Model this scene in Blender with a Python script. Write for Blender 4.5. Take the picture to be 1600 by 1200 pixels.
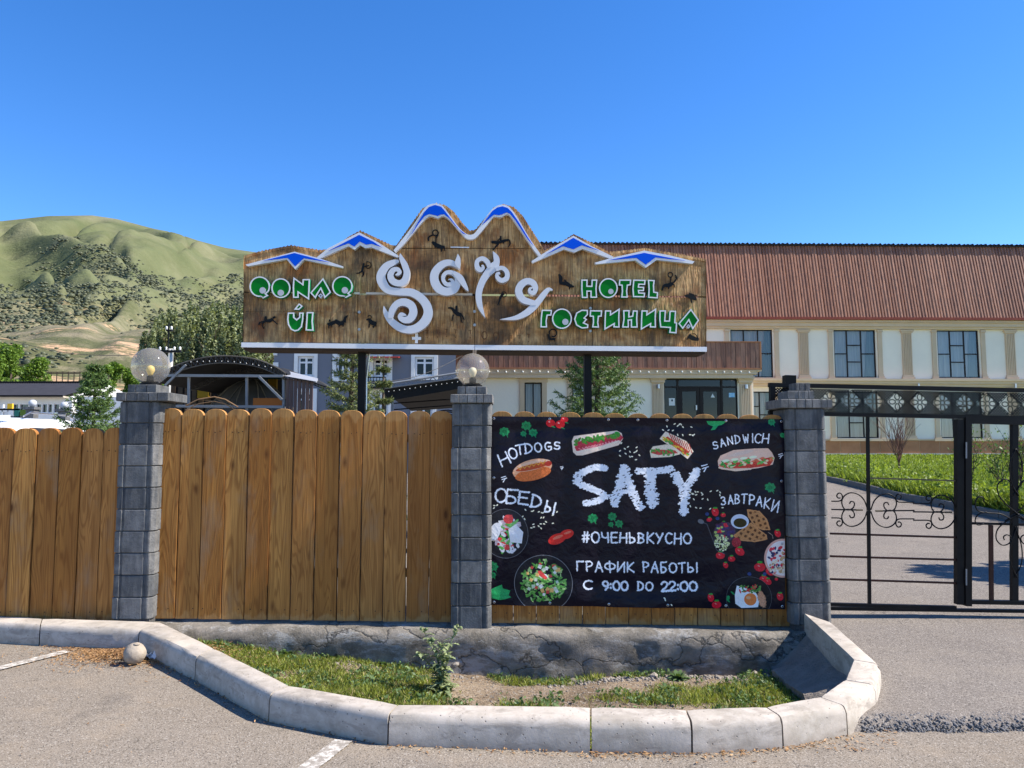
import bpy, math, random
import numpy as np
from mathutils import Vector, noise as mn

for o in list(bpy.data.objects): bpy.data.objects.remove(o)
S = bpy.context.scene
COL = S.collection
R = math.radians

# ---------------------------------------------------------------- camera, sky, sun, exposure
PITCH = R(4.7); CAMZ = 1.6; FPX = 1202.0
cd = bpy.data.cameras.new('camera'); cam = bpy.data.objects.new('camera', cd); COL.objects.link(cam)
cam.location = (0, 0, CAMZ); cam.rotation_euler = (R(90) + PITCH, 0, 0)
cd.sensor_fit = 'HORIZONTAL'; cd.sensor_width = 36.0; cd.lens = 36.0 * FPX / 1600.0
cd.clip_start = 0.05; cd.clip_end = 8000
S.camera = cam
SUN_EL = R(46.0); SUN_AZ = R(-3.0)                    # azimuth measured from +X towards +Y
sdir = Vector((math.cos(SUN_EL) * math.cos(SUN_AZ), math.cos(SUN_EL) * math.sin(SUN_AZ), math.sin(SUN_EL)))
w = bpy.data.worlds.new('World'); S.world = w; w.use_nodes = True
wn = w.node_tree.nodes; wl = w.node_tree.links
for n in list(wn): wn.remove(n)
sky = wn.new('ShaderNodeTexSky'); sky.sky_type = 'NISHITA'; sky.sun_disc = False
sky.sun_elevation = SUN_EL; sky.sun_rotation = R(90) - SUN_AZ
sky.altitude = 1500; sky.air_density = 1.0; sky.dust_density = 0.35; sky.ozone_density = 3.0
hs = wn.new('ShaderNodeHueSaturation'); hs.inputs['Saturation'].default_value = 1.30; hs.inputs['Hue'].default_value = 0.508
bg = wn.new('ShaderNodeBackground'); bg.inputs['Strength'].default_value = 0.12
wo = wn.new('ShaderNodeOutputWorld')
wl.new(sky.outputs[0], hs.inputs['Color']); wl.new(hs.outputs[0], bg.inputs[0]); wl.new(bg.outputs[0], wo.inputs[0])
ld = bpy.data.lights.new('sun', 'SUN'); ld.energy = 4.3; ld.angle = R(0.5); ld.color = (1, 0.93, 0.82)
lo = bpy.data.objects.new('sun', ld); COL.objects.link(lo); lo.location = (30, 5, 40)
lo.rotation_euler = (-sdir).to_track_quat('-Z', 'Y').to_euler()
S.view_settings.view_transform = 'Standard'; S.view_settings.look = 'None'
S.view_settings.exposure = 1.15; S.view_settings.gamma = 1; S.view_settings.use_curve_mapping = False
S.render.engine = 'CYCLES'

# ---------------------------------------------------------------- geometry helpers
CP, SP = math.cos(PITCH), math.sin(PITCH)
def ray(px, py):
    x = (px - 800) / FPX; y = (600 - py) / FPX
    return Vector((x, CP - y * SP, SP + y * CP))
def at(px, py, Y):
    r = ray(px, py); return Vector((0, 0, CAMZ)) + r * (Y / r.y)
def atz(px, py, z):
    r = ray(px, py); return Vector((0, 0, CAMZ)) + r * ((z - CAMZ) / r.z)
def zg(Y):                                            # terrain height of the grounds behind the gate
    if Y < 7: return 0.075
    if Y < 40: return 0.075 + 0.031 * (Y - 7)
    return 1.098 + 0.012 * (Y - 40)

class Frame:                                          # a vertical reference plane: u along it, v up, d towards the camera
    def __init__(s, x0, y0, yaw=0.0):
        s.o = Vector((x0, y0, 0)); s.U = Vector((math.cos(yaw), math.sin(yaw), 0)); s.N = Vector((math.sin(yaw), -math.cos(yaw), 0))
    def W(s, u, v, d=0.0):
        return s.o + s.U * u + Vector((0, 0, v)) + s.N * d
    def px(s, px, py, d=0.0):
        r = ray(px, py); c = Vector((0, 0, CAMZ)); o = s.o + s.N * d
        t = (o - c).dot(s.N) / r.dot(s.N); p = c + r * t - s.o
        return p.dot(s.U), p.z

ORG = {}
def tag(o, label=None, cat=None, group=None, kind=None):
    if label: o['label'] = label
    if cat: o['category'] = cat
    if group: o['group'] = group
    if kind: o['kind'] = kind
    return o
def thing(name, loc, label, cat, group=None):
    o = bpy.data.objects.new(name, None); COL.objects.link(o); o.location = loc; o.empty_display_size = 0.1
    ORG[o.name] = Vector(loc); return tag(o, label, cat, group)

class MB:
    def __init__(s): s.v = []; s.f = []; s.m = []; s.cur = 0
    def add(s, vs, fs):
        b = len(s.v); s.v += [tuple(p) for p in vs]
        for f in fs: s.f.append(tuple(b + i for i in f)); s.m.append(s.cur)
    def box(s, a, b):
        x0, y0, z0 = a; x1, y1, z1 = b
        s.add([(x0,y0,z0),(x1,y0,z0),(x1,y1,z0),(x0,y1,z0),(x0,y0,z1),(x1,y0,z1),(x1,y1,z1),(x0,y1,z1)],
              [(0,3,2,1),(4,5,6,7),(0,1,5,4),(1,2,6,5),(2,3,7,6),(3,0,4,7)])
    def fbox(s, F, u0, u1, v0, v1, d0, d1):
        if u0 > u1: u0, u1 = u1, u0
        if v0 > v1: v0, v1 = v1, v0
        if d0 > d1: d0, d1 = d1, d0
        c = [F.W(u, v, d) for v in (v0, v1) for (u, d) in ((u0,d1),(u1,d1),(u1,d0),(u0,d0))]
        s.add(c, [(0,3,2,1),(4,5,6,7),(0,1,5,4),(1,2,6,5),(2,3,7,6),(3,0,4,7)])
    def prism(s, F, pts, d0, d1, back=True):          # pts (u,v); extruded from depth d0 to d1 (d1 in front)
        a = sum(pts[i][0]*pts[(i+1)%len(pts)][1]-pts[(i+1)%len(pts)][0]*pts[i][1] for i in range(len(pts)))
        if a < 0: pts = pts[::-1]
        n = len(pts)
        vs = [F.W(u, v, d1) for u, v in pts] + [F.W(u, v, d0) for u, v in pts]
        fs = [tuple(range(n))]
        if back: fs.append(tuple(range(2*n-1, n-1, -1)))
        for i in range(n):
            j = (i+1) % n; fs.append((i, n+i, n+j, j))
        s.add(vs, fs)
    def ring(s, F, pts, w, d0, d1):                   # band of width w just inside a closed outline
        a = sum(pts[i][0]*pts[(i+1)%len(pts)][1]-pts[(i+1)%len(pts)][0]*pts[i][1] for i in range(len(pts)))
        if a < 0: pts = pts[::-1]
        n = len(pts); inn = []
        for i in range(n):
            p, q, r_ = Vector(pts[i-1]), Vector(pts[i]), Vector(pts[(i+1) % n])
            e1 = (q-p).normalized(); e2 = (r_-q).normalized()
            n1 = Vector((-e1.y, e1.x)); n2 = Vector((-e2.y, e2.x)); m = n1 + n2
            if m.length < 1e-4: m = n1
            m.normalize(); k = max(0.35, m.dot(n1)); inn.append(q + m * (w / k))
        vs = [F.W(u, v, d1) for u, v in pts] + [F.W(p.x, p.y, d1) for p in inn] + [F.W(u, v, d0) for u, v in pts] + [F.W(p.x, p.y, d0) for p in inn]
        fs = []
        for i in range(n):
            j = (i+1) % n
            fs += [(i, j, n+j, n+i), (i, 2*n+i, 2*n+j, j), (n+i, n+j, 3*n+j, 3*n+i)]
        s.add(vs, fs)
    def stroke(s, F, cl, d0, d1, ramp=0.0, sub=6):    # cl: (u, v, width) control points -> smooth strip with thickness
        P = crom(cl, sub); n = len(P); L = []; Rr = []
        for i in range(n):
            a = P[max(0, i-1)]; b = P[min(n-1, i+1)]
            t = Vector((b[0]-a[0], b[1]-a[1]))
            if t.length < 1e-9: t = Vector((1, 0))
            t.normalize(); nn = Vector((-t.y, t.x)); h = P[i][2] / 2; c = Vector(P[i][:2])
            L.append(c + nn*h); Rr.append(c - nn*h)
        vs = []
        for i in range(n):
            dd = d1 + ramp * i / n
            vs += [F.W(L[i].x, L[i].y, dd), F.W(Rr[i].x, Rr[i].y, dd), F.W(L[i].x, L[i].y, d0), F.W(Rr[i].x, Rr[i].y, d0)]
        fs = [(0, 2, 3, 1), (4*n-4, 4*n-3, 4*n-1, 4*n-2)]
        for i in range(n-1):
            a = 4*i; b = a+4
            fs += [(a, a+1, b+1, b), (a, b, b+2, a+2), (a+1, a+3, b+3, b+1), (a+2, b+2, b+3, a+3)]
        s.add(vs, fs)
    def tube(s, pts, r, k=6, r2=None):
        pts = [Vector(p) for p in pts]; n = len(pts); vs = []
        if r2 is None: r2 = r
        for i in range(n):
            t = (pts[min(n-1, i+1)] - pts[max(0, i-1)])
            if t.length < 1e-9: t = Vector((0, 0, 1))
            t.normalize(); a = Vector((0, 0, 1)) if abs(t.z) < .9 else Vector((0, 1, 0))
            x = t.cross(a).normalized(); y = t.cross(x); rr = r + (r2 - r) * i / max(1, n-1)
            for j in range(k):
                an = 2*math.pi*j/k; vs.append(pts[i] + x*(rr*math.cos(an)) + y*(rr*math.sin(an)))
        fs = [tuple(range(k-1, -1, -1)), tuple((n-1)*k + j for j in range(k))]
        for i in range(n-1):
            for j in range(k):
                j2 = (j+1) % k; fs.append((i*k+j, i*k+j2, (i+1)*k+j2, (i+1)*k+j))
        s.add(vs, fs)
    def lathe(s, c, prof, k=24):                      # prof: (r, z)
        vs = []; c = Vector(c)
        for r_, z in prof:
            for j in range(k):
                a = 2*math.pi*j/k; vs.append(c + Vector((r_*math.cos(a), r_*math.sin(a), z)))
        fs = []
        for i in range(len(prof)-1):
            for j in range(k):
                j2 = (j+1) % k; fs.append((i*k+j, i*k+j2, (i+1)*k+j2, (i+1)*k+j))
        fs.append(tuple(range(k-1, -1, -1))); fs.append(tuple((len(prof)-1)*k + j for j in range(k)))
        s.add(vs, fs)
    def mesh(s, name, mats, off=Vector((0, 0, 0)), smooth=False):
        me = bpy.data.meshes.new(name)
        me.from_pydata([(p[0]-off[0], p[1]-off[1], p[2]-off[2]) for p in s.v], [], s.f)
        for m in (mats if isinstance(mats, (list, tuple)) else [mats]): me.materials.append(m)
        if any(s.m): me.polygons.foreach_set('material_index', s.m)
        if smooth:
            try: me.shade_smooth()
            except Exception: pass
            if smooth == 'auto':
                try: me.set_sharp_from_angle(angle=R(35))
                except Exception: pass
        me.update(); return me
    def build(s, name, mats, parent=None, smooth=False, org=None, **kw):
        if parent is not None: off = ORG[parent.name] if org is None else Vector(org)
        else: off = Vector(org) if org is not None else Vector((0, 0, 0))
        o = bpy.data.objects.new(name, s.mesh(name, mats, off, smooth)); COL.objects.link(o)
        if parent is not None: o.parent = parent; o.location = off - ORG[parent.name]
        else: o.location = off
        ORG[o.name] = off.copy()
        if kw: tag(o, **kw)
        return o

def crom(P, sub):
    P = [tuple(float(c) for c in p) for p in P]
    if len(P) < 3: return P
    out = []; Q = [P[0]] + P + [P[-1]]
    for i in range(1, len(Q)-2):
        p0, p1, p2, p3 = Q[i-1], Q[i], Q[i+1], Q[i+2]
        for k in range(sub):
            t = k / sub
            out.append(tuple(0.5*((2*b) + (c-a)*t + (2*a-5*b+4*c-d)*t*t + (3*b-a-3*c+d)*t**3) for a, b, c, d in zip(p0, p1, p2, p3)))
    out.append(P[-1]); return out

def npmesh(name, V, F, mat, parent=None, smooth=False, loc=None, **kw):    # big meshes from numpy arrays (tris or quads)
    V = np.asarray(V, dtype=np.float32); F = np.asarray(F, dtype=np.int32); k = F.shape[1]
    off = ORG[parent.name] if parent is not None else Vector(loc or (0, 0, 0))
    V = V - np.array(off, dtype=np.float32)
    me = bpy.data.meshes.new(name); me.vertices.add(len(V)); me.vertices.foreach_set('co', V.ravel())
    me.loops.add(F.size); me.loops.foreach_set('vertex_index', F.ravel())
    me.polygons.add(len(F)); me.polygons.foreach_set('loop_start', np.arange(0, F.size, k, dtype=np.int32))
    me.polygons.foreach_set('loop_total', np.full(len(F), k, dtype=np.int32))
    if smooth: me.polygons.foreach_set('use_smooth', np.ones(len(F), dtype=bool))
    me.update(calc_edges=True); me.validate(); me.materials.append(mat)
    o = bpy.data.objects.new(name, me); COL.objects.link(o)
    if parent is not None: o.parent = parent
    else: o.location = off
    ORG[o.name] = Vector(off)
    if kw: tag(o, **kw)
    return o
def inst(o, loc, parent=None, name=None, rot=None, scale=None, label=None, cat=None, group=None):  # copy of a thing / part and of its children
    def rec(a, par):
        c = a.copy(); COL.objects.link(c); c.parent = par
        for ch in list(a.children): rec(ch, c)
        return c
    c = rec(o, parent); c.location = loc
    if rot is not None: c.rotation_euler = rot
    if scale is not None: c.scale = scale
    return tag(c, label, cat, group)

# ---------------------------------------------------------------- materials
class NT:
    def __init__(s, name):
        s.m = bpy.data.materials.new(name); s.m.use_nodes = True; s.t = s.m.node_tree
        for n in list(s.t.nodes): s.t.nodes.remove(n)
        s.out = s.t.nodes.new('ShaderNodeOutputMaterial'); s.b = s.t.nodes.new('ShaderNodeBsdfPrincipled')
        s.t.links.new(s.b.outputs[0], s.out.inputs[0]); s.tc = s.t.nodes.new('ShaderNodeTexCoord')
    def n(s, ty, **kw):
        x = s.t.nodes.new(ty)
        for k, v in kw.items(): setattr(x, k, v)
        return x
    def l(s, a, b): s.t.links.new(a, b)
    def set(s, node, key, v):
        i = node.inputs[key]
        if isinstance(v, bpy.types.NodeSocket): s.l(v, i)
        else:
            if isinstance(v, (tuple, list)) and len(v) == 3 and i.type == 'RGBA': v = (*v, 1)
            i.default_value = v
    def map(s, scale=(1, 1, 1), loc=None, src=None):
        m = s.n('ShaderNodeMapping'); s.l(src or s.tc.outputs['Object'], m.inputs[0]); s.set(m, 'Scale', scale)
        if loc is not None: s.set(m, 'Location', loc)
        return m.outputs[0]
    def noise(s, vec, scale, detail=5, rough=.55, dist=0.0):
        n = s.n('ShaderNodeTexNoise'); s.l(vec, n.inputs['Vector'])
        s.set(n, 'Scale', scale); s.set(n, 'Detail', detail); s.set(n, 'Roughness', rough); s.set(n, 'Distortion', dist)
        return n.outputs['Fac']
    def vor(s, vec, scale, feature='F1', rnd=1.0, out='Distance'):
        n = s.n('ShaderNodeTexVoronoi', feature=feature); s.l(vec, n.inputs['Vector']); s.set(n, 'Scale', scale); s.set(n, 'Randomness', rnd)
        return n.outputs[out]
    def ramp(s, fac, stops):
        r = s.n('ShaderNodeValToRGB'); s.set(r, 'Fac', fac); e = r.color_ramp.elements
        while len(e) < len(stops): e.new(0.5)
        for i, (p, c) in enumerate(stops):
            e[i].position = p; e[i].color = (*c, 1) if isinstance(c, tuple) else (c, c, c, 1)
        return r.outputs[0]
    def mix(s, fac, a, b, mode='MIX'):
        m = s.n('ShaderNodeMix', data_type='RGBA', blend_type=mode); s.set(m, 0, fac); s.set(m, 6, a); s.set(m, 7, b); return m.outputs[2]
    def math(s, op, a, b=0.0, c=0.0):
        m = s.n('ShaderNodeMath', operation=op); s.set(m, 0, a); s.set(m, 1, b); s.set(m, 2, c); return m.outputs[0]
    def rnd(s): return s.n('ShaderNodeObjectInfo').outputs['Random']
    def island(s): return s.n('ShaderNodeNewGeometry').outputs['Random Per Island']
    def bump(s, h, strength=.3, dist=.01, prev=None):
        b = s.n('ShaderNodeBump'); s.set(b, 'Strength', strength); s.set(b, 'Distance', dist); s.set(b, 'Height', h)
        if prev is not None: s.l(prev, b.inputs['Normal'])
        return b.outputs[0]
    def fin(s, color, rough=.8, normal=None, spec=.4, metal=0.0):
        s.set(s.b, 'Base Color', color); s.set(s.b, 'Roughness', rough); s.set(s.b, 'Metallic', metal)
        s.set(s.b, 'Specular IOR Level', spec)
        if normal is not None: s.l(normal, s.b.inputs['Normal'])
        return s.m

def mat(name, c1, c2=None, scale=6, rough=.75, bump=0.0, bscale=40, bdist=.004, stretch=(1, 1, 1), rnd=0.0, metal=0.0, spec=.15, world=False):
    t = NT(name); c2 = c2 or tuple(x*.82 for x in c1)
    v = t.map(stretch)
    col = t.mix(t.ramp(t.noise(v, scale, 6), [(.3, 0.0), (.7, 1.0)]), c1, c2)
    if rnd:
        k = t.math('MULTIPLY_ADD', t.rnd(), 2*rnd, 1-rnd); h = t.n('ShaderNodeHueSaturation'); t.l(col, h.inputs['Color']); t.l(k, h.inputs['Value']); col = h.outputs[0]
    nn = t.bump(t.noise(v, bscale, 5), bump, bdist) if bump else None
    return t.fin(col, rough, nn, spec, metal)

def leafmat(name, dark, light, trans=.3, rough=.55, ns=1.6):
    t = NT(name); v = t.map()
    f = t.math('ADD', t.math('MULTIPLY', t.island(), .55), t.math('MULTIPLY', t.noise(v, ns, 4), .5))
    col = t.ramp(f, [(.25, dark), (.75, light)])
    t.fin(col, rough, None, .35)
    tr = t.n('ShaderNodeBsdfTranslucent'); t.l(t.mix(1.0, col, (1.0, 1.0, .45), 'MULTIPLY'), tr.inputs[0])
    mx = t.n('ShaderNodeMixShader'); mx.inputs[0].default_value = trans
    t.l(t.b.outputs[0], mx.inputs[1]); t.l(tr.outputs[0], mx.inputs[2]); t.l(mx.outputs[0], t.out.inputs[0])
    return t.m

def m_asphalt(name, c1, c2, warm):
    t = NT(name); v = t.map()
    big = t.noise(v, .9, 5, .6); agg = t.vor(v, 95); fine = t.noise(v, 160, 3)
    col = t.mix(t.ramp(big, [(.3, 0.0), (.7, 1.0)]), c1, c2)
    col = t.mix(t.ramp(fine, [(.35, 0.0), (.68, .75)]), col, tuple(x*.45 for x in c1))
    wn_ = t.vor(v, 150, out='Color'); sp = t.n('ShaderNodeSeparateColor'); t.l(wn_, sp.inputs[0])
    col = t.mix(t.ramp(sp.outputs[0], [(.84, 0.0), (.95, .6)]), col, (.42, .38, .33))
    col = t.mix(t.ramp(sp.outputs[1], [(.85, 0.0), (.92, .8)]), col, tuple(x*.3 for x in c1))
    col = t.mix(t.ramp(t.noise(v, 2.3, 6, .7), [(.5, 0.0), (.75, .4)]), col, warm)
    ck = t.n('ShaderNodeVectorMath', operation='ADD'); cn = t.n('ShaderNodeTexNoise'); cn.inputs['Scale'].default_value = 2.2; cn.inputs['Detail'].default_value = 7; t.l(v, cn.inputs['Vector']); t.l(t.map((.35, .35, .35)), ck.inputs[0]); t.l(cn.outputs['Color'], ck.inputs[1]); ce = t.vor(ck.outputs[0], .9, 'DISTANCE_TO_EDGE')
    col = t.mix(t.math('MULTIPLY', t.ramp(ce, [(.0012, .75), (.0045, 0.0)]), t.ramp(t.noise(v, 1.1, 3), [(.46, 0.0), (.55, 1.0)])), col, (.04, .037, .034))
    col = t.mix(t.ramp(t.noise(v, 1.7, 5, .6), [(.60, 0.0), (.72, .35)]), col, (.09, .08, .075))
    n1 = t.bump(t.noise(v, 110, 4), .6, .004); n2 = t.bump(agg, .4, .004, n1)
    return t.fin(col, 1.0, n2, .08)
M_ASPH = m_asphalt('parking asphalt', (.25, .212, .17), (.30, .255, .207), (.33, .26, .185))
M_DRIVE = m_asphalt('driveway asphalt', (.21, .183, .16), (.255, .225, .195), (.27, .23, .185))
M_AEDGE = mat('raw asphalt edge', (.06, .058, .058), (.13, .125, .12), 60, .9, .9, 70, .01)

def m_kerb():
    t = NT('cast concrete kerb'); v = t.map((1, 1, 1), None); r_ = t.rnd()
    vv = t.n('ShaderNodeVectorMath', operation='ADD'); t.l(v, vv.inputs[0])
    cx = t.n('ShaderNodeCombineXYZ'); t.l(t.math('MULTIPLY', r_, 30), cx.inputs[0]); t.l(cx.outputs[0], vv.inputs[1]); v = vv.outputs[0]
    col = t.mix(t.ramp(t.noise(v, 3, 7, .65), [(.38, 0.0), (.64, 1.0)]), (.48, .42, .355), (.33, .29, .24))
    col = t.mix(t.ramp(t.noise(v, 14, 6, .7), [(.45, 0.0), (.75, .5)]), col, (.58, .53, .47))
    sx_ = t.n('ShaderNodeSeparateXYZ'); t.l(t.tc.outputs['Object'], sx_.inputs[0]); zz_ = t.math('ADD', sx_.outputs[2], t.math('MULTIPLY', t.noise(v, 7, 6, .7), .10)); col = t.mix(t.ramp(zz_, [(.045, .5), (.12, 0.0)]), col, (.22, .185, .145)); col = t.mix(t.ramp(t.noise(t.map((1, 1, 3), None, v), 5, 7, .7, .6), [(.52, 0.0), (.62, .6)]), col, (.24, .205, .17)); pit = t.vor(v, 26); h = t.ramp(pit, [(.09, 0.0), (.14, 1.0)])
    col = t.mix(t.ramp(pit, [(.07, .8), (.12, 0.0)]), col, (.10, .085, .07))
    n1 = t.bump(h, .5, .004); n2 = t.bump(t.noise(v, 60, 6, .7), .35, .004, n1)
    return t.fin(col, .85, n2, .3)
M_KERB = m_kerb()
M_LKERB = mat('shade darkened lawn kerb', (.20, .185, .165), (.15, .14, .125), 5, .9, .5, 40, .01)  # kerb colour darkened to stand in for the shade on its face

def m_block():
    t = NT('weathered grey concrete block'); v0 = t.map(); r_ = t.rnd()
    cx = t.n('ShaderNodeCombineXYZ'); t.l(t.math('MULTIPLY', r_, 40), cx.inputs[1])
    vv = t.n('ShaderNodeVectorMath', operation='ADD'); t.l(v0, vv.inputs[0]); t.l(cx.outputs[0], vv.inputs[1]); v = vv.outputs[0]
    base = t.ramp(r_, [(0.0, (.055, .06, .068)), (.3, (.12, .125, .13)), (.55, (.075, .08, .088)), (.8, (.21, .205, .20)), (1.0, (.13, .13, .13))])
    st = t.map((9, 9, 1.3), None, v)
    col = t.mix(t.ramp(t.noise(st, 1.6, 6, .7), [(.42, 0.0), (.72, .7)]), base, (.26, .25, .235))
    col = t.mix(t.ramp(t.noise(v, 9, 6, .7), [(.4, 0.0), (.7, .75)]), col, (.045, .046, .048))
    n1 = t.bump(t.noise(v, 70, 6, .75), .8, .006); n2 = t.bump(t.vor(v, 60), .4, .004, n1)
    return t.fin(col, .9, n2, .25)
M_BLOCK = m_block()

def m_plank():
    t = NT('varnished pine plank'); r_ = t.rnd(); o = t.tc.outputs['Object']
    sx = t.n('ShaderNodeSeparateXYZ'); t.l(o, sx.inputs[0]); X, Z = sx.outputs[0], sx.outputs[2]
    cx = t.n('ShaderNodeCombineXYZ'); t.l(X, cx.inputs[0]); t.l(t.math('MULTIPLY', r_, 63), cx.inputs[1]); t.l(Z, cx.inputs[2]); P = cx.outputs[0]
    f = t.noise(t.map((6.5, 1, .62), None, P), 1.0, 2.0, .45, .35)
    f = t.math('ADD', f, t.math('MULTIPLY', t.math('MULTIPLY', X, X), 14.0))
    ln = t.math('SINE', t.math('MULTIPLY', f, 110.0)); ln = t.math('MULTIPLY_ADD', ln, .5, .5)
    lt = t.ramp(r_, [(0.0, (.62, .29, .075)), (.3, (.40, .165, .036)), (.55, (.55, .25, .07)), (.8, (.46, .19, .045)), (1.0, (.34, .14, .036))])
    big = t.noise(t.map((6, 1, .9), None, P), 1.3, 4)
    col = t.mix(t.ramp(big, [(.38, 0.0), (.7, .6)]), lt, (.22, .08, .02))
    col = t.mix(t.ramp(ln, [(.55, 0.0), (.98, .5)]), col, (.19, .06, .012))
    fib = t.noise(t.map((90, 1, 2.5), None, P), 1.0, 4)
    col = t.mix(t.ramp(fib, [(.35, .0), (.7, .5)]), col, (.17, .07, .020))
    col = t.mix(t.ramp(t.math('ABSOLUTE', X), [(.088, 0.0), (.1, .65)]), col, (.05, .022, .010))
    gw_ = t.noise(t.map((3, 1, 1.1), (7, 0, 3), P), 1.4, 5, .65); col = t.mix(t.ramp(gw_, [(.55, 0.0), (.72, .4)]), col, (.30, .22, .14))
    kn = t.vor(t.map((5.5, 1, 2.3), None, P), 1.0)
    col = t.mix(t.ramp(kn, [(.0, 1.0), (.06, .95), (.085, 0.0)]), col, (.028, .013, .006))
    col = t.mix(t.ramp(kn, [(.07, .8), (.17, 0.0)]), col, (.13, .045, .012))
    wr = t.math('ADD', t.math('ABSOLUTE', t.math('SUBTRACT', Z, .88)), t.math('MULTIPLY', t.noise(t.map((16, 1, 8), None, P), 1.0, 4), .24))
    col = t.mix(t.ramp(wr, [(.95, 0.0), (.985, .38)]), col, (.54, .31, .12))
    h = t.math('ADD', t.math('MULTIPLY', ln, .4), fib)
    n1 = t.bump(h, .35, .003)
    return t.fin(col, t.ramp(fib, [(.3, .5), (.7, .65)]), n1, .12)
M_PLANK = m_plank()

def m_signwood():
    t = NT('stained brushed plywood'); o = t.tc.outputs['Object']; v = t.map((1, 1, 1))
    gv = t.map((44, 6, 4.5)); g = t.noise(gv, 1.0, 2, .5, 1.0)
    blot = t.noise(t.map((1.1, 1, 1.6)), 1.6, 6, .65)
    col = t.ramp(blot, [(.36, (.11, .06, .026)), (.45, (.40, .20, .065)), (.54, (.62, .38, .16)), (.66, (.36, .135, .032))])
    dk = t.noise(t.map((2.2, 1, .7), (4, 0, 2)), 1.5, 6, .7)
    col = t.mix(t.ramp(dk, [(.53, 0.0), (.64, .85)]), col, (.05, .038, .026))
    rd = t.noise(t.map((3, 1, 2.0), (9, 0, 7)), 1.3, 5, .6)
    col = t.mix(t.ramp(rd, [(.54, 0.0), (.66, .7)]), col, (.30, .085, .015))
    col = t.mix(t.ramp(g, [(.40, 0.0), (.6, .55)]), col, (.10, .055, .024))
    n1 = t.bump(g, 1.0, .035); n2 = t.bump(t.noise(t.map((60, 20, 9)), 1.0, 4), .4, .004, n1)
    return t.fin(col, .55, n2, .25)
M_SIGNW = m_signwood()

def m_plinth():
    t = NT('cracked old render'); v = t.map()
    b = t.noise(t.map((1, 1, 1.3)), 2.6, 9, .74, .2)
    col = t.ramp(b, [(.32, (.08, .07, .058)), (.45, (.18, .16, .13)), (.6, (.31, .275, .23)), (.75, (.22, .18, .135))])
    ww = t.noise(t.map((1.2, 1, 3), (3, 0, 1)), 2.4, 9, .8, .2)
    col = t.mix(t.ramp(ww, [(.53, 0.0), (.60, .6)]), col, (.46, .45, .43))
    wv = t.n('ShaderNodeVectorMath', operation='ADD'); t.l(t.map((.5, .5, 1.6)), wv.inputs[0]); nt_ = t.n('ShaderNodeTexNoise'); nt_.inputs['Scale'].default_value = 3.5; nt_.inputs['Detail'].default_value = 6; t.l(v, nt_.inputs['Vector']); t.l(nt_.outputs['Color'], wv.inputs[1]); e = t.vor(wv.outputs[0], 1.1, 'DISTANCE_TO_EDGE')
    col = t.mix(t.ramp(e, [(.003, .8), (.012, 0.0)]), col, (.05, .045, .04))
    n1 = t.bump(b, .5, .02); n2 = t.bump(t.noise(v, 38, 8, .8), 1.0, .02, n1); n3 = t.bump(t.ramp(e, [(0.0, 0.0), (.03, 1.0)]), .6, .02, n2)
    return t.fin(col, .9, n3, .2)
M_PLINTH = m_plinth()

def m_soil():
    t = NT('dry sandy soil'); v = t.map()
    b = t.noise(v, 2.2, 8, .65)
    col = t.ramp(b, [(.3, (.17, .12, .075)), (.5, (.32, .24, .165)), (.7, (.42, .33, .24))])
    sp = t.n('ShaderNodeSeparateColor'); t.l(t.vor(v, 70, out='Color'), sp.inputs[0])
    col = t.mix(t.ramp(sp.outputs[0], [(.8, 0.0), (.9, .7)]), col, (.45, .40, .34))
    col = t.mix(t.ramp(sp.outputs[1], [(.8, 0.0), (.9, .6)]), col, (.09, .07, .05))
    n1 = t.bump(t.noise(v, 18, 8, .75), 1.0, .05); n2 = t.bump(t.vor(v, 70), .6, .008, n1)
    return t.fin(col, .95, n2, .1)
M_SOIL = m_soil()

M_APRON = mat('rough poured concrete', (.33, .285, .24), (.22, .19, .16), 7, .95, 1.0, 45, .03)
M_ROADW = None
def m_line():
    t = NT('worn white road paint'); v = t.map()
    col = t.mix(t.ramp(t.noise(v, 26, 7, .75), [(.40, 0.0), (.53, .95)]), (.62, .58, .52), (.24, .21, .175))
    return t.fin(col, .8, t.bump(t.noise(v, 120, 4), .5, .003), .3)
M_LINE = m_line()
M_WHITE = mat('white painted aluminium', (.74, .74, .75), (.66, .66, .67), 3, .35, spec=.5)
M_LETW = mat('white acrylic letter', (.62, .63, .66), (.57, .58, .61), 1.5, .3, spec=.5)
M_LETS = mat('cream letter edge', (.62, .56, .47), None, 4, .5)
M_BLUE = mat('royal blue enamel', (.0, .085, .68), (.0, .075, .6), 2, .35, spec=.1)
M_GREEN = mat('green acrylic', (.0, .19, .015), (.0, .16, .012), 2, .35, spec=.1)
M_GREENS = mat('green letter side', (.0, .30, .12), (.0, .25, .10), 2, .4)
M_GREYDOT = mat('pale grey acrylic', (.5, .52, .56), None, 2, .4)
M_BLACK = mat('black painted steel', (.006, .006, .007), (.010, .010, .011), 8, .45, spec=.12)
M_CUT = mat('black cut-out', (.01, .01, .01), None, 3, .5)
M_SCREW = mat('galvanised bolt', (.4, .39, .37), None, 5, .4, metal=.6)
M_DARKWOOD = mat('dark frame timber', (.05, .035, .025), None, 5, .8)
M_BRONZE = mat('bronze painted steel', (.09, .075, .05), None, 8, .4, metal=.3)
M_RUST = mat('rust red primer bar', (.07, .028, .018), (.03, .015, .012), 12, .6)
M_STEELG = mat('grey steel profile', (.24, .25, .26), (.18, .19, .20), 4, .5)
M_LAMPB = mat('bulb glass', (.92, .86, .62), None, 2, .3)
M_YBULB = mat('string light bulb', (.85, .85, .8), None, 2, .3)
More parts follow.
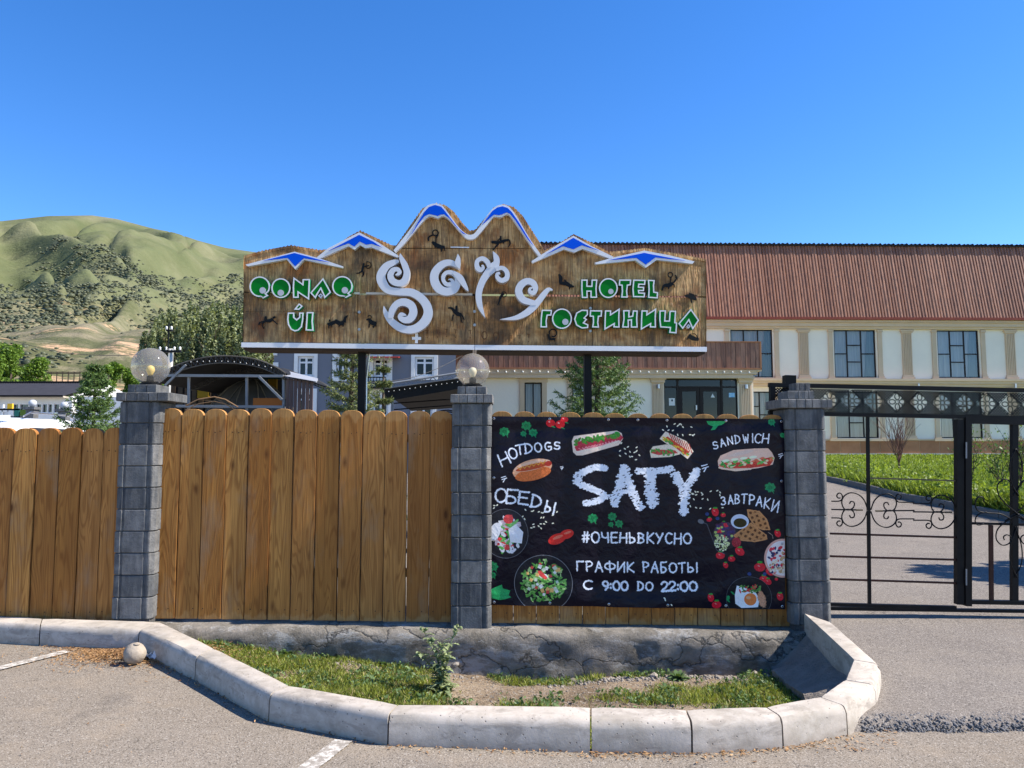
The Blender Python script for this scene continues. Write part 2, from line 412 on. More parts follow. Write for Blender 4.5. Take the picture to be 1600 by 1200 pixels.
def m_globe():
    t = NT('smoky clear globe'); t.t.nodes.remove(t.b)
    tr = t.n('ShaderNodeBsdfTransparent'); tr.inputs[0].default_value = (.86, .83, .79, 1)
    gl = t.n('ShaderNodeBsdfGlossy'); gl.inputs['Roughness'].default_value = .04
    df = t.n('ShaderNodeBsdfDiffuse'); df.inputs[0].default_value = (.85, .80, .72, 1)
    lw = t.n('ShaderNodeLayerWeight'); lw.inputs[0].default_value = .35
    f = t.ramp(lw.outputs['Facing'], [(.0, .06), (.7, .14), (1.0, .75)])
    m1 = t.n('ShaderNodeMixShader'); t.l(f, m1.inputs[0]); t.l(tr.outputs[0], m1.inputs[1]); t.l(gl.outputs[0], m1.inputs[2])
    m2 = t.n('ShaderNodeMixShader'); m2.inputs[0].default_value = .12; t.l(m1.outputs[0], m2.inputs[1]); t.l(df.outputs[0], m2.inputs[2])
    t.l(m2.outputs[0], t.out.inputs[0]); return t.m
M_GLOBE = m_globe()
def m_glass(name='window glass', tint=(.72, .74, .76), g0=.05):
    t = NT(name); t.t.nodes.remove(t.b)
    tr = t.n('ShaderNodeBsdfTransparent'); tr.inputs[0].default_value = (*tint, 1)
    gl = t.n('ShaderNodeBsdfGlossy'); gl.inputs['Roughness'].default_value = .03
    lw = t.n('ShaderNodeLayerWeight'); lw.inputs[0].default_value = .3
    f = t.ramp(lw.outputs['Facing'], [(.0, g0), (1.0, .7)])
    m1 = t.n('ShaderNodeMixShader'); t.l(f, m1.inputs[0]); t.l(tr.outputs[0], m1.inputs[1]); t.l(gl.outputs[0], m1.inputs[2])
    t.l(m1.outputs[0], t.out.inputs[0]); return t.m
M_GLASS = m_glass(); M_GLASSD = m_glass('dark door glass', (.20, .21, .22), .03)
M_PLASTER = mat('off white plaster', (.90, .79, .65), (.82, .72, .60), .8, .9, .5, 9, .01)
M_BEIGE = mat('beige moulding', (.66, .49, .335), (.60, .44, .295), 1.5, .8, rnd=.06)
M_TILE = mat('terracotta tile', (.46, .21, .105), (.36, .155, .075), 2.0, .6, rnd=.15)
M_WINF = mat('dark brown window frame', (.022, .016, .015), None, 3, .4)
M_CURT = mat('sheer curtain', (.62, .60, .57), (.40, .40, .40), 1.5, .9, stretch=(6, 6, .3))
M_CURTG = mat('green grey drape', (.22, .28, .27), (.14, .19, .19), 2, .9, stretch=(6, 6, .3))
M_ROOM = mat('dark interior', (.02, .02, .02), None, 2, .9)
def m_clad():
    t = NT('red brown wood print sheet'); v = t.map((1, 1, 1))
    sx = t.n('ShaderNodeSeparateXYZ'); t.l(t.tc.outputs['Object'], sx.inputs[0])
    cell = t.math('FLOOR', t.math('MULTIPLY', sx.outputs[0], 6.0)); wn_ = t.n('ShaderNodeTexWhiteNoise', noise_dimensions='1D'); t.l(cell, wn_.inputs['W'])
    col = t.ramp(wn_.outputs[0], [(0.0, (.26, .105, .058)), (1.0, (.40, .185, .11))])
    g = t.noise(t.map((9, 9, 1.3)), 1.0, 6, .7, .5)
    col = t.mix(t.ramp(g, [(.45, 0.0), (.72, .8)]), col, (.09, .03, .018))
    kn = t.vor(t.map((4.5, 1, 1.1)), 1.0)
    col = t.mix(t.ramp(kn, [(.05, .8), (.13, 0.0)]), col, (.05, .018, .012))
    return t.fin(col, .5, None, .4)
M_CLAD = m_clad()
M_FLASH = mat('red flashing', (.30, .07, .045), None, 3, .45)
M_ROOFD = mat('dark corrugated roof', (.035, .035, .042), (.025, .025, .03), 3, .5)
M_BGWALL = mat('blue grey render', (.175, .185, .215), (.155, .165, .195), 1.0, .9)
M_HWHITE = mat('white house wall', (.78, .77, .74), None, 1, .8)
M_CANOPY = mat('dark canopy sheet', (.012, .012, .011), (.02, .019, .017), 3, .7)
M_TRUSS = mat('bare steel truss', (.09, .085, .075), (.05, .045, .04), 6, .6)
M_SHEETB = mat('brown metal sheet', (.13, .085, .075), (.09, .06, .055), 3, .5, stretch=(8, 8, .5))
M_CANVAS = mat('grey brown canvas', (.10, .092, .082), (.07, .062, .055), 3, .9)
M_ORANGE = mat('orange warm board', (.36, .13, .035), None, 3, .8)
M_YELLOW = mat('yellow panel', (.75, .45, .03), None, 3, .6)
M_TEAL = mat('teal panel', (.03, .16, .13), None, 3, .6)
M_REDF = mat('red roofing', (.4, .05, .035), None, 3, .6)
M_BARK = mat('bark', (.11, .085, .06), (.06, .045, .035), 12, .95, .8, 30, .02)
M_TWIG = mat('red brown twig', (.17, .09, .07), None, 10, .9)
M_LEAFP = leafmat('poplar leaf', (.06, .085, .035), (.34, .38, .19), .35)
M_LEAFB = leafmat('broad leaf', (.045, .10, .012), (.19, .30, .035), .35)
M_LEAFR = leafmat('rose leaf', (.05, .10, .02), (.17, .26, .06), .35)
M_NEED = leafmat('spruce needle', (.03, .07, .018), (.17, .26, .075), .2)
M_NEEDY = leafmat('young spruce needle', (.04, .07, .02), (.24, .27, .10), .2)
M_GRASS = leafmat('bed grass', (.055, .095, .015), (.34, .38, .07), .4, ns=7)
M_STRAW = leafmat('dry straw blade', (.25, .18, .08), (.50, .40, .22), .3)
M_LAWN = leafmat('lawn grass', (.09, .13, .015), (.31, .40, .06), .4)
M_WEED = leafmat('weed leaf', (.05, .10, .03), (.17, .26, .10), .35)
M_THIST = leafmat('thistle leaf', (.13, .18, .08), (.40, .46, .24), .35)
M_DEADL = leafmat('dead leaf', (.16, .07, .025), (.50, .30, .14), .2)
M_SCRUB = leafmat('hill scrub', (.045, .055, .028), (.105, .115, .06), .1)
M_STONE = mat('pale rubble stone', (.42, .37, .31), (.26, .23, .20), 9, .95, .8, 30, .01, rnd=.3)
M_BALL = mat('rough concrete ball', (.40, .34, .27), (.27, .225, .18), 14, .95, .7, 40, .008)
M_PLAST = mat('crumpled white plastic', (.72, .74, .76), None, 12, .35)
M_CARW = mat('white car paint', (.78, .79, .80), None, 1, .18, spec=.6)
M_CARS = mat('silver blue car paint', (.33, .37, .42), None, 1, .2, metal=.5, spec=.6)
M_TYRE = mat('tyre rubber', (.02, .02, .02), None, 4, .8)
M_CHROME = mat('grey metal', (.5, .5, .52), None, 3, .3, metal=.8)
M_TAIL = mat('red tail lamp', (.45, .02, .02), None, 3, .2)
M_POLE = mat('concrete pole', (.50, .49, .45), None, 4, .8)

# ================================================================ SETTING: ground
rnd = random.Random(7)
def grid_mesh(name, xs, ys, zf, mat_, smooth=True, **kw):
    nx, ny = len(xs), len(ys)
    V = np.array([(x, y, zf(x, y)) for y in ys for x in xs]); i = np.arange((ny-1)*(nx-1)); r_ = i // (nx-1); c = i % (nx-1); a = r_*nx + c
    return npmesh(name, V, np.stack([a, a+1, a+nx+1, a+nx], 1), mat_, smooth=smooth, **kw)
def frange(a, b, n): return [a + (b-a)*i/(n-1) for i in range(n)]
def nz(x, y, s=1.0, o=3): return mn.fractal(Vector((x*s, y*s, 3.7)), .8, 2.0, o)


# painted parking lines
def line_strip(p, q, w_, n=60):
    mb = MB(); a, b = Vector(p), Vector(q); t = (b-a); t.z = 0; nn = Vector((-t.y, t.x, 0)).normalized()*w_/2
    L = []
    for i in range(n+1):
        c = a.lerp(b, i/n); j = .004*math.sin(i*2.3)
        q1, q2 = 1+.10*nz(i*3.1, p.x, 1, 2), 1+.10*nz(i*2.3, 9, 1, 2); L.append((c.x+nn.x*q1, c.y+nn.y*q1, .009)); L.append((c.x-nn.x*q2, c.y-nn.y*q2, .009))
    mb.add(L, [(2*i, 2*i+1, 2*i+3, 2*i+2) for i in range(n)])
    return mb.build('parking_line', M_LINE, kind='structure')
line_strip(atz(-120, 1076, 0), atz(104, 1019, 0), .10)
line_strip(atz(440, 1235, 0), atz(537, 1159, 0), .105)

# ---------------------------------------------------------------- kerb of cast stones
def ztop(px): return .165 if px < 1310 else .165 + .055*min(1, (px-1310)/60)
IN = [(-90, 958), (66, 966), (250, 971.5), (334, 1012), (453, 1070.5), (622, 1100), (923, 1104), (1072, 1108), (1197, 1103.5), (1281, 1088), (1320, 1061), (1333, 1030), (1256, 957.5)]
OUT = [(-90, 967), (63, 975.5), (219, 983), (308, 1024), (424, 1081), (608, 1114), (923, 1124), (1080, 1126), (1220, 1118), (1319, 1101), (1364, 1068), (1372, 1036), (1299, 972)]
ZK = [.165]*10 + [.17, .18, .215]
KI = [atz(*p, z) for p, z in zip(IN, ZK)]; KO = [atz(*p, z) for p, z in zip(OUT, ZK)]
kerb = thing('kerb', (-.5, 4.4, 0), 'curving pale concrete kerb of cast stones around the weedy bed and along the fence', 'kerb')
def kerb_stone(i, j, r0=None):
    a_i, a_o, b_i, b_o = KI[i], KO[i], KI[j], KO[j]
    n = 9; mb = MB(); rows = []
    L = (b_o-a_o).length; g = .005/L
    for k in range(n):
        t = g + (1-2*g)*k/(n-1)
        o_ = a_o.lerp(b_o, t); i_ = a_i.lerp(b_i, t); d = (o_-i_); d.z = 0; d.normalize(); z = o_.z
        jt = lambda s: Vector((rnd.uniform(-s, s), rnd.uniform(-s, s), rnd.uniform(-s, s)))
        ch = .004 if k in (0, n-1) else 0
        prof = [(o_ + d*(.022-ch), -.05), (o_ + d*(.018-ch), z-.048), (o_ + d*(.010-ch), z-.024-ch*.5), (o_ + d*(-.003), z-.008-ch), (o_ - d*.022, z-ch), (i_ + d*.01, z-ch), (i_, z-.012), (i_, -.45)]
        # a few chipped spots along the front edge
        row = []
        for m, (p, zz) in enumerate(prof):
            c = .0011; chip = 0
            if m in (2, 3) and rnd.random() < .10: chip = rnd.uniform(.005, .014)
            row.append(Vector((p.x, p.y, zz)) + jt(c) - d*chip)
        rows.append(row)
    m = len(rows[0]); vs = [v for r_ in rows for v in r_]
    fs = [(a*m+b, a*m+b+1, (a+1)*m+b+1, (a+1)*m+b) for a in range(n-1) for b in range(m-1)]
    fs += [tuple(range(m)), tuple((n-1)*m + q for q in range(m-1, -1, -1))]
    mb.add(vs, [f[::-1] for f in fs]); mid = (a_o+b_o)/2
    mb.build('kerb_stone', M_KERB, kerb, smooth='auto', org=(mid.x, mid.y, 0))
for i in range(len(KI)-1): kerb_stone(i, i+1)

KP = [((a.x+b.x)/2, (a.y+b.y)/2) for a, b in zip(KI[2:], KO[2:])]; KP += [(2.5, 7.5), (-3.2, 7.5)]
def inbed(x, y):
    c = False
    for i in range(len(KP)):
        x0, y0 = KP[i]; x1, y1 = KP[(i+1) % len(KP)]
        if (y0 > y) != (y1 > y) and x < (x1-x0)*(y-y0)/(y1-y0)+x0: c = not c
    return c
grid_mesh('parking_lot', frange(-16, -3.6, 14) + frange(-3.5, 2.9, 108) + frange(3, 14, 12), frange(-8, 3.9, 16) + frange(4.0, 7.2, 54), lambda x, y: -.6 if inbed(x, y) else .003*nz(x, y, .6), M_ASPH, kind='structure')
# ---------------------------------------------------------------- bed soil, apron, driveway
def zsoil(x, y):
    t = min(1, max(0, (x+2.6)/2.2)); b = -.02*(1-t) - .20*t
    back = min(1, max(0, (y-5.2)/1.3)); b -= .06*back*t
    hole = math.exp(-((x-.35)/.5)**2 - ((y-6.45)/.25)**2)*.07
    if not inbed(x, y): b -= .25
    return b - hole + .022*nz(x, y, 2.2, 4) + .006*nz(x, y, 14, 3)
grid_mesh('bed_soil', frange(-3.6, 2.75, 150), frange(4.3, 6.75, 70), zsoil, M_SOIL, kind='structure')

ap_top = [(1250, 972, .10), (1290, 1004, .09), (1333, 1038, .06), (1324, 1055, .055), (1283, 1088, .05)]
T = [atz(*p) + Vector((.05, 0, .01)) for p in ap_top]; T[-1] = T[-1] + Vector((-.02, -.12, 0)); T[-2] = T[-2] + Vector((.0, -.06, 0))
B = [Vector((2.15, 6.56, -.19)), Vector((2.13, 6.42, -.23)), at(1207, 1046, 6.3), at(1228, 1066, 6.0), at(1252, 1080, 5.62), at(1262, 1100, 5.2)]
mb = MB(); n = 26; m = 18; vs = []
def poly_at(P, t):
    f = t*(len(P)-1); i = min(len(P)-2, int(f)); return P[i].lerp(P[i+1], f-i)
for a in range(n):
    for b in range(m):
        t = a/(n-1); s = b/(m-1); s2 = s*(1 + (.05*nz(t*9, 1.7, 1) if b == m-1 else 0))
        p = poly_at(T, t).lerp(poly_at(B, t), s2); p += Vector((.004*nz(p.x, p.y, 9), 0, .012*nz(p.x*1.0, p.y, 5, 4))); vs.append(p)
for a in range(n): vs.append(vs[a*m + m-1] + Vector((.06, .01, -.35)))
fs = [(a*m+b, a*m+b+1, (a+1)*m+b+1, (a+1)*m+b) for a in range(n-1) for b in range(m-1)]
fs += [(a*m+m-1, n*m+a, n*m+a+1, (a+1)*m+m-1) for a in range(n-1)]
mb.add(vs, fs); mb.build('concrete_apron', M_APRON, smooth='auto', kind='structure')

# driveway: lies one layer of asphalt above the parking lot, with a raw broken edge
edge = [atz(p, q, 0) for p, q in [(1306, 1143), (1330, 1150), (1400, 1152), (1500, 1154), (1600, 1156), (1700, 1158), (2100, 1168)]]
def dz(x, y): return .058 + .006*nz(x, y, .8) + (max(0, y-5.2)*.014 if y < 7 else .025 + .031*(y-7))
def dz2(x, y): return dz(x, y)
kx = [KO[9], KO[10], KO[11], KO[12]]
def left_of(y):
    pts = [(4.2, KO[9].x-.02)] + [(p.y, p.x-.02) for p in kx]
    for (y0, x0), (y1, x1) in zip(pts, pts[1:]):
        if y <= y1: return x0 + (x1-x0)*max(0, (y-y0))/(y1-y0+1e-9)
    return pts[-1][1]
V = []; ny = 120; nx = 110
yy = [4.5 + (7.2-4.5)*(i/(70))for i in range(71)] + [7.2 + (41-7.2)*((i+1)/49)**1.4 for i in range(49)]
ey = sum(p.y for p in edge)/len(edge)
for j, y in enumerate(yy):
    for i in range(nx):
        t = (i/(nx-1))**1.6
        x0 = left_of(y) if y < 6.62 else (2.62 if y < 7.1 else 2.62 - min(11, (y-7.1)*1.1)); x1 = 9.5 if y < 9 else 34
        x = x0 + (x1-x0)*t; Yb = 4.50 + .03*nz(x*3, 0.3, 1, 3) + .02*nz(x*12, .8, 1, 3)
        yy_ = max(y, Yb) if j else Yb
        z = dz(x, yy_)
        lead = min(1, max(0, (yy_-Yb)/.10)); z -= .05*(1-lead)**2
        if yy_ - Yb < .22: z += .010*nz(x*24, yy_*24, 1, 3)*(1-(yy_-Yb)/.22)
        V.append((x, yy_, z))
V += [(V[i][0], V[i][1]-.03, -.06) for i in range(nx)]
F = [(j*nx+i, j*nx+i+1, (j+1)*nx+i+1, (j+1)*nx+i) for j in range(ny-1) for i in range(nx-1)]
F += [(ny*nx+i, ny*nx+i+1, i+1, i) for i in range(nx-1)]
o = npmesh('driveway', V, F, M_DRIVE, smooth=True, kind='structure')
# coarse aggregate along the broken edge (a strip of stones bedded in tar)
Vs, Fs = [], []
ico = [(0,0,1),(.9,0,.3),(.3,.85,.3),(-.7,.5,.3),(-.7,-.5,.3),(.3,-.85,.3),(.7,.5,-.5),(-.3,.8,-.5),(-.9,0,-.5),(-.3,-.8,-.5),(.7,-.5,-.5)]
icf = [(0,1,2),(0,2,3),(0,3,4),(0,4,5),(0,5,1),(1,6,2),(2,7,3),(3,8,4),(4,9,5),(5,10,1),(6,7,2),(7,8,3),(8,9,4),(9,10,5),(10,6,1)]
for k in range(3000):
    x = rnd.uniform(1.98, 5.2); Yb = 4.50 + .03*nz(x*3, .3, 1, 3) + .02*nz(x*12, .8, 1, 3); dy = rnd.random()**1.5*.17 - .03
    z = dz(x, Yb) - .055*max(0, 1-(dy+.03)/.12)**1.6 - .004; r_ = rnd.uniform(.004, .0115)
    if x < left_of(Yb+dy)+.03: continue
    a = rnd.uniform(0, 6.28); b = len(Vs); ca, sa = math.cos(a), math.sin(a)
    q = (rnd.uniform(.7, 1.2), rnd.uniform(.7, 1.2), rnd.uniform(.5, .9))
    for v in ico:
        vx, vy = v[0]*q[0], v[1]*q[1]; Vs.append((x + r_*(vx*ca-vy*sa), Yb+dy + r_*(vx*sa+vy*ca), z + r_*v[2]*q[2]))
    Fs += [tuple(b+i for i in f) for f in icf]
npmesh('asphalt_aggregate', Vs, Fs, mat('tarred aggregate', (.10, .097, .095), (.2, .19, .185), 30, .7, rnd=.0), kind='stuff', label='dark coarse aggregate along the broken driveway edge')

# yard and lawn behind, hills far away
grid_mesh('yard_ground', frange(-60, 2.7, 40), [6.9] + frange(7.4, 120, 60), lambda x, y: (zg(y) - .05 - (.12 if y < 7.2 else 0)) + .01*nz(x, y, .3), mat('gravel yard', (.30, .26, .21), (.22, .2, .17), 3, .95, .6, 60, .02), kind='structure')
# the kerb of the lawn, curving away behind the gate
LK0 = [(1.5, 29.6), (4.5, 29.2), (7.4, 28.4), (9.0, 27.4), (9.42, 26.2), (9.43, 23.06), (9.25, 20.61), (8.9, 18.11), (8.9, 16.86), (8.89, 15.51), (8.86, 14.16), (8.85, 13.12), (8.88, 11.5), (8.9, 10.4)]
LK = [Vector((x, y, zg(y)+.11)) for x, y in LK0]; LK = [Vector(p) for p in crom([tuple(p) for p in LK], 6)]
def lk_x(y):
    if y > 29.5: return -2.0
    best = LK[-1].x
    for a, b in zip(LK, LK[1:]):
        if b.y <= y <= a.y: return b.x + (a.x-b.x)*(y-b.y)/(a.y-b.y+1e-9)
    return best
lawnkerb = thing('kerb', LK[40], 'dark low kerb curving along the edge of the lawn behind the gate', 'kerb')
C = [Vector(p) for p in LK]
for i in range(0, len(C)-4, 4):
    if i == 28: continue_ = True
    mb = MB(); seg = C[i:i+5]; vs = []
    for k, p in enumerate(seg):
        t = (C[min(len(C)-1, i+k+1)] - C[max(0, i+k-1)]); t.z = 0; t.normalize(); nn = Vector((-t.y, t.x, 0))
        if nn.x + .3*nn.y < 0: nn = -nn
        if k == 0: p = p + t*.01
        if k == 4: p = p - t*.01
        vs += [p + Vector((0, 0, -.2)), p + Vector((0, 0, .025)), p + nn*.015 + Vector((0, 0, .04)), p + nn*.10 + Vector((0, 0, .04)), p + nn*.10 + Vector((0, 0, -.2))]
    fs = [(a*5+b, (a+1)*5+b, (a+1)*5+b+1, a*5+b+1) for a in range(4) for b in range(4)] + [(0,1,2,3,4), (24,23,22,21,20)]
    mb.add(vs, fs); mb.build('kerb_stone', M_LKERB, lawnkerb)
grid_mesh('lawn', frange(0, 1, 70), frange(0, 1, 150), lambda x, y: 0, mat('lawn soil', (.09, .13, .03), (.16, .2, .05), 2, .95, .8, 30, .05), kind='structure')
lw = bpy.data.objects['lawn']; cc = np.zeros(len(lw.data.vertices)*3); lw.data.vertices.foreach_get('co', cc); cc = cc.reshape(-1, 3)
for k in range(len(cc)):
    y = 10.4 + 31.2*cc[k, 1]; x0 = lk_x(y)+.07; x = x0 + (36-x0)*cc[k, 0]**1.5; cc[k] = (x, y, zg(y) + .10 + .03*nz(x, y, .4)*min(1, (x-x0)*2))
lw.data.vertices.foreach_set('co', cc.ravel()); lw.data.update()

# ================================================================ foundation wall
plinth = None
mb = MB(); nx, nzv = 160, 16; vs = []
for j in range(nzv):
    for i in range(nx):
        x = -3.25 + 5.75*i/(nx-1); t = j/(nzv-1); top = .115 - .0085*(x+3.2) + .008*nz(x*4, 1, 1, 3)
        z = -.5 + (top+.5)*t; y = 6.50 + .018*nz(x*2.2, z*3.5, 1, 5) + .035*max(0, (t-.9)/.1) + (.03*max(0, nz(x*1.3+5, z*2, 1, 3)) )
        vs.append((x, y, z))
for i in range(nx): vs.append((vs[(nzv-1)*nx+i][0], 6.95, vs[(nzv-1)*nx+i][2]+.004))
fs = [(j*nx+i, j*nx+i+1, (j+1)*nx+i+1, (j+1)*nx+i) for j in range(nzv-1) for i in range(nx-1)]
fs += [((nzv-1)*nx+i, (nzv-1)*nx+i+1, nzv*nx+i+1, nzv*nx+i) for i in range(nx-1)]
# closed back and bottom
b0 = len(vs); vs += [(-3.25, 6.95, -.5), (2.5, 6.95, -.5)]
mb.add(vs, fs); mb.add([(-3.25, 6.95, -.5), (2.5, 6.95, -.5), (2.5, 6.95, .05), (-3.25, 6.95, .1)], [(0, 3, 2, 1)])
mb.build('foundation_wall', M_PLINTH, smooth=True, label='cracked grey rendered foundation wall under the wooden fence, dark and stained', cat='wall')

# ================================================================ pillars of concrete blocks
def block_profile(hw, d):
    # plan outline of one block, front at -d/2; grooves and chamfers
    P = [(-hw, d/2), (-hw, -d/2+.03), (-hw+.022, -d/2+.004), (-hw*.60-.01, -d/2), (-hw*.60-.002, -d/2+.013), (-hw*.60+.008, -d/2+.013), (-hw*.60+.016, -d/2+.002),
         (hw*.50, -d/2+.002), (hw*.50+.008, -d/2+.016), (hw*.50+.02, -d/2+.016), (hw*.50+.045, -d/2+.002), (hw-.03, -d/2+.004), (hw, -d/2+.038), (hw, -d/2+.10), (hw-.008, -d/2+.11), (hw-.008, -d/2+.13), (hw, -d/2+.14), (hw, d/2)]
    return P
def prof_mesh(name, P, h, bev=.006):
    n = len(P); vs = []; cx = sum(p[0] for p in P)/n; cy = sum(p[1] for p in P)/n
    def ring(z, ins): return [(p[0]*(1-ins/.17), p[1]*(1-ins/.17), z) for p in P]
    rows = [ring(0, bev), ring(bev, 0), ring(h*.5, 0), ring(h-bev, 0), ring(h, bev)]
    for r_ in rows: vs += r_
    fs = [(a*n+i, a*n+(i+1) % n, (a+1)*n+(i+1) % n, (a+1)*n+i) for a in range(4) for i in range(n)]
    fs += [tuple(range(n-1, -1, -1)), tuple(4*n+i for i in range(n))]
    me = bpy.data.meshes.new(name); me.from_pydata(vs, [], fs); me.materials.append(M_BLOCK); me.update(); return me
HW = .17
me_block = prof_mesh('block', block_profile(HW, .34), .1835)
def slab_mesh(name, hw, hd, h, n=5):                    # cap slab with split front: short facets of uneven depth
    r_ = random.Random(len(name)*7+n); P = [(-hw, hd)]
    xs = [-hw] + sorted(-hw + 2*hw*(k+r_.uniform(-.2, .2))/n for k in range(1, n)) + [hw]
    P.append((-hw, -hd+.02))
    for k in range(n):
        d = r_.uniform(0, .014); P += [(xs[k]+.004, -hd+d), (xs[k+1]-.004, -hd+d)]
        if k < n-1: P.append((xs[k+1], -hd+.022))
    P += [(hw, -hd+.02), (hw, hd)]
    return prof_mesh(name, P, h, .005)
me_cap = slab_mesh('cap_slab', .215, .215, .078, 5); me_cap2 = slab_mesh('small_cap', .125, .125, .068, 3)
def put(me, name, parent, loc, rz=0.0, sc=None, kind=None):
    o = bpy.data.objects.new(name, me); COL.objects.link(o); o.parent = parent; o.location = loc; o.rotation_euler = (0, 0, rz)
    if sc: o.scale = sc
    ORG[o.name] = ORG[parent.name] + Vector(loc)
    if kind: o['kind'] = kind
    return o
YP = 6.58                                               # front face of the pillars
def pillar(pxl, pxr, pybase, pytop, label, tilt=0.0):
    a = at(pxl, (pybase+pytop)/2, YP); b = at(pxr, (pybase+pytop)/2, YP); cx = (a.x+b.x)/2
    zb = at(cx*183+800, pybase, YP).z; zt = at(cx*183+800, pytop, YP).z
    p = thing('block_pillar', (cx, YP+.17, zb), label, 'pillar', 'block pillars of the fence')
    n = 10; h = (zt-zb)/n
    for k in range(n):
        o = put(me_block, 'block', p, (rnd.uniform(-.004, .004), rnd.uniform(-.003, .003), k*h), rnd.uniform(-.008, .008), (1, 1, h/.189))
    # mortar core behind the joints
    mb = MB(); mb.box((cx-.15, YP+.022, zb-.15), (cx+.15, YP+.32, zb+n*h)); mb.build('mortar_core', M_AEDGE, p)
    return p, cx, zb + n*h
p1, x1, z1 = pillar(177, 243, 968, 627, 'grey block pillar left of the tall plank panel, globe lamp on top')
p2, x2, z2 = pillar(704.5, 767.5, 983, 630, 'grey block pillar between the tall plank panel and the banner, globe lamp on top')
p3, x3, z3 = pillar(1232, 1298, 977, 638, 'grey block pillar beside the gate, stepped caps and no lamp')
for p, x, z in ((p1, x1, z1), (p2, x2, z2)):
    zz = z - p.location.z
    put(me_cap, 'cap_slab', p, (.0 if p is p2 else .035, 0, zz+.002), 0, (.84 if p is p2 else 1.05, .9, .95)); put(me_cap2, 'small_cap', p, (0, 0, zz+.08), 0, (1, 1, 1))
zz = z3 - p3.location.z
put(me_cap, 'cap_slab', p3, (-.055, 0, zz+.002), .02, (.80, .9, .97)); put(me_cap2, 'cap_slab', p3, (.165, -.02, zz+.003), -.03, (.50, 1.3, 1.06))
put(me_cap, 'cap_slab', p3, (-.02, .01, zz+.082), .0, (.53, .6, .93)); put(me_cap2, 'small_cap', p3, (.02, .02, zz+.158), .05, (.52, .6, 1.02))

def globe_lamp(x, zb, rad, label, bulbmat):
    L = thing('globe_lamp', (x, YP+.17, zb), label, 'lamp', 'globe lamps on the pillars')
    mb = MB(); mb.lathe((x, YP+.17, zb), [(.085, 0), (.085, .018), (.07, .022), (.07, .032)], 20); mb.build('base_ring', M_BLACK, L, smooth='auto')
    mb = MB(); mb.lathe((x, YP+.17, zb), [(.03, .0325), (.03, .075), (.022, .085)], 14); mb.build('socket', M_BLACK, L, smooth='auto')
    mb = MB(); mb.lathe((x, YP+.17, zb), [(.016, .086), (.022, .10), (.034, .125), (.036, .142), (.03, .162), (.016, .174), (.002, .178)], 16); mb.build('bulb', bulbmat, L, smooth=True)
    mb = MB(); a0 = math.asin(.06/rad); prof = []
    for k in range(33):
        a = -math.pi/2 + a0 + (math.pi-a0-.002)*k/32; prof.append((rad*math.cos(a), rad*math.sin(a)+rad*math.cos(a0)+.018))
    mb.lathe((x, YP+.17, zb), prof, 40); mb.f = mb.f[:-2]; mb.m = mb.m[:-2]
    mb.build('glass_globe', M_GLOBE, L, smooth=True)
globe_lamp(x1+.01, z1+.15, .162, 'smoky glass globe lamp on the left pillar, warm coloured bulb inside', mat('warm bulb', (.9, .68, .22), None, 2, .3))
globe_lamp(x2, z2+.15, .147, 'clear glass globe lamp on the middle pillar, white bulb inside', M_LAMPB)

# ================================================================ plank fences
YF = 6.72
mb = MB(); mb.prism(Frame(0, 0), [(.0048*math.cos(a*1.0472), .0048*math.sin(a*1.0472)) for a in range(6)], -.004, .002); me_nail = mb.mesh('nail', M_DARKWOOD)
def plank_panel(name_lbl, edges, tops, bots, slant=None, miss=()):
    x0 = at(edges[0], 800, YF).x; p = thing('plank_fence', (x0, YF, 0), name_lbl, 'fence', 'wooden plank fence panels')
    for k in range(len(edges)-1):
        c = (edges[k]+edges[k+1])/2; xa = at(edges[k], 800, YF).x; xb = at(edges[k+1], 800, YF).x
        w_ = (xb-xa) - (.0065 if abs(xa+.1) > .9 else .0035 + .003*(rnd.random() < .25)); zt = at(c, tops(k), YF).z; zb = at(c, bots(c), YF).z; H = zt-zb; hw = w_/2
        arch = .075 + rnd.uniform(-.01, .012); P = [(-hw, .004), (-hw+.004, 0), (hw-.004, 0), (hw, .004)]
        wob = [rnd.uniform(-.0025, .0025) for _ in range(7)]
        for i in range(1, 7): P.append((hw + wob[i], (H-arch)*i/7))
        for i in range(13):
            a = math.pi*i/12; ca, sa = math.cos(a), math.sin(a)
            P.append((hw*math.copysign(abs(ca)**.82, ca), H-arch + arch*sa**.9))
        for i in range(6, 0, -1): P.append((-hw + wob[6-i], (H-arch)*i/7))
        F_ = Frame(0, 0); mb = MB(); mb.prism(F_, P, -.034, .009)
        # small front chamfer: shrink an extra front face ring
        n = len(P); cx_ = 0
        me = mb.mesh('plank', M_PLANK); o = bpy.data.objects.new('plank', me); COL.objects.link(o); o.parent = p
        o.location = ((xa+xb)/2 - x0, rnd.uniform(-.003, .003) + (.003 if k % 2 else -.003), zb); o.rotation_euler = (rnd.uniform(-.002, .002), rnd.uniform(-.0035, .0035), rnd.uniform(-.012, .012))
        bv = o.modifiers.new('edge', 'BEVEL'); bv.width = .007; bv.segments = 2; bv.limit_method = 'ANGLE'; bv.angle_limit = R(40)
        for (nx_, nz_) in [(-.05, .09), (.045, .085), (-.045, H-.20), (.0, H-.205), (.045, H-.195)][(k % 2):]:
            put(me_nail, 'nail', p, o.location + Vector((nx_ + rnd.uniform(-.01, .01), -.0095, nz_)))
    xe = at(edges[-1], 800, YF).x
    for hz in (.34, 1.5):
        mb = MB(); z = at(edges[0], bots(edges[0]), YF).z + hz; mb.box((x0-.02, YF+.043, z), (xe+.02, YF+.083, z+.07)); mb.build('rail', M_DARKWOOD, p)
    return p
rnd = random.Random(11)
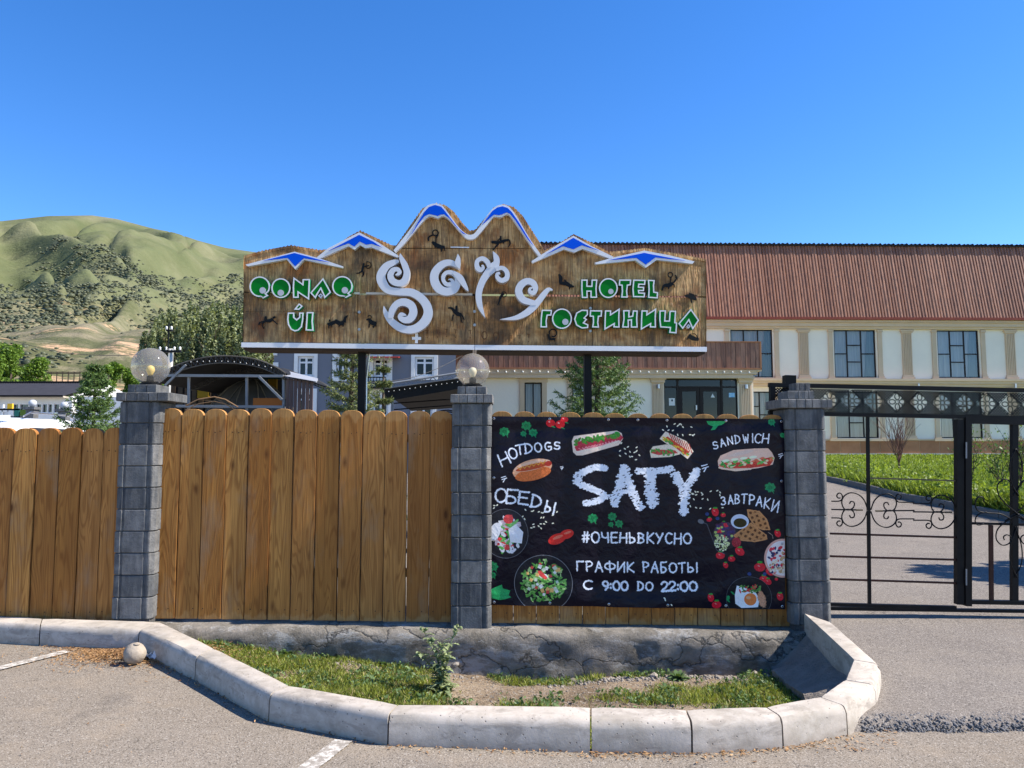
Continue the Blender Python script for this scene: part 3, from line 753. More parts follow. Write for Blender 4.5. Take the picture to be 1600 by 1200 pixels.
plank_panel('lower weathered plank fence panel at the left edge, standing left of the left pillar', [-128, -92, -56, -19, 18, 54, 89.5, 124, 158, 194],
            lambda k: [672, 670, 671, 668, 669, 668.5, 668, 669, 668, 676][k], lambda c: 972)
plank_panel('tall brown plank fence panel between the left and middle block pillars', [243.5, 279, 315, 350.5, 386, 421.5, 457, 493, 529, 564.5, 600, 635.5, 671, 706],
            lambda k: [638, 639, 639, 639.5, 638, 638.5, 640, 640.5, 641, 641.5, 642, 642, 642][k], lambda c: 966 + (c-243)*.013)
plank_panel('brown plank fence panel mostly covered by the dark food banner', [767.5, 802, 837.5, 873, 909, 944.5, 980, 1015.5, 1051, 1086.5, 1122, 1158, 1194, 1229],
            lambda k: [642.5, 643, 643.5, 644, 644.5, 645.5, 646, 646, 646.5, 647, 647, 648, 648][k], lambda c: 973 + (c-768)*.012)

# ================================================================ banner print (painted in numpy) and the vinyl sheet
SS = 2.0; BX0, BY0, BX1, BY1 = 20, 36, 1558, 1042
BW, BH = int((BX1-BX0)*SS), int((BY1-BY0)*SS)
IMG = np.zeros((BH, BW, 3), dtype=np.float32); IMG[:] = (.0085, .006, .013)
rg = np.random.RandomState(3); _small = rg.rand(BH//6+2, BW//6+2).astype(np.float32)
NOI = np.kron(_small, np.ones((6, 6), np.float32))[:BH, :BW]
_s2 = rg.rand(BH//24+2, BW//24+2).astype(np.float32); NOI2 = np.kron(_s2, np.ones((24, 24), np.float32))[:BH, :BW]
for _ in range(2):
    NOI = (NOI + np.roll(NOI, 3, 0) + np.roll(NOI, 3, 1))/3
    NOI2 = (NOI2 + np.roll(NOI2, 12, 0) + np.roll(NOI2, 12, 1))/3
def window(x0, y0, x1, y1):
    a, b, c, d = [int(max(0, v)) for v in ((x0-BX0)*SS, (y0-BY0)*SS, (x1-BX0)*SS, (y1-BY0)*SS)]
    c = min(c+1, BW); d = min(d+1, BH)
    if a >= c or b >= d: return None
    yy_, xx_ = np.mgrid[b:d, a:c]
    return (slice(b, d), slice(a, c)), xx_/SS+BX0, yy_/SS+BY0
def put_px(sl, mask, col, noise=0.0, src=None):
    col = np.array(col, np.float32); reg = IMG[sl]; m_ = mask[..., None]
    c = col[None, None, :]*(1 + noise*((src if src is not None else NOI)[sl][..., None]*2-1)) if noise else np.broadcast_to(col, reg.shape)
    IMG[sl] = reg*(1-m_) + c*m_
def poly(pts, col, noise=0.0):
    pts = np.array(pts, float); r_ = window(pts[:, 0].min()-1, pts[:, 1].min()-1, pts[:, 0].max()+1, pts[:, 1].max()+1)
    if r_ is None: return
    sl, X, Y = r_; ins = np.zeros(X.shape, bool); n = len(pts)
    for i in range(n):
        x0, y0 = pts[i]; x1, y1 = pts[(i+1) % n]
        if y0 == y1: continue
        c = ((y0 > Y) != (y1 > Y)) & (X < (x1-x0)*(Y-y0)/(y1-y0)+x0); ins ^= c
    put_px(sl, ins.astype(np.float32), col, noise)
def ell(cx, cy, a, b, ang, col, noise=0.0, rough=0.0, ring=None, sub=None):
    m = max(a, b)*1.3+2; r_ = window(cx-m, cy-m, cx+m, cy+m)
    if r_ is None: return
    sl, X, Y = r_; t = math.radians(ang); dx, dy = X-cx, Y-cy; u = (dx*math.cos(t)+dy*math.sin(t))/a; v = (-dx*math.sin(t)+dy*math.cos(t))/b
    d = np.sqrt(u*u+v*v) + rough*(NOI[sl]-.5)*2
    mk = (np.abs(d-1) < ring) if ring else (d < 1)
    put_px(sl, mk.astype(np.float32), col, noise)
def brush(pts, w_, col=(.80, .82, .88), rough=.35, hard=True):
    pts = [tuple(p) for p in pts]; xs = [p[0] for p in pts]; ys = [p[1] for p in pts]
    r_ = window(min(xs)-w_*1.5, min(ys)-w_*1.5, max(xs)+w_*1.5, max(ys)+w_*1.5)
    if r_ is None: return
    sl, X, Y = r_; D = np.full(X.shape, 1e9)
    for (x0, y0), (x1, y1) in zip(pts, pts[1:]):
        L = (x1-x0)**2+(y1-y0)**2+1e-9; t = np.clip(((X-x0)*(x1-x0)+(Y-y0)*(y1-y0))/L, 0, 1)
        D = np.minimum(D, np.hypot(X-x0-t*(x1-x0), Y-y0-t*(y1-y0)))
    mk = D < w_/2*(1 + rough*(NOI[sl]-.5)*2.4)
    put_px(sl, mk.astype(np.float32), col, .08)
def arc(cx, cy, rx, ry, a0, a1, n=14):
    return [(cx+rx*math.cos(math.radians(a0+(a1-a0)*i/n)), cy+ry*math.sin(math.radians(a0+(a1-a0)*i/n))) for i in range(n+1)]
G = {
 'H': [[(.05,0),(0,1)], [(.95,0),(1,1)], [(0,.52),(1,.48)]], 'O': [arc(.5,.5,.48,.5,-100,265,22)], 'T': [[(0,.06),(1,0)], [(.5,0),(.45,1)]],
 'D': [[(.1,0),(.12,1)], [(0,.02)] + arc(.15,.5,.8,.48,-80,85,12) + [(0,1)]], 'G': [arc(.55,.5,.52,.5,-50,-330,16), [(.55,.55),(1,.55),(.98,.85)]],
 'S': [[(.95,.12)] + arc(.5,.26,.42,.26,-40,-250,9) + arc(.5,.74,.45,.26,-60,130,9) + [(.0,.88)]], 'A': [[(.5,0),(0,1)], [(.5,0),(1,1)], [(.2,.62),(.85,.62)]],
 'N': [[(0,1),(.05,0),(.95,1),(1,0)]], 'W': [[(0,0),(.25,1),(.5,.3),(.75,1),(1,0)]], 'I': [[(.5,0),(.5,1)]], 'C': [arc(.58,.5,.55,.5,-50,-310,16)],
 'Y': [[(0,0),(.5,.5)], [(1,0),(.5,.5),(.45,1)]], 'Б': [[(.95,0),(.1,.03),(.08,1)], [(.08,.5)] + arc(.3,.73,.55,.26,-80,80,9) + [(.08,1)]],
 'Е': [[(.95,0),(.08,.04),(.1,1),(1,.97)], [(.0,.5),(.8,.47)]], 'Ы': [[(.05,0),(.05,1)], [(.05,.5)] + arc(.2,.73,.4,.26,-80,80,8) + [(.05,1)], [(.98,.0),(1,1)]],
 'З': [arc(.4,.25,.42,.25,-150,85,9) + arc(.4,.74,.5,.26,-85,150,9)], 'В': [[(.08,0),(.1,1)], [(.0,.02)] + arc(.3,.25,.5,.24,-80,85,8) + arc(.3,.74,.6,.26,-85,85,8) + [(.0,1)]],
 'Р': [[(.1,0),(.12,1)], [(.0,.04)] + arc(.3,.28,.62,.27,-80,85,9) + [(.1,.58)]], 'К': [[(.08,0),(.08,1)], [(.95,0),(.1,.55),(1,1)]],
 'И': [[(.05,0),(.02,1),(.95,0),(1,1)]], 'Ч': [[(.02,0),(.1,.42),(.5,.55),(.92,.45)], [(.95,0),(.95,1)]], 'Ь': [[(.1,0),(.1,1)], [(.1,.5)] + arc(.3,.73,.55,.26,-80,80,9) + [(.1,1)]],
 'У': [[(0,0),(.5,.55)], [(1,0),(.25,1)]], 'Г': [[(.1,1),(.08,.02),(1,0)]], 'Ф': [[(.5,-.05),(.5,1.05)], arc(.5,.45,.5,.32,-90,270,18)],
 '9': [arc(.48,.3,.42,.3,0,360,14), [(.9,.3),(.85,.7),(.45,1)]], '0': [arc(.5,.5,.46,.5,-90,270,20)], '2': [arc(.45,.27,.45,.27,-170,30,9) + [(0,1),(1,.97)]],
 ':': [[(.5,.32),(.5,.38)], [(.5,.78),(.5,.84)]], '#': [[(.32,0),(.2,1)], [(.75,0),(.65,1)], [(0,.34),(1,.3)], [(0,.7),(.97,.66)]], 'М': [[(0,1),(.1,0),(.5,.7),(.9,0),(1,1)]],
 'Л': [[(0,1),(.3,0),(.9,0),(1,1)]] }
def glyph(ch, cx, cy, w_, h, rot=0, th=8, rough=.4):
    c, s_ = math.cos(math.radians(rot)), math.sin(math.radians(rot))
    for st in G[ch]:
        P = []
        for x, y in st:
            dx, dy = (x-.5)*w_, (y-.5)*h; P.append((cx+dx*c-dy*s_, cy+dx*s_+dy*c))
        brush(P, th, rough=rough)
for ch, x, y, h, r_ in [('H',88,267,62,-24),('O',134,236,54,-20),('T',172,214,50,-8),('D',216,207,50,-6),('O',266,202,46,-8),('G',318,196,42,-6),('S',366,191,36,-4)]: glyph(ch, x, y, h*.80, h*1.05, r_, 8)
for ch, x, y, h, r_ in [('S',1196,180,38,-14),('A',1233,166,40,-14),('N',1272,154,42,-12),('D',1312,147,44,-8),('W',1356,142,44,-6),('I',1391,140,46,-2),('C',1418,141,48,3),('H',1457,141,50,6)]: glyph(ch, x, y, h*.62, h, r_, 6.5)
for ch, x, y, h, r_ in [('О',72,462,72,4),('Б',128,468,76,5),('Е',190,474,68,8),('Д',256,492,66,12),('Ы',328,522,58,14)]:
    glyph({'О':'O','Д':'D'}.get(ch, ch), x, y, h*.84, h, r_, 10)
for ch, x, y, h, r_ in [('З',1236,476,42,-6),('А',1274,470,46,-3),('В',1310,466,48,0),('Т',1346,464,50,2),('Р',1384,468,52,4),('А',1422,476,52,6),('К',1462,486,54,8),('И',1507,501,60,12)]:
    glyph({'А':'A','Т':'T'}.get(ch, ch), x, y, h*.55, h, r_, 7)
def word(txt, xa, xb, ya, yb, th, gap=.28, widths=None):
    wd = {' ': .55, ':': .28, 'Ф': 1.15, 'Ы': 1.15, 'О': .95, '0': .95}; tot = sum(wd.get(c, .8) for c in txt) + gap*(len(txt)-1); u = (xb-xa)/tot; x = xa
    for k, c in enumerate(txt):
        ww = wd.get(c, .8)*u
        if c != ' ':
            f = (x-xa)/(xb-xa); glyph({'О':'O','Н':'H','Т':'T','А':'A','С':'C','Д':'D'}.get(c, c), x+ww/2, (ya+yb)/2 + rg.uniform(-2, 2), ww, (yb-ya)*rg.uniform(.93, 1.05), rg.uniform(-3, 3), th)
        x += ww + gap*u
word('#ОЧЕНЬВКУСНО', 498, 1070, 652, 706, 9); word('ГРАФИК', 466, 768, 806, 857, 8.5); word('РАБОТЫ', 815, 1098, 806, 858, 8.5)
word('С', 503, 552, 909, 953, 9); word('9:00', 604, 738, 909, 954, 10.5, .12); word('ДО', 788, 868, 909, 953, 9); word('22:00', 912, 1100, 908, 955, 10.5, .12)
def rough_stroke(P, w0, n=90, edge=0.5):
    C_ = crom([(*p, 0) for p in P], 12); C_ = [(a, b) for a, b, _ in C_]; brush(C_, w0, rough=.25)
    for k in range(n):
        i = rg.randint(0, len(C_)-1); a = rg.uniform(0, 6.28); x, y = C_[i]; d = w0*rg.uniform(.30, .56); x += math.cos(a)*d; y += math.sin(a)*d*.8
        t = rg.uniform(-.5, .3); L = rg.uniform(5, 15); brush([(x-L*math.cos(t), y-L*math.sin(t)*.7), (x+L*math.cos(t), y+L*math.sin(t)*.7)], rg.uniform(5, 11), rough=.5)
    for k in range(n//9):
        i = rg.randint(0, len(C_)-1); x, y = C_[i]; a = rg.uniform(0, 6.28); d = w0*rg.uniform(.38, .5); ell(x+math.cos(a)*d, y+math.sin(a)*d, rg.uniform(3, 9), 2, rg.uniform(-60, 20), (.011, .01, .018))
rough_stroke([(618, 310), (570, 305), (520, 322), (480, 350), (480, 390), (530, 415), (600, 445), (608, 470), (560, 490), (515, 497)], 34)
rough_stroke([(718, 305), (700, 380), (680, 450), (668, 500)], 36); rough_stroke([(718, 305), (745, 390), (775, 460), (803, 522)], 30); rough_stroke([(690, 435), (765, 432)], 24, 40)
rough_stroke([(790, 325), (860, 322), (930, 318), (962, 306)], 32); rough_stroke([(858, 325), (860, 400), (862, 460), (868, 500)], 44)
rough_stroke([(985, 340), (1005, 385), (1035, 420)], 30, 50); rough_stroke([(1100, 318), (1070, 365), (1040, 420), (1032, 480), (1028, 545)], 34)
for cx, cy, sc in [(1143, 300, 1), (88, 372, .8), (392, 310, .5), (1538, 232, .7)]:
    for (a, b, c_, d) in [(-18, -8, 10, -16), (-14, 6, 16, -4), (-6, 22, 4, 4)]: brush([(cx+a*sc, cy+b*sc), (cx+c_*sc, cy+d*sc)], 4.5*sc+1)
# seeds
for (x0, y0, x1, y1, n) in [(670, 150, 800, 265, 17), (920, 60, 1110, 130, 16), (1060, 420, 1240, 540, 20), (180, 535, 370, 635, 22), (900, 985, 1000, 1030, 3), (10, 500, 60, 530, 3)]:
    for _ in range(n): ell(rg.uniform(x0, x1), rg.uniform(y0, y1), 6.5, 3.2, rg.uniform(-60, 80), (.66, .62, .48))
GR = (.015, .20, .065)
def parsley(cx, cy, s_):
    for a in range(0, 360, 52): ell(cx+s_*.55*math.cos(math.radians(a)), cy+s_*.5*math.sin(math.radians(a)), s_*.36, s_*.3, a, GR, .35, .3)
    ell(cx, cy, s_*.4, s_*.35, 0, (.01, .13, .045), .3); brush([(cx, cy), (cx+s_*.6, cy+s_*1.0)], 3, GR)
for p in [(90, 118, 30), (205, 85, 30), (190, 128, 18), (240, 122, 26), (552, 578, 30), (655, 568, 26), (648, 610, 16), (690, 605, 24), (1480, 402, 32), (1545, 122, 16), (30, 840, 30), (28, 885, 20), (1490, 52, 22)]: parsley(*p)
poly([(20, 960), (50, 945), (75, 935), (80, 955), (120, 965), (110, 990), (125, 1000), (90, 1012), (60, 1016), (22, 1005)], (.02, .27, .08), .3)
poly([(1150, 50), (1255, 50), (1230, 70), (1210, 75), (1195, 95), (1172, 100), (1185, 78), (1160, 68)], (.02, .27, .08), .3)
def tomato(cx, cy, r_): ell(cx, cy, r_, r_*.85, 0, (.50, .012, .02), .25); ell(cx-r_*.3, cy-r_*.3, r_*.22, r_*.15, 30, (.75, .35, .35)); ell(cx+r_*.6, cy+r_*.8, r_*.5, 3, 20, GR)
tomato(332, 70, 24); tomato(382, 76, 25); tomato(405, 50, 20)
def berry(cx, cy, r_, ang=70, leaf=True):
    ell(cx, cy, r_, r_*.75, ang, (.50, .012, .025), .3); ell(cx-r_*.2, cy-r_*.2, r_*.25, r_*.12, 30, (.70, .20, .18))
    if leaf: ell(cx, cy-r_*.85, r_*.5, r_*.22, 0, (.03, .22, .03), .3)
for p in [(1193, 535, 24, 80), (1235, 552, 14, 0), (1163, 577, 14, -20), (1238, 598, 15, 0), (1220, 765, 24, 0), (1322, 742, 26, 40), (1280, 782, 19, 0), (1248, 815, 17, 60), (1520, 645, 21, 60), (1425, 822, 30, 0), (1480, 845, 26, 30), (1445, 885, 24, 0), (1468, 898, 20, 40), (1532, 975, 22, 80), (1168, 985, 22, 80), (1200, 1022, 26, 0), (1513, 885, 10, 0)]: berry(*p)
for p in [(1152, 548), (1205, 570), (1450, 858), (1370, 858), (1498, 850)]: ell(*p, 10, 9, 0, (.02, .04, .14), .3)
# hot dog
ell(236, 318, 106, 50, -16, (.60, .30, .17), .12); ell(240, 345, 96, 34, -14, (.55, .13, .035), .3); ell(235, 300, 98, 24, -15, (.62, .38, .26), .1)
ell(238, 306, 92, 15, -14, (.40, .06, .02), .2); ell(320, 288, 18, 14, -14, (.35, .03, .02)); brush([(160+12*i, 318-3.2*i + (7 if i % 2 else -7)) for i in range(13)], 5, (.72, .30, .05))
# long roll with greens and ham
def roll(cx, cy, a, b, ang, bun):
    ell(cx, cy, a, b, ang, bun, .08); t = math.radians(ang)
    def q(u, v): return cx+u*math.cos(t)-v*math.sin(t), cy+u*math.sin(t)+v*math.cos(t)
    return q
poly([(443, 165), (455, 138), (680, 106), (705, 120), (712, 150), (690, 185), (500, 242), (468, 243), (450, 225)], (.66, .50, .40), .07)
poly([(458, 200), (470, 170), (690, 115), (714, 145), (690, 172), (500, 225), (470, 222)], (.40, .03, .05), .35)
for i in range(60): u = rg.rand(); ell(462+u*230, 172-u*42+rg.uniform(-14, 14), rg.uniform(6, 15), rg.uniform(4, 8), rg.uniform(0, 180), (.03+.06*rg.rand(), .14+.14*rg.rand(), .03), .3)
for i in range(12): u = i/12; brush([(480+u*210, 205-u*50), (500+u*200, 215-u*52), (520+u*180, 196-u*40)], 5, (.62, .22, .24))
brush([(470, 226), (600, 195), (690, 165)], 12, (.68, .55, .45), .2)
# club sandwich halves
poly([(853, 215), (870, 190), (940, 178), (1000, 200), (1010, 230), (960, 245), (860, 252)], (.68, .55, .42), .1); poly([(858, 225), (875, 205), (985, 210), (1000, 225), (900, 236)], (.42, .05, .04), .4)
for i in range(22): ell(862+rg.rand()*140, 218+rg.uniform(-12, 18), 9, 4, rg.uniform(0, 180), (.06, .24, .04), .3)
poly([(905, 148), (935, 108), (1045, 160), (1083, 215), (1050, 256), (1030, 240)], (.68, .55, .42), .1); poly([(925, 150), (945, 135), (1060, 215), (1050, 240), (1025, 225)], (.48, .06, .03), .45)
for i in range(26): u = rg.rand(); ell(925+u*130, 145+u*92+rg.uniform(-10, 10), 9, 4, 40+rg.uniform(-20, 20), (.55, .35, .03) if i % 2 else (.05, .25, .04), .3)
for i in range(9): brush([(955+13*i, 120+7*i), (970+13*i, 150+9*i)], 5, (.36, .04, .03))
# baguette
poly([(1208, 262), (1222, 235), (1290, 205), (1400, 195), (1470, 193), (1490, 215), (1505, 245), (1495, 280), (1420, 300), (1300, 318), (1225, 308), (1210, 290)], (.62, .40, .30), .08)
poly([(1212, 285), (1260, 268), (1360, 272), (1490, 238), (1503, 250), (1480, 285), (1380, 300), (1240, 305)], (.45, .04, .025), .4)
for i in range(46): u = rg.rand(); ell(1225+u*270, 280-u*35+rg.uniform(-10, 22), rg.uniform(7, 17), rg.uniform(4, 8), rg.uniform(-40, 40), [(.04, .25, .04), (.62, .50, .30), (.10, .35, .07), (.55, .12, .06)][i % 4], .3)
for i in range(4): ell(1250+i*48, 262-i*7, 20, 7, -8, (.62, .66, .45))
brush([(1215, 300), (1300, 314), (1380, 305)], 9, (.64, .46, .33), .2); ell(1330, 222, 70, 10, -14, (.72, .52, .42), .05)
# sausage piece
ell(365, 690, 48, 27, -20, (.55, .025, .02), .15); ell(415, 664, 38, 24, -20, (.55, .025, .02), .15); ell(370, 680, 28, 8, -22, (.70, .16, .10), .1); ell(420, 656, 20, 6, -20, (.70, .16, .10), .1)
# plates
ell(95, 665, 118, 130, 0, (.018, .016, .022)); ell(95, 665, 118, 130, 0, (.10, .10, .11), ring=.012)
cols = [(.62, .60, .60), (.08, .30, .06), (.55, .05, .05), (.60, .56, .60), (.14, .36, .10), (.45, .35, .38)]
for i in range(120): a = rg.uniform(-2.2, 2.2); r_ = rg.rand()**.5*88; ell(85+r_*math.cos(a), 672+r_*1.1*math.sin(a*1.3), rg.uniform(7, 22), rg.uniform(4, 12), rg.uniform(0, 180), cols[i % 6], .25, .2)
poly([(110, 640), (150, 615), (188, 655), (180, 715), (120, 710)], (.64, .62, .64), .1); ell(40, 655, 28, 50, 20, (.60, .59, .60), .1); ell(110, 588, 26, 24, 0, (.5, .05, .05), .3)
ell(293, 925, 152, 150, 0, (.016, .015, .02)); ell(293, 925, 152, 150, 0, (.16, .16, .17), ring=.010)
for i in range(230): a = rg.uniform(0, 6.28); r_ = rg.rand()**.6*118; ell(293+r_*math.cos(a), min(1012, 915+r_*.95*math.sin(a)), rg.uniform(7, 17), rg.uniform(3, 7), rg.uniform(0, 180), [(.05, .18, .03), (.14, .33, .07), (.09, .26, .05), (.28, .42, .16)][i % 4], .3, .25)
for i in range(34):
    a = rg.uniform(0, 6.28); r_ = rg.rand()**.5*105; cx, cy = 293+r_*math.cos(a), 905+r_*.9*math.sin(a); s_ = rg.uniform(9, 15); t = rg.uniform(0, 1.5); c_ = [(.62, .62, .58), (.62, .36, .12), (.45, .52, .38), (.5, .06, .05)][i % 4]
    poly([(cx+s_*math.cos(t+k*1.571), cy+s_*math.sin(t+k*1.571)) for k in range(4)], c_, .15)
poly([(262, 860), (280, 855), (315, 895), (305, 905), (275, 885)], (.6, .06, .05), .15)
# skillet with waffles
brush([(1120, 590), (1150, 600), (1200, 735), (1240, 755)], 4, (.06, .06, .07)); ell(1120, 588, 16, 12, 20, (.12, .12, .13)); ell(1250, 660, 70, 72, 0, (.03, .025, .03))
ell(1245, 640, 56, 52, 0, (.05, .03, .06), .5)
for i in range(26): ell(1240+rg.uniform(-45, 45), 630+rg.uniform(-35, 35), rg.uniform(6, 12), rg.uniform(5, 9), 0, [(.04, .03, .10), (.45, .02, .04), (.30, .38, .10), (.05, .02, .05)][i % 4], .3)
for i in range(90): a = rg.uniform(0, 6.28); r_ = rg.rand()**.5; ell(1228+42*r_*math.cos(a), 700+42*r_*math.sin(a), 5, 3.5, rg.uniform(0, 180), [(.50, .52, .25), (.36, .40, .16), (.62, .62, .40)][i % 3], .2)
def waffle(pts, ox, oy, ang):
    poly(pts, (.36, .16, .06), .25); t = math.radians(ang)
    P = np.array(pts); cx, cy = P.mean(0)
    for i in range(-5, 6):
        for j in range(-5, 6):
            x, y = cx + (i*26*math.cos(t)-j*26*math.sin(t)), cy + (i*26*math.sin(t)+j*26*math.cos(t)); ins = False; n = len(pts)
            for k in range(n):
                x0, y0 = pts[k]; x1, y1 = pts[(k+1) % n]
                if (y0 > y) != (y1 > y) and x < (x1-x0)*(y-y0)/(y1-y0)+x0: ins = not ins
            if ins: poly([(x+9*math.cos(t+k*1.571+.785), y+9*math.sin(t+k*1.571+.785)) for k in range(4)], (.09, .035, .015))
    for k in range(len(pts)): brush([pts[k], pts[(k+1) % len(pts)]], 6, (.42, .19, .075), .3)
waffle([(1292, 660), (1380, 592), (1400, 612), (1458, 655), (1462, 675), (1400, 688), (1320, 682)], 0, 0, 30); waffle([(1362, 522), (1420, 530), (1460, 572), (1478, 625), (1440, 625), (1405, 612), (1368, 560)], 0, 0, 70)
ell(1322, 585, 44, 36, 0, (.42, .46, .56), .05); ell(1324, 592, 34, 24, 0, (.04, .03, .01)); ell(1322, 585, 44, 36, 0, (.60, .64, .72), ring=.06)
ell(1305, 695, 24, 26, 0, (.25, .02, .03), .5); brush([(1470, 640), (1492, 655), (1495, 672)], 3, (.25, .2, .16))
# bowl and fried egg plate
ell(1548, 775, 100, 102, 0, (.52, .28, .22), .1); ell(1550, 775, 90, 92, 0, (.62, .55, .52), .08)
for i in range(60): ell(1530+rg.uniform(-55, 28), 780+rg.uniform(-60, 70), rg.uniform(5, 13), rg.uniform(4, 9), rg.uniform(0, 180), [(.5, .03, .05), (.03, .03, .09), (.42, .25, .12), (.60, .48, .34)][i % 4], .25)
ell(1370, 985, 118, 112, 0, (.010, .010, .014)); ell(1370, 985, 118, 112, 0, (.08, .08, .09), ring=.008)
poly([(1306, 920), (1345, 930), (1400, 950), (1425, 990), (1415, 1030), (1330, 1036), (1300, 1015), (1296, 970)], (.66, .66, .68), .05)
for i in range(40): ell(1375+rg.uniform(-55, 55), 935+rg.uniform(-16, 20), rg.uniform(6, 14), 4, rg.uniform(0, 180), [(.05, .18, .04), (.45, .04, .04), (.12, .24, .06)][i % 3], .3)
ell(1436, 990, 20, 45, -15, (.48, .22, .12), .35, .2); ell(1376, 990, 32, 32, 0, (.62, .17, .045), .12); ell(1366, 982, 12, 8, 0, (.75, .40, .22)); ell(1262, 985, 9, 12, 0, GR, .3)
for p in [(20, 1000), (1262, 1000), (1285, 960)]: ell(*p, 14, 4, 40, GR, .3)

img = bpy.data.images.new('banner_print', BW, BH, alpha=False, float_buffer=False); img.colorspace_settings.name = 'sRGB'
BR_ = IMG.max(2, keepdims=True); IMG = np.where((BR_ > .04) & (BR_ < .7), np.clip(IMG*1.3, 0, .85), IMG)
sr = np.where(IMG <= .0031308, IMG*12.92, 1.055*np.power(np.clip(IMG, 1e-6, 1), 1/2.4)-.055)
buf = np.ones((BH, BW, 4), np.float32); buf[..., :3] = np.clip(sr, 0, 1)[::-1]; img.pixels.foreach_set(buf.ravel()); img.update(); img.pack()
t = NT('printed vinyl'); ti = t.n('ShaderNodeTexImage'); ti.image = img; t.l(t.tc.outputs['UV'], ti.inputs[0])
nb = t.bump(t.noise(t.map((3, 1, 3)), 3.5, 4, .6, .5), .35, .03); M_VINYL = t.fin(ti.outputs[0], .28, nb, .14)
YB = 6.665
TL, TR, BR, BL = at(767.2, 650.5, YB), at(1225.5, 655, YB), at(1226.5, 952, YB), at(767.6, 945, YB)
def bpos(u, v):                                         # u right, v down
    p = TL.lerp(TR, u).lerp(BL.lerp(BR, u), v)
    r_ = 0
    r_ += .010*math.sin(18*(u*.6+v)+2)*math.exp(-u*6)*(1-v) + .010*math.sin(15*((1-u)*.6+v))*math.exp(-(1-u)*6)*(1-v)
    r_ += .009*math.sin(v*34 - 7*math.sin(math.pi*u))*max(0, v-.72)/.28*math.sin(math.pi*u)**.5
    r_ += .006*math.sin(u*41+v*3) + .010*math.sin(v*3.1)*math.sin(u*7+1) + .004*nz(u*9, v*5, 1, 3)
    r_ += .006*math.sin(52*v+4*u)*max(0, .16-v)/.16
    sag = .008*math.sin(math.pi*u*3)**2*(v > .5)*(v-.5)
    return Vector((p.x, p.y - r_*1.1, p.z - sag))
nu, nv = 150, 100; V = []; UV = []
for j in range(nv+1):
    for i in range(nu+1): V.append(bpos(i/nu, j/nv)); UV.append((i/nu, 1-j/nv))
F = [(j*(nu+1)+i, (j+1)*(nu+1)+i, (j+1)*(nu+1)+i+1, j*(nu+1)+i+1) for j in range(nv) for i in range(nu)]
ban = thing('banner', ((TL.x+TR.x)/2, YB, BL.z), 'dark food banner reading SATY with sandwiches and opening hours, hung on the planks', 'banner')
o = npmesh('vinyl_sheet', [tuple(v) for v in V], F, M_VINYL, ban, smooth=True)
uvl = o.data.uv_layers.new(name='UVMap'); li = np.zeros(len(o.data.loops), np.int32); o.data.loops.foreach_get('vertex_index', li)
uvl.data.foreach_set('uv', np.array(UV, np.float32)[li].ravel())
mb = MB(); k = 10
mb.add([(.011*math.cos(6.283*i/k), 0, .011*math.sin(6.283*i/k)) for i in range(k)] + [(.0055*math.cos(6.283*i/k), -.002, .0055*math.sin(6.283*i/k)) for i in range(k)], [(i, (i+1) % k, k+(i+1) % k, k+i) for i in range(k)])
me_eye = mb.mesh('eyelet', M_CHROME)
for (u, v) in [(.01, .012), (.2, .012), (.4, .012), (.5, .012), (.6, .012), (.8, .012), (.99, .012), (.01, .33), (.01, .66), (.99, .33), (.99, .66), (.01, .985), (.2, .985), (.4, .985), (.6, .985), (.8, .985), (.99, .985)]:
    put(me_eye, 'eyelet', ban, bpos(u, v) + Vector((0, -.006, 0)) - ban.location)

# ================================================================ the big sign
SY = R(3.6); SF = Frame(-.3, 7.15, SY)
def sp(px, py, d=0): return SF.px(px, py, d)
def Zm(ox, oy, sc, pts, d=0.0):                         # points measured on an enlarged crop of the photograph -> sign plane
    return [sp(ox + p[0]/sc, oy + p[1]/sc, d) + tuple(q/sc/FPX*7.3 for q in p[2:]) for p in pts]
sign = thing('hotel_sign', (-.3, 7.2, 0), 'big wooden sign with blue topped peaks and green and white letters on black posts', 'sign')
prof = [(381, 402), (410, 394), (455, 385.5), (500, 393), (519, 391), (545, 372), (563, 362.5), (590, 375), (612, 385.5), (619, 386), (640, 356), (660, 328), (670, 323), (682, 320), (696, 323), (709, 333),
        (722, 350), (734, 363), (743, 361), (757, 344), (771, 327), (786, 321), (803, 326), (817, 340), (831, 362), (847, 387), (850, 394), (870, 385), (896, 368), (925, 382), (951, 396), (980, 393), (1008, 390), (1060, 399), (1103, 407.5)]
def pan(pts, nm='wood_panel'):
    mb = MB(); mb.prism(SF, [sp(*p) for p in pts], -.016, 0); c = sum(p[0] for p in pts)/len(pts); cy = sum(p[1] for p in pts)/len(pts); u, v = sp(c, cy)
    mb.build(nm, M_SIGNW, sign)
pan([(619.5, 387), *prof[10:25], (846.5, 387.9)])
pan([(381, 402), *prof[1:9], (618, 388.6), (740, 388.6), (847, 388.6), *prof[26:], (1103, 463), (840, 459.6), (560.8, 457.4), (381, 455.7)])
pan([(380.5, 457.3), (558.5, 459), (558.5, 487.6), (380.3, 486.1)]); pan([(380.3, 486.6), (558.5, 488), (558.5, 536), (380, 534)])
pan([(559.6, 461), (740.8, 462.5), (740.8, 538.5), (559.6, 536)]); pan([(741.8, 462.3), (925, 463.8), (925, 540), (741.8, 538.5)]); pan([(926, 464), (1103, 465), (1103, 542), (926, 540)])
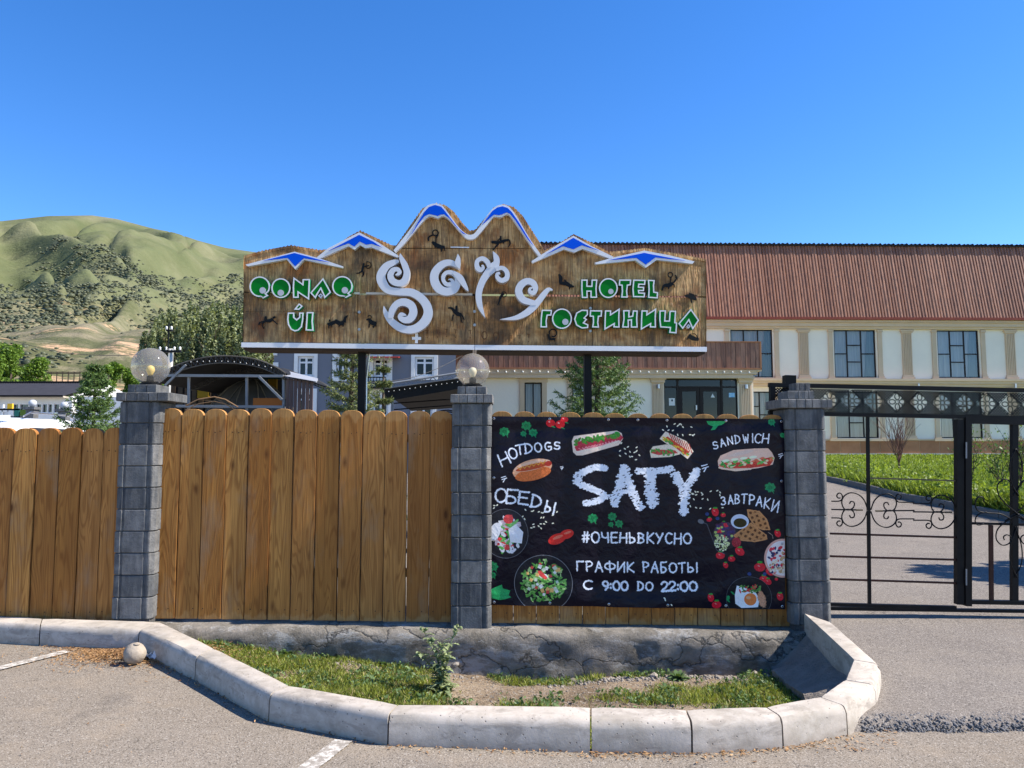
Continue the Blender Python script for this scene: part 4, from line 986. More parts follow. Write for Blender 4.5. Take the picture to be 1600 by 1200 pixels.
# cladding over the top edge and ends of the box
mb = MB(); P = [sp(*p) for p in [(380.5, 534)] + prof + [(1103.5, 541)]]; vs = []
C_ = ([(*p, 0) for p in P]); n = len(C_)
C_ = [Vector(c) for c in C_]; D_ = []
for a, b in zip(C_, C_[1:]):
    k_ = max(1, int((b-a).length/.016)); D_ += [a.lerp(b, q/k_) for q in range(k_)]
C_ = D_ + [C_[-1]]; n = len(C_)
for i_, (u, v, _) in enumerate(C_):
    h_ = .010 + .007*(i_ % 2) + .003*math.sin(i_*2.7); vs += [SF.W(u, v+h_, .006), SF.W(u, v+h_+.004, -.27), SF.W(u, v-.01, -.27), SF.W(u, v-.01, .006)]
fs = [(4*i+a, 4*i+4+a, 4*i+4+(a+1) % 4, 4*i+(a+1) % 4) for i in range(n-1) for a in range(4)]
mb.add(vs, fs); mb.build('edge_cladding', M_SIGNW, sign)
mb = MB()
for (a, b) in [((385, 400), (385, 530)), ((558, 380), (558, 535)), ((741, 370), (741, 538)), ((925, 388), (925, 540)), ((1098, 410), (1098, 540))]:
    u0, v0 = sp(*a); u1, v1 = sp(*b); mb.fbox(SF, u0-.02, u0+.02, v1, v0, -.017, -.06)
u0, v0 = sp(622, 387); u1, v1 = sp(845, 387); mb.fbox(SF, u0, u1, v0-.03, v0+.03, -.0165, -.04)
mb.build('frame_batten', M_DARKWOOD, sign)
# white gutter below
for (a, b) in [((377, 541), (741.5, 545)), ((742.2, 545), (1104.5, 548))]:
    mb = MB(); P = [sp(a[0], a[1]-6, .05), sp(b[0], b[1]-6, .05), sp(b[0], b[1]+1.5, .05), sp(a[0], a[1]+1.5, .05)]; mb.prism(SF, P, -.26, .05); mb.build('white_ledge', M_WHITE, sign)
    mb = MB(); P = [sp(a[0]+3, a[1]+1.7, .03), sp(b[0]-3, b[1]+1.7, .03), sp(b[0]-3, b[1]+5, .03), sp(a[0]+3, a[1]+5, .03)]; mb.prism(SF, P, -.24, .03); mb.build('ledge_underside', M_DARKWOOD, sign)
# peak trims
def trim(ox, oy, sc, white, blues):
    mb = MB(); mb.prism(SF, Zm(ox, oy, sc, white, .05), .0015, .05); tr_ = mb.build('peak_trim', M_WHITE, sign)
    for bl in blues: mb = MB(); mb.prism(SF, Zm(ox, oy, sc, bl, .056), .051, .056); mb.build('snow_panel', M_BLUE, tr_)
trim(380, 380, 8, [(28, 268), (300, 195), (640, 106), (950, 188), (1250, 290), (1238, 308), (760, 207), (650, 327), (543, 202), (60, 288)], [[(250, 218), (640, 122), (1080, 240), (755, 187), (648, 290), (556, 184)]])
trim(370, 310, 4.2105, [(525, 388), (600, 328), (805, 223), (940, 295), (1062, 375), (1060, 390), (885, 322), (845, 327), (812, 307), (775, 337), (735, 314), (545, 396)], [[(600, 346), (805, 239), (900, 285), (955, 322), (890, 299), (850, 304), (808, 283), (772, 317), (735, 295), (660, 322)]])
trim(730, 310, 4.1026, [(413, 402), (500, 345), (680, 239), (800, 307), (937, 374), (920, 387), (740, 324), (685, 347), (620, 327), (420, 414)], [[(505, 358), (680, 252), (760, 296), (845, 335), (735, 300), (681, 326), (615, 306)]])
trim(730, 310, 4.1026, [(818, 412), (940, 378), (1135, 334), (1300, 365), (1457, 404), (1445, 419), (1215, 394), (1145, 444), (1078, 397), (825, 422)], [[(905, 396), (1135, 349), (1400, 400), (1207, 378), (1145, 424), (1085, 381)]])
def smooth_poly(P, sub=3): return [p[:2] for p in crom([(*p, 0) for p in P], sub)]
trim(600, 310, 6.154, smooth_poly([(92, 500), (150, 425), (280, 258), (380, 108), (430, 63), (490, 49), (552, 64), (600, 118), (660, 200), (730, 290), (790, 340), (830, 350), (870, 335), (920, 270), (980, 180), (1040, 104), (1095, 68), (1142, 60), (1192, 74), (1240, 122), (1300, 212), (1390, 368), (1450, 458), (1512, 545)])
     + smooth_poly([(1490, 560), (1430, 482), (1350, 362), (1260, 232), (1212, 167), (1180, 152), (1140, 174), (1110, 182), (1060, 177), (1020, 217), (960, 292), (900, 362), (862, 390), (820, 394), (780, 377), (720, 312), (660, 242), (612, 192), (572, 172), (545, 177), (520, 192), (490, 182), (440, 172), (400, 197), (340, 262), (250, 372), (170, 462), (110, 517)]),
     [[(265, 345), (320, 240), (388, 130), (432, 82), (490, 63), (548, 78), (592, 128), (650, 206), (720, 296), (790, 348), (755, 335), (690, 268), (622, 186), (577, 152), (542, 155), (517, 170), (486, 160), (432, 150), (390, 170), (335, 240)],
      [(945, 252), (990, 190), (1042, 120), (1090, 86), (1140, 76), (1188, 90), (1228, 130), (1290, 218), (1370, 352), (1436, 455), (1385, 395), (1335, 320), (1260, 205), (1212, 148), (1180, 133), (1140, 152), (1105, 161), (1058, 155), (1010, 195)]])
# green channel letters
def letter(ox, oy, sc, pts, dot=None, hole=None):
    P = Zm(ox, oy, sc, pts, .06); mb = MB(); mb.prism(SF, P, .0015, .058); L = mb.build('letter', [M_GREENS], sign)
    mb = MB(); mb.prism(SF, P, .0585, .062, True); mb.build('face', M_GREEN, L)
    mb = MB(); mb.ring(SF, P, .0115, .0625, .067); mb.build('rim', M_WHITE, L)
    if dot:
        x, y, r_ = dot; Q = Zm(ox, oy, sc, [(x+r_*math.cos(a*.3927), y+r_*math.sin(a*.3927)) for a in range(16)], .06); mb = MB(); mb.prism(SF, Q, .0625, .068); mb.build('dot', M_GREYDOT, L)
    if hole:
        mb = MB(); mb.ring(SF, Zm(ox, oy, sc, hole, .06), .010, .01, .06); mb.build('diamond', M_WHITE, L)
def circ(cx, cy, rx, ry=None, a0=0, a1=360, n=26):
    ry = ry or rx; return [(cx+rx*math.cos(math.radians(a0+(a1-a0)*i/n)), cy+ry*math.sin(math.radians(a0+(a1-a0)*i/n))) for i in range(n + (0 if a1-a0 == 360 else 1))]
A_ = (380, 380, 8)
qA = lambda cx, cy: circ(cx, cy, 128, 128, -290, 30, 26) + [(cx+82, cy+88), (cx+112, cy+112), (cx+40, cy+148), (cx+22, cy+122)]
letter(*A_, qA(208, 545), (245, 592, 40)); letter(*A_, circ(472, 563, 120, 124), (470, 622, 39)); letter(*A_, qA(1240, 540), (1272, 590, 40))
letter(*A_, [(630, 425), (740, 505), (745, 450), (835, 450), (825, 710), (695, 625), (695, 685), (625, 685), (620, 550)])
letter(*A_, [(1000, 435), (1100, 615), (1015, 695), (1005, 655), (970, 580), (925, 650), (905, 695), (838, 622)], None, [(968, 628), (1000, 655), (968, 690), (935, 655)])
letter(*A_, [(560, 868), (640, 868), (640, 925), (670, 950), (700, 925), (700, 868), (755, 868), (752, 960), (735, 1050), (690, 1095), (645, 1105), (595, 1080), (560, 1020), (550, 950)])
letter(*A_, [(700, 752), (748, 788), (700, 835), (635, 832)]); letter(*A_, [(795, 862), (880, 862), (870, 975), (880, 1095), (780, 1092), (788, 975)])
D_ = (830, 420, 5.714)
letter(*D_, [(447, 97), (503, 97), (502, 152), (536, 152), (538, 97), (590, 97), (583, 180), (588, 260), (528, 260), (528, 206), (502, 206), (504, 262), (452, 262), (446, 180)])
letter(*D_, circ(688, 173, 84, 89), (710, 204, 24)); letter(*D_, [(785, 97), (892, 97), (888, 148), (862, 152), (856, 200), (862, 258), (802, 258), (808, 200), (805, 152), (780, 150)])
letter(*D_, [(910, 97), (1020, 100), (1016, 146), (964, 144), (962, 160), (1008, 162), (1006, 200), (962, 200), (964, 212), (1016, 214), (1012, 256), (908, 254), (902, 180)])
letter(*D_, [(1040, 99), (1102, 102), (1096, 150), (1098, 205), (1132, 210), (1128, 266), (1042, 260), (1046, 180)])
letter(*D_, [(93, 366), (186, 368), (180, 418), (146, 420), (138, 470), (142, 525), (82, 524), (84, 440)])
letter(*D_, circ(274, 446, 89, 91), (304, 475, 28))
letter(*D_, [(505, 368), (507, 410), (480, 440), (500, 452), (474, 482), (510, 498), (508, 530), (450, 534), (400, 505), (382, 450), (402, 392), (450, 366)])
letter(*D_, [(524, 370), (633, 372), (629, 428), (604, 430), (598, 480), (606, 526), (542, 524), (550, 480), (548, 430), (520, 428)])
for ox in (652, 977): letter(*D_, [(ox+6, 372), (ox+62, 372), (ox+60, 402), (ox+138, 352), (ox+134, 440), (ox+136, 526), (ox+80, 524), (ox+82, 500), (ox, 548), (ox+2, 450)])
letter(*D_, [(820, 370), (878, 370), (876, 424), (900, 420), (906, 372), (950, 373), (946, 450), (950, 526), (888, 526), (888, 462), (870, 464), (872, 526), (810, 525), (822, 450)])
letter(*D_, [(1144, 372), (1202, 372), (1196, 462), (1228, 462), (1234, 375), (1292, 376), (1286, 478), (1302, 482), (1296, 578), (1230, 572), (1236, 530), (1150, 524), (1142, 450)])
letter(*D_, [(1424, 357), (1498, 460), (1440, 545), (1405, 466), (1352, 540), (1312, 490)], None, [(1405, 492), (1424, 514), (1405, 534), (1384, 514)])
# the white swirls
def swirl(ox, oy, sc, strokes):
    L = None
    for i, st in enumerate(strokes):
        st = [(a_, b_, c_*.9) for a_, b_, c_ in st]; mb = MB(); mb.stroke(SF, Zm(ox, oy, sc, st, .08), .0015, .076 + .004*i, .003, 8)
        mb.m = [0]*len(mb.f)
        if L is None: L = mb.build('white_letter', M_LETW, sign, smooth='auto')
        else: mb.build('swirl', M_LETW, L, smooth='auto')
B_ = (570, 380, 7.5)
swirl(*B_, [[(398, 205, 30), (340, 222, 70), (250, 270, 92), (190, 370, 110), (205, 460, 118), (275, 545, 100), (400, 568, 92), (540, 575, 100), (650, 635, 105), (725, 730, 112), (740, 830, 115), (690, 930, 115), (590, 1000, 105), (480, 1010, 95), (380, 970, 95), (290, 890, 80), (240, 805, 55), (222, 735, 6)],
            [(415, 120, 8), (428, 175, 55), (470, 260, 80), (492, 350, 80), (465, 440, 88), (400, 470, 80), (325, 440, 85), (300, 375, 78), (330, 318, 65), (380, 305, 55), (408, 335, 50), (390, 362, 40), (358, 372, 10)],
            [(300, 880, 60), (320, 790, 80), (375, 715, 85), (460, 690, 98), (545, 730, 100), (568, 810, 100), (530, 885, 95), (465, 900, 80), (415, 870, 60), (425, 835, 48), (460, 838, 35), (488, 848, 6)]])
swirl(*B_, [[(1112, 300, 6), (1060, 250, 60), (980, 225, 80), (890, 260, 95), (820, 350, 105), (820, 450, 112), (875, 535, 110), (960, 565, 105), (1040, 540, 105), (1085, 470, 85), (1085, 400, 75), (1035, 350, 62), (970, 340, 52), (925, 375, 50), (920, 430, 48), (955, 478, 52), (1005, 480, 55), (1030, 450, 45), (1010, 425, 30), (978, 425, 6)],
            [(1090, 125, 4), (1095, 180, 55), (1090, 240, 70), (1112, 300, 10)], [(1040, 340, 40), (1110, 400, 80), (1155, 470, 70), (1195, 535, 38), (1214, 562, 4)]])
Cc = (730, 380, 8.573)
swirl(*Cc, [[(345, 105, 4), (385, 180, 75), (395, 250, 90), (350, 320, 130), (265, 410, 105), (195, 530, 95), (155, 670, 92), (165, 810, 82), (200, 910, 50), (240, 995, 3)],
            [(300, 330, 60), (270, 250, 72), (205, 205, 66), (135, 240, 62), (135, 320, 72), (175, 355, 75), (215, 330, 45), (200, 292, 30)],
            [(380, 350, 60), (470, 332, 60), (530, 385, 66), (530, 465, 72), (465, 500, 70), (410, 465, 62), (400, 415, 46), (440, 400, 34)]])
swirl(*Cc, [[(1145, 625, 18), (1090, 618, 58), (1030, 680, 82), (960, 770, 90), (880, 860, 100), (780, 940, 92), (640, 1000, 62), (440, 1020, 3)],
            [(930, 800, 60), (850, 790, 85), (745, 750, 100), (690, 650, 105), (720, 560, 105), (800, 510, 95), (880, 530, 90), (915, 600, 78), (890, 665, 62), (845, 650, 55), (840, 612, 42), (880, 592, 20)]])
# white cross, bolts, petroglyph cut-outs
u, v = sp(651, 529); mb = MB(); mb.fbox(SF, u-.042, u+.042, v-.013, v+.013, .0015, .02); mb.fbox(SF, u-.013, u+.013, v+.0135, v+.045, .0015, .02); mb.fbox(SF, u-.013, u+.013, v-.045, v-.0135, .0015, .02); mb.build('plus_sign', M_WHITE, sign)
for (px, py) in [(561.5, 488), (561.5, 515), (741.5, 487), (741.5, 508), (922.3, 482), (922, 517.5)]:
    u, v = sp(px, py); mb = MB(); mb.prism(SF, [(u+.014*math.cos(a*.785), v+.014*math.sin(a*.785)) for a in range(8)], .0015, .014); mb.build('bolt', M_SCREW, sign)
u0, v0 = sp(704, 386.6); u1, v1 = sp(733, 387.3); mb = MB(); mb.fbox(SF, u0, u1, v1-.002, v1+.008, .0015, .006); mb.build('seam_strip', M_WHITE, sign)
for (a, b) in [((553.5, 457.3), (562, 457.3)), ((572, 457.4), (738, 459))]:
    u0, v0 = sp(*a); u1, v1 = sp(*b); mb = MB(); mb.prism(SF, [(u0, v0+.004), (u1, v1+.004), (u1, v1-.016), (u0, v0-.016)], -.03, -.018+.0225); mb.build('seam_strip', M_LETS, sign)
def cut(ox, oy, sc, strokes):
    mb = MB()
    for i, st in enumerate(strokes): mb.stroke(SF, Zm(ox, oy, sc, st, .01), .0015, .008+.0006*i, .0005, 4)
    mb.build('petroglyph', M_CUT, sign)
Z1_ = (370, 310, 4.2105); Z2_ = (730, 310, 4.1026)
ringp = lambda cx, cy, r_, w_, a0=0, a1=360: [(cx+r_*math.cos(math.radians(a0+(a1-a0)*i/10)), cy+r_*math.sin(math.radians(a0+(a1-a0)*i/10)), w_) for i in range(11)]
cut(*Z1_, [ringp(1307, 226, 19, 7), [(1285, 285, 16), (1310, 305, 26), (1345, 320, 26), (1368, 315, 10)], [(1300, 300, 10), (1305, 325, 6)], [(1350, 325, 12), (1345, 350, 6)], [(1365, 320, 9), (1368, 345, 5)], [(1290, 240, 8), (1262, 255, 10), (1262, 280, 8)], [(1310, 245, 6), (1308, 290, 6)], [(1325, 240, 4), (1310, 265, 4)]])
cut(*Z1_, [[(833, 425, 12), (830, 450, 14), (825, 475, 14)], [(825, 475, 9), (805, 490, 8), (785, 492, 6)], [(828, 475, 10), (832, 495, 8), (825, 515, 6)], [(835, 450, 6), (870, 440, 5)], ringp(862, 438, 22, 4, -110, 120), [(850, 415, 2), (852, 460, 2)]])
cut(*Z1_, [[(190, 775, 12), (190, 800, 18), (215, 805, 22), (235, 790, 16)], [(235, 785, 12), (253, 780, 14)], [(185, 810, 14), (150, 818, 8), (145, 835, 6)], [(190, 800, 6), (165, 830, 6), (180, 858, 5)], [(235, 800, 8), (268, 828, 6)]])
cut(*Z1_, [[(595, 825, 8), (615, 825, 24), (640, 815, 22), (655, 812, 26), (680, 822, 28), (705, 815, 26)], [(610, 810, 14), (608, 795, 5)], [(650, 812, 18), (654, 795, 5)], [(705, 815, 20), (715, 785, 15), (730, 770, 7)], [(605, 830, 9), (605, 855, 5)], [(622, 830, 9), (620, 850, 5)], [(675, 825, 9), (672, 845, 5)], [(700, 825, 8), (698, 843, 5)]])
cut(*Z1_, [[(853, 800, 8), (868, 795, 16), (885, 815, 28), (905, 820, 26), (918, 815, 12)], ringp(873, 780, 11, 4, -180, 90), [(872, 825, 9), (868, 850, 5)], [(905, 830, 10), (898, 853, 6)], [(912, 825, 8), (914, 842, 5)]])
cut(*Z1_, [[(1390, 720, 8), (1412, 722, 14), (1435, 745, 24), (1460, 762, 26), (1480, 762, 14)], [(1445, 705, 14), (1445, 745, 18)], [(1480, 765, 9), (1497, 800, 5)], [(1425, 765, 9), (1415, 805, 5)], [(1470, 770, 10), (1483, 820, 5)]])
cut(*Z2_, [[(155, 280, 12), (175, 280, 20), (200, 282, 18), (240, 270, 16), (270, 265, 12)], [(215, 240, 10), (215, 275, 14)], [(215, 250, 6), (190, 278, 5)], [(200, 290, 12), (165, 330, 5)], [(270, 265, 9), (276, 290, 7), (262, 312, 5)], [(235, 270, 8), (232, 290, 5)]])
cut(*Z2_, [[(588, 485, 9), (600, 510, 24), (600, 540, 20), (635, 545, 26), (660, 560, 22), (685, 565, 10)], [(625, 520, 9), (638, 545, 14)], [(660, 560, 10), (655, 582, 5)], [(602, 545, 8), (600, 552, 4)]])
cut(*Z2_, [ringp(1303, 489, 15, 6), [(1250, 590, 8), (1262, 560, 16), (1290, 557, 26), (1320, 545, 20)], [(1318, 545, 10), (1342, 515, 9), (1335, 490, 7)], [(1308, 505, 5), (1300, 555, 6)], [(1295, 560, 10), (1290, 580, 5)], [(1325, 550, 7), (1330, 570, 4)]])
cut(*Z2_, [[(235, 608, 14), (215, 630, 16), (205, 660, 10), (195, 685, 5)], ringp(235, 615, 17, 4)])
cut(*Z2_, [[(1395, 625, 10), (1425, 625, 28), (1450, 635, 30), (1470, 650, 10)], [(1420, 605, 5), (1475, 625, 5)], [(1435, 640, 10), (1440, 670, 5)]])
cut(*Z2_, [ringp(550, 862, 24, 8, -200, 110), [(522, 870, 12), (530, 900, 14), (560, 900, 14)], [(530, 900, 8), (526, 912, 4)], [(562, 895, 8), (562, 918, 4)]])
cut(*Z2_, [[(1420, 878, 24), (1445, 895, 28), (1485, 905, 18)], [(1430, 870, 4), (1460, 868, 4), (1480, 895, 4)], [(1420, 885, 8), (1410, 905, 4)]])
# painted-over ghost letters low on the board
mb = MB()
for i, (px, py) in enumerate([(668, 522), (684, 521), (698, 520), (712, 521), (735, 522), (757, 524), (775, 525), (786, 529), (799, 530), (812, 530), (826, 528)]):
    u, v = sp(px, py); d1 = .003 + i*.00005
    if i in (5, 6): mb.ring(SF, [(u+.028*math.cos(a*.5236), v+.04*math.sin(a*.5236)) for a in range(12)], .008, .0015, d1)
    else: mb.fbox(SF, u-.003, u+.003, v+.0, v+.03, .0015, d1); mb.fbox(SF, u-.006, u+.002, v-.04, v-.03, .0015, d1); mb.fbox(SF, u-.018, u+.01, v+.031, v+.036, .0015, d1)
mb.build('ghost_lettering', mat('stain ghost', (.16, .075, .03), (.09, .04, .02), 30, .7), sign)
# posts and rear brace
for i, (px, w_) in enumerate([(565.5, .062), (918, .062)]):
    u, v = sp(px, 600, -.13); v0 = sp(px, 548, -.13)[1]; mb = MB(); mb.fbox(SF, u-w_/2-.003, u+w_/2+.003, 0, v0, -.09, -.16); mb.build('post', M_BLACK, sign)
u, v = sp(577, 548, -.2); u1, v1 = sp(566, 640, -.2); mb = MB(); mb.tube([SF.W(u, v, -.2), SF.W(u1+.03, v1+.3, -.2), SF.W(u1+.03, v1, -.2)], .014, 6); mb.build('cable_pipe', M_CHROME, sign)

# ================================================================ the gate
GF = Frame(2.4, 7.0)
def gp(px, py, d=0): return GF.px(px, py, d)
gate = thing('metal_gate', (2.4, 7.0, .1), 'black wrought iron gate with a lattice band on top and scrolls in its lower panels', 'gate')
def bar(a, b, w_, d=.03, name='bar', m=None, dd=0.0):
    (u0, v0), (u1, v1) = gp(*a), gp(*b); t = Vector((u1-u0, v1-v0)).normalized(); n_ = Vector((-t.y, t.x))*w_/2
    mb = MB(); mb.prism(GF, [(u0+n_.x, v0+n_.y), (u1+n_.x, v1+n_.y), (u1-n_.x, v1-n_.y), (u0-n_.x, v0-n_.y)], dd-d/2, dd+d/2); return mb.build(name, m or M_BLACK, gate)
pw = 7.0/FPX
XR = 1760
ly = lambda x: 600.5 + (x-1201)*.0215                   # top line of the band
bar((1201, ly(1201)+1), (XR, ly(XR)+1), 6.5*pw, .05, 'top_rail'); bar((1201, 645.0), (XR, 645+(XR-1201)*.0205), 6.5*pw, .05, 'lower_rail')
bar((1206.5, 604), (1206.5, 652), 8*pw, .048, 'end_stile'); bar((1206.5, 652.3), (1206.5, 965), 5*pw, .04, 'end_stile')
# main post and the wicket frame
bar((1498.5, 655), (1498.5, 944), 10.5*pw, .06, 'post', dd=-.002); bar((1510, 652), (1510, 946), 9.5*pw, .055, 'wicket_stile', dd=.012)
bar((1240.5, 585), (1240.5, 700), 17*pw, .09, 'rear_post', dd=-.12); bar((1240.5, 700), (1240.5, 975), 17*pw, .09, 'rear_post', dd=-.12)
bar((1515.5, 657.5), (XR, 664), 9*pw, .05, 'wicket_top', dd=.008); bar((1584.5, 663), (1584.5, 940), 9*pw, .045, 'wicket_mullion'); bar((1740, 664), (1740, 950), 9*pw, .05, 'wicket_stile')
bar((1515.5, 817.5), (1578, 819), 3.6*pw, .024, 'bar'); bar((1590, 819.3), (1735, 822), 3.6*pw, .024, 'bar'); bar((1548, 820.5), (1549, 938), 5.5*pw, .024, 'bar', M_RUST); bar((1625, 823), (1626, 938), 5.5*pw, .024, 'bar', M_RUST)
bar((1515.5, 940), (XR, 944), 6*pw, .05, 'wicket_bottom', dd=.008)
bar((1297, 944), (1493, 949), 4.5*pw, .04, 'bottom_rail'); bar((1297, 950.5), (XR, 957), 4.5*pw, .05, 'bottom_rail')
bar((1355.5, 651), (1358.5, 943), 4.6*pw, .022, 'upright')
for ya, yb, m_ in [(833.6, 839.6, M_RUST), (869, 874.6, M_RUST), (904.8, 911, M_RUST)]:
    bar((1297, ya), (1355, ya+1.8), 2.9*pw, .018, 'bar', m_); bar((1360, ya+2), (1493, yb), 2.9*pw, .018, 'bar', m_)
bar((1359, 747), (1493, 751), 2.2*pw, .014, 'bar', M_BRONZE)
for y in (702, 899): bar((1505, y-11), (1505, y+14), 1.6*pw, .012, 'hinge', M_STEELG, dd=.047)
mb = MB(); prof_ = [(.0,0)]
# the lattice band
u0 = gp(1210.5, 610)[0]; u1 = gp(XR, 610)[0]; pit = .0262; nrow = 8
dia = [gp(x, 624)[0] for x in [1225 + 35.15*i for i in range(16)]]
mbL = MB(); Uu = lambda k: u0 + k*pit/2
def band(u): px = 800 + (u+2.4)/7*FPX; return gp(px, ly(px)+5.5)[1], gp(px, 641.5+(px-1201)*.0205)[1]
ncol = int((u1-u0)/(pit))
for c in range(ncol):
    for r_ in range(nrow):
        uu = u0 + c*pit; vt, vb = band(uu); hh = (vt-vb)/nrow; v = vb + r_*hh
        cu, cv = uu+pit/2, v+hh/2
        if any(abs(cu-d_)/.095 + abs(cv-(vt+vb)/2)/.095 < 1.0 for d_ in dia): continue
        for q, (a, b) in enumerate((((uu, v), (uu+pit, v+hh)), ((uu, v+hh), (uu+pit, v)))):
            t = Vector((b[0]-a[0], b[1]-a[1])).normalized(); n_ = Vector((-t.y, t.x))*.0052; z = .001*q
            vs = [GF.W(a[0]+n_.x, a[1]+n_.y, z), GF.W(b[0]+n_.x, b[1]+n_.y, z), GF.W(b[0]-n_.x, b[1]-n_.y, z), GF.W(a[0]-n_.x, a[1]-n_.y, z)]
            vs += [p - GF.N*.004 for p in vs]; mbL.add(vs, [(0, 3, 2, 1), (4, 5, 6, 7), (0, 1, 5, 4), (2, 3, 7, 6)])
mbL.build('lattice_sheet', M_BLACK, gate, kind='stuff')
mb = MB(); g0 = Frame(0, 0)
def petal(cu, cv): return [(cu, .0, cv)]
for a in range(4):
    ca, sa = math.cos(a*math.pi/2), math.sin(a*math.pi/2); pts = []
    for i in range(15):
        t = 2*math.pi*i/14; x = .046 + .028*math.cos(t); y = .021*math.sin(t); pts.append((x*ca-y*sa, -.006, x*sa+y*ca))
    mb.tube(pts, .0052, 5)
mb.tube([(.018*math.cos(i*.6283), -.008, .018*math.sin(i*.6283)) for i in range(11)], .003, 5)
me_orn = mb.mesh('flower_ornament', M_BRONZE)
mb = MB(); R_ = .098
for a, b in [((0, R_), (R_, 0)), ((R_, 0), (0, -R_)), ((0, -R_), (-R_, 0)), ((-R_, 0), (0, R_))]: mb.tube([(a[0], 0, a[1]), (b[0], 0, b[1])], .004, 4)
me_dia = mb.mesh('diamond_frame', M_BLACK)
for d_ in dia:
    vt, vb = band(d_); p = GF.W(d_, (vt+vb)/2, .006) - gate.location; put(me_dia, 'diamond_frame', gate, p); put(me_orn, 'flower_ornament', gate, p)
# scroll work
def scroll(pts, r_=.0062, name='scroll', d=.0):
    mb = MB(); P = crom([(*gp(*p), 0) for p in pts], 5); mb.tube([GF.W(p[0], p[1], d) for p in P], r_, 6); return mb.build(name, M_BLACK, gate, smooth=True)
def zc(x, y): return 1290 + x/5.161, 700 + y/5.161
A1 = [(-145, -45), (-133, -65), (-110, -60), (-105, -38), (-120, -10), (-155, 3), (-190, -10), (-207, -60), (-188, -108), (-137, -135), (-75, -122), (-28, -78), (0, -5)]
B1 = [(-218, -95), (-232, -92), (-247, -108), (-238, -128), (-218, -132), (-203, -112), (-205, -84), (-222, -70), (-250, -67)]
def unit(cx, cy, s_, linelen, dd):
    for v in (1, -1):
        scroll([zc(cx+s_*x, cy+v*y) for x, y in A1], d=dd); scroll([zc(cx+s_*x, cy+v*y) for x, y in B1] + [zc(cx+s_*(-250-linelen*.5), cy-v*67), zc(cx+s_*(-250-linelen), cy-v*67)], d=dd)
    a = zc(cx-s_*70, cy+3); b = zc(cx-s_*(250+linelen), cy-1); bar(a, b, 2.0*pw, .012, 'bar', dd=dd); u0, v0 = gp(*zc(cx-s_*66, cy+3)); mb = MB()
    mb.tube([GF.W(u0+s_*k, v0, dd) for k in (-.03, -.028, 0, .026, .03)], .009, 6); mb.build('leaf_knob', M_BRONZE, gate)
unit(335, 496, 1, 40, .006); unit(362, 504, -1, 100, .006); unit(1060, 516, 1, 100, -.006)
def zw(x, y): return 1440 + x/3.158, 600 + y/3.158
CX = 456
for s_ in (1, -1):
    for st in [[(455, 320), (430, 370), (424, 430), (438, 500), (470, 550)], [(462, 700), (430, 790), (428, 880), (462, 952)],
               [(432, 505), (422, 478), (392, 470), (364, 500), (372, 550), (410, 595), (470, 645), (510, 675)], [(470, 640), (410, 675), (365, 715), (358, 762), (385, 792), (420, 785), (432, 757), (412, 742), (394, 752), (398, 768)],
               [(298, 582), (290, 558), (266, 560), (254, 590), (270, 625), (320, 635), (380, 640), (430, 665)], [(296, 688), (268, 694), (254, 672), (270, 642), (310, 630)]]:
        scroll([zw(CX + s_*(x-CX), y) for x, y in st], .0058 if s_ == 1 else .0056, d=.026 + (.004 if s_ == 1 else 0))

# ================================================================ the hotel
rnd = random.Random(5)
def holes_wall(mb, F, us, ue, vs, ve, holes, d, depth):
    U = sorted({us, ue, *[h[0] for h in holes], *[h[1] for h in holes]}); Vv = sorted({vs, ve, *[h[2] for h in holes], *[h[3] for h in holes]})
    for a, b in zip(U, U[1:]):
        for c, e in zip(Vv, Vv[1:]):
            cu, cv = (a+b)/2, (c+e)/2
            if any(h[0] < cu < h[1] and h[2] < cv < h[3] for h in holes): continue
            mb.add([F.W(a, c, d), F.W(b, c, d), F.W(b, e, d), F.W(a, e, d)], [(0, 1, 2, 3)])
    for h in holes:
        q = [(h[0], h[2]), (h[1], h[2]), (h[1], h[3]), (h[0], h[3])]
        for i in range(4):
            a, b = q[i], q[(i+1) % 4]; mb.add([F.W(*a, d), F.W(*b, d), F.W(*b, d-depth), F.W(*a, d-depth)], [(0, 3, 2, 1)])
HF = Frame(10.0, 40.0, R(1.3))
hp = lambda x, y, d=0: HF.px(x, y, d)
hotel = thing('hotel_building', (10, 40, 1.0), 'two storey cream hotel with red brown clad mansard, beige pilasters and tall dark windows', 'building')
def box_part(F, parent, name, m, a, b, d0, d1, pf=None, **kw):
    (u0, v0), (u1, v1) = pf(*a), pf(*b); mb = MB(); mb.fbox(F, u0, u1, v0, v1, d0, d1); return mb.build(name, m, parent, **kw)
V_ = lambda y: hp(1338, y)[1]
U_ = lambda x: hp(x, 600)[0]
base = V_(712); cor0, cor1 = V_(604), V_(592); eave = V_(503); top = V_(379)
wc = [U_(1338 + 162*k) for k in range(-3, 4)]; ww = (U_(1368.5) - U_(1303))/2
UL, UR = U_(842), U_(1900)
wins = []
for c in wc:
    wins.append((c-ww, c+ww, V_(590), V_(515.5)))
    wins.append((c-ww, c+ww, V_(684.5), V_(612)))
mb = MB(); holes_wall(mb, HF, UL, UR, base-.3, eave+.1, wins, 0, .22)
for (uu, s_) in ((UL, 1), (UR, -1)):
    mb.add([HF.W(uu, base-.3, 0), HF.W(uu, eave+.1, 0), HF.W(uu, eave+.1, -12), HF.W(uu, base-.3, -12)], [(0, 1, 2, 3)])
mb.build('wall', M_PLASTER, hotel)
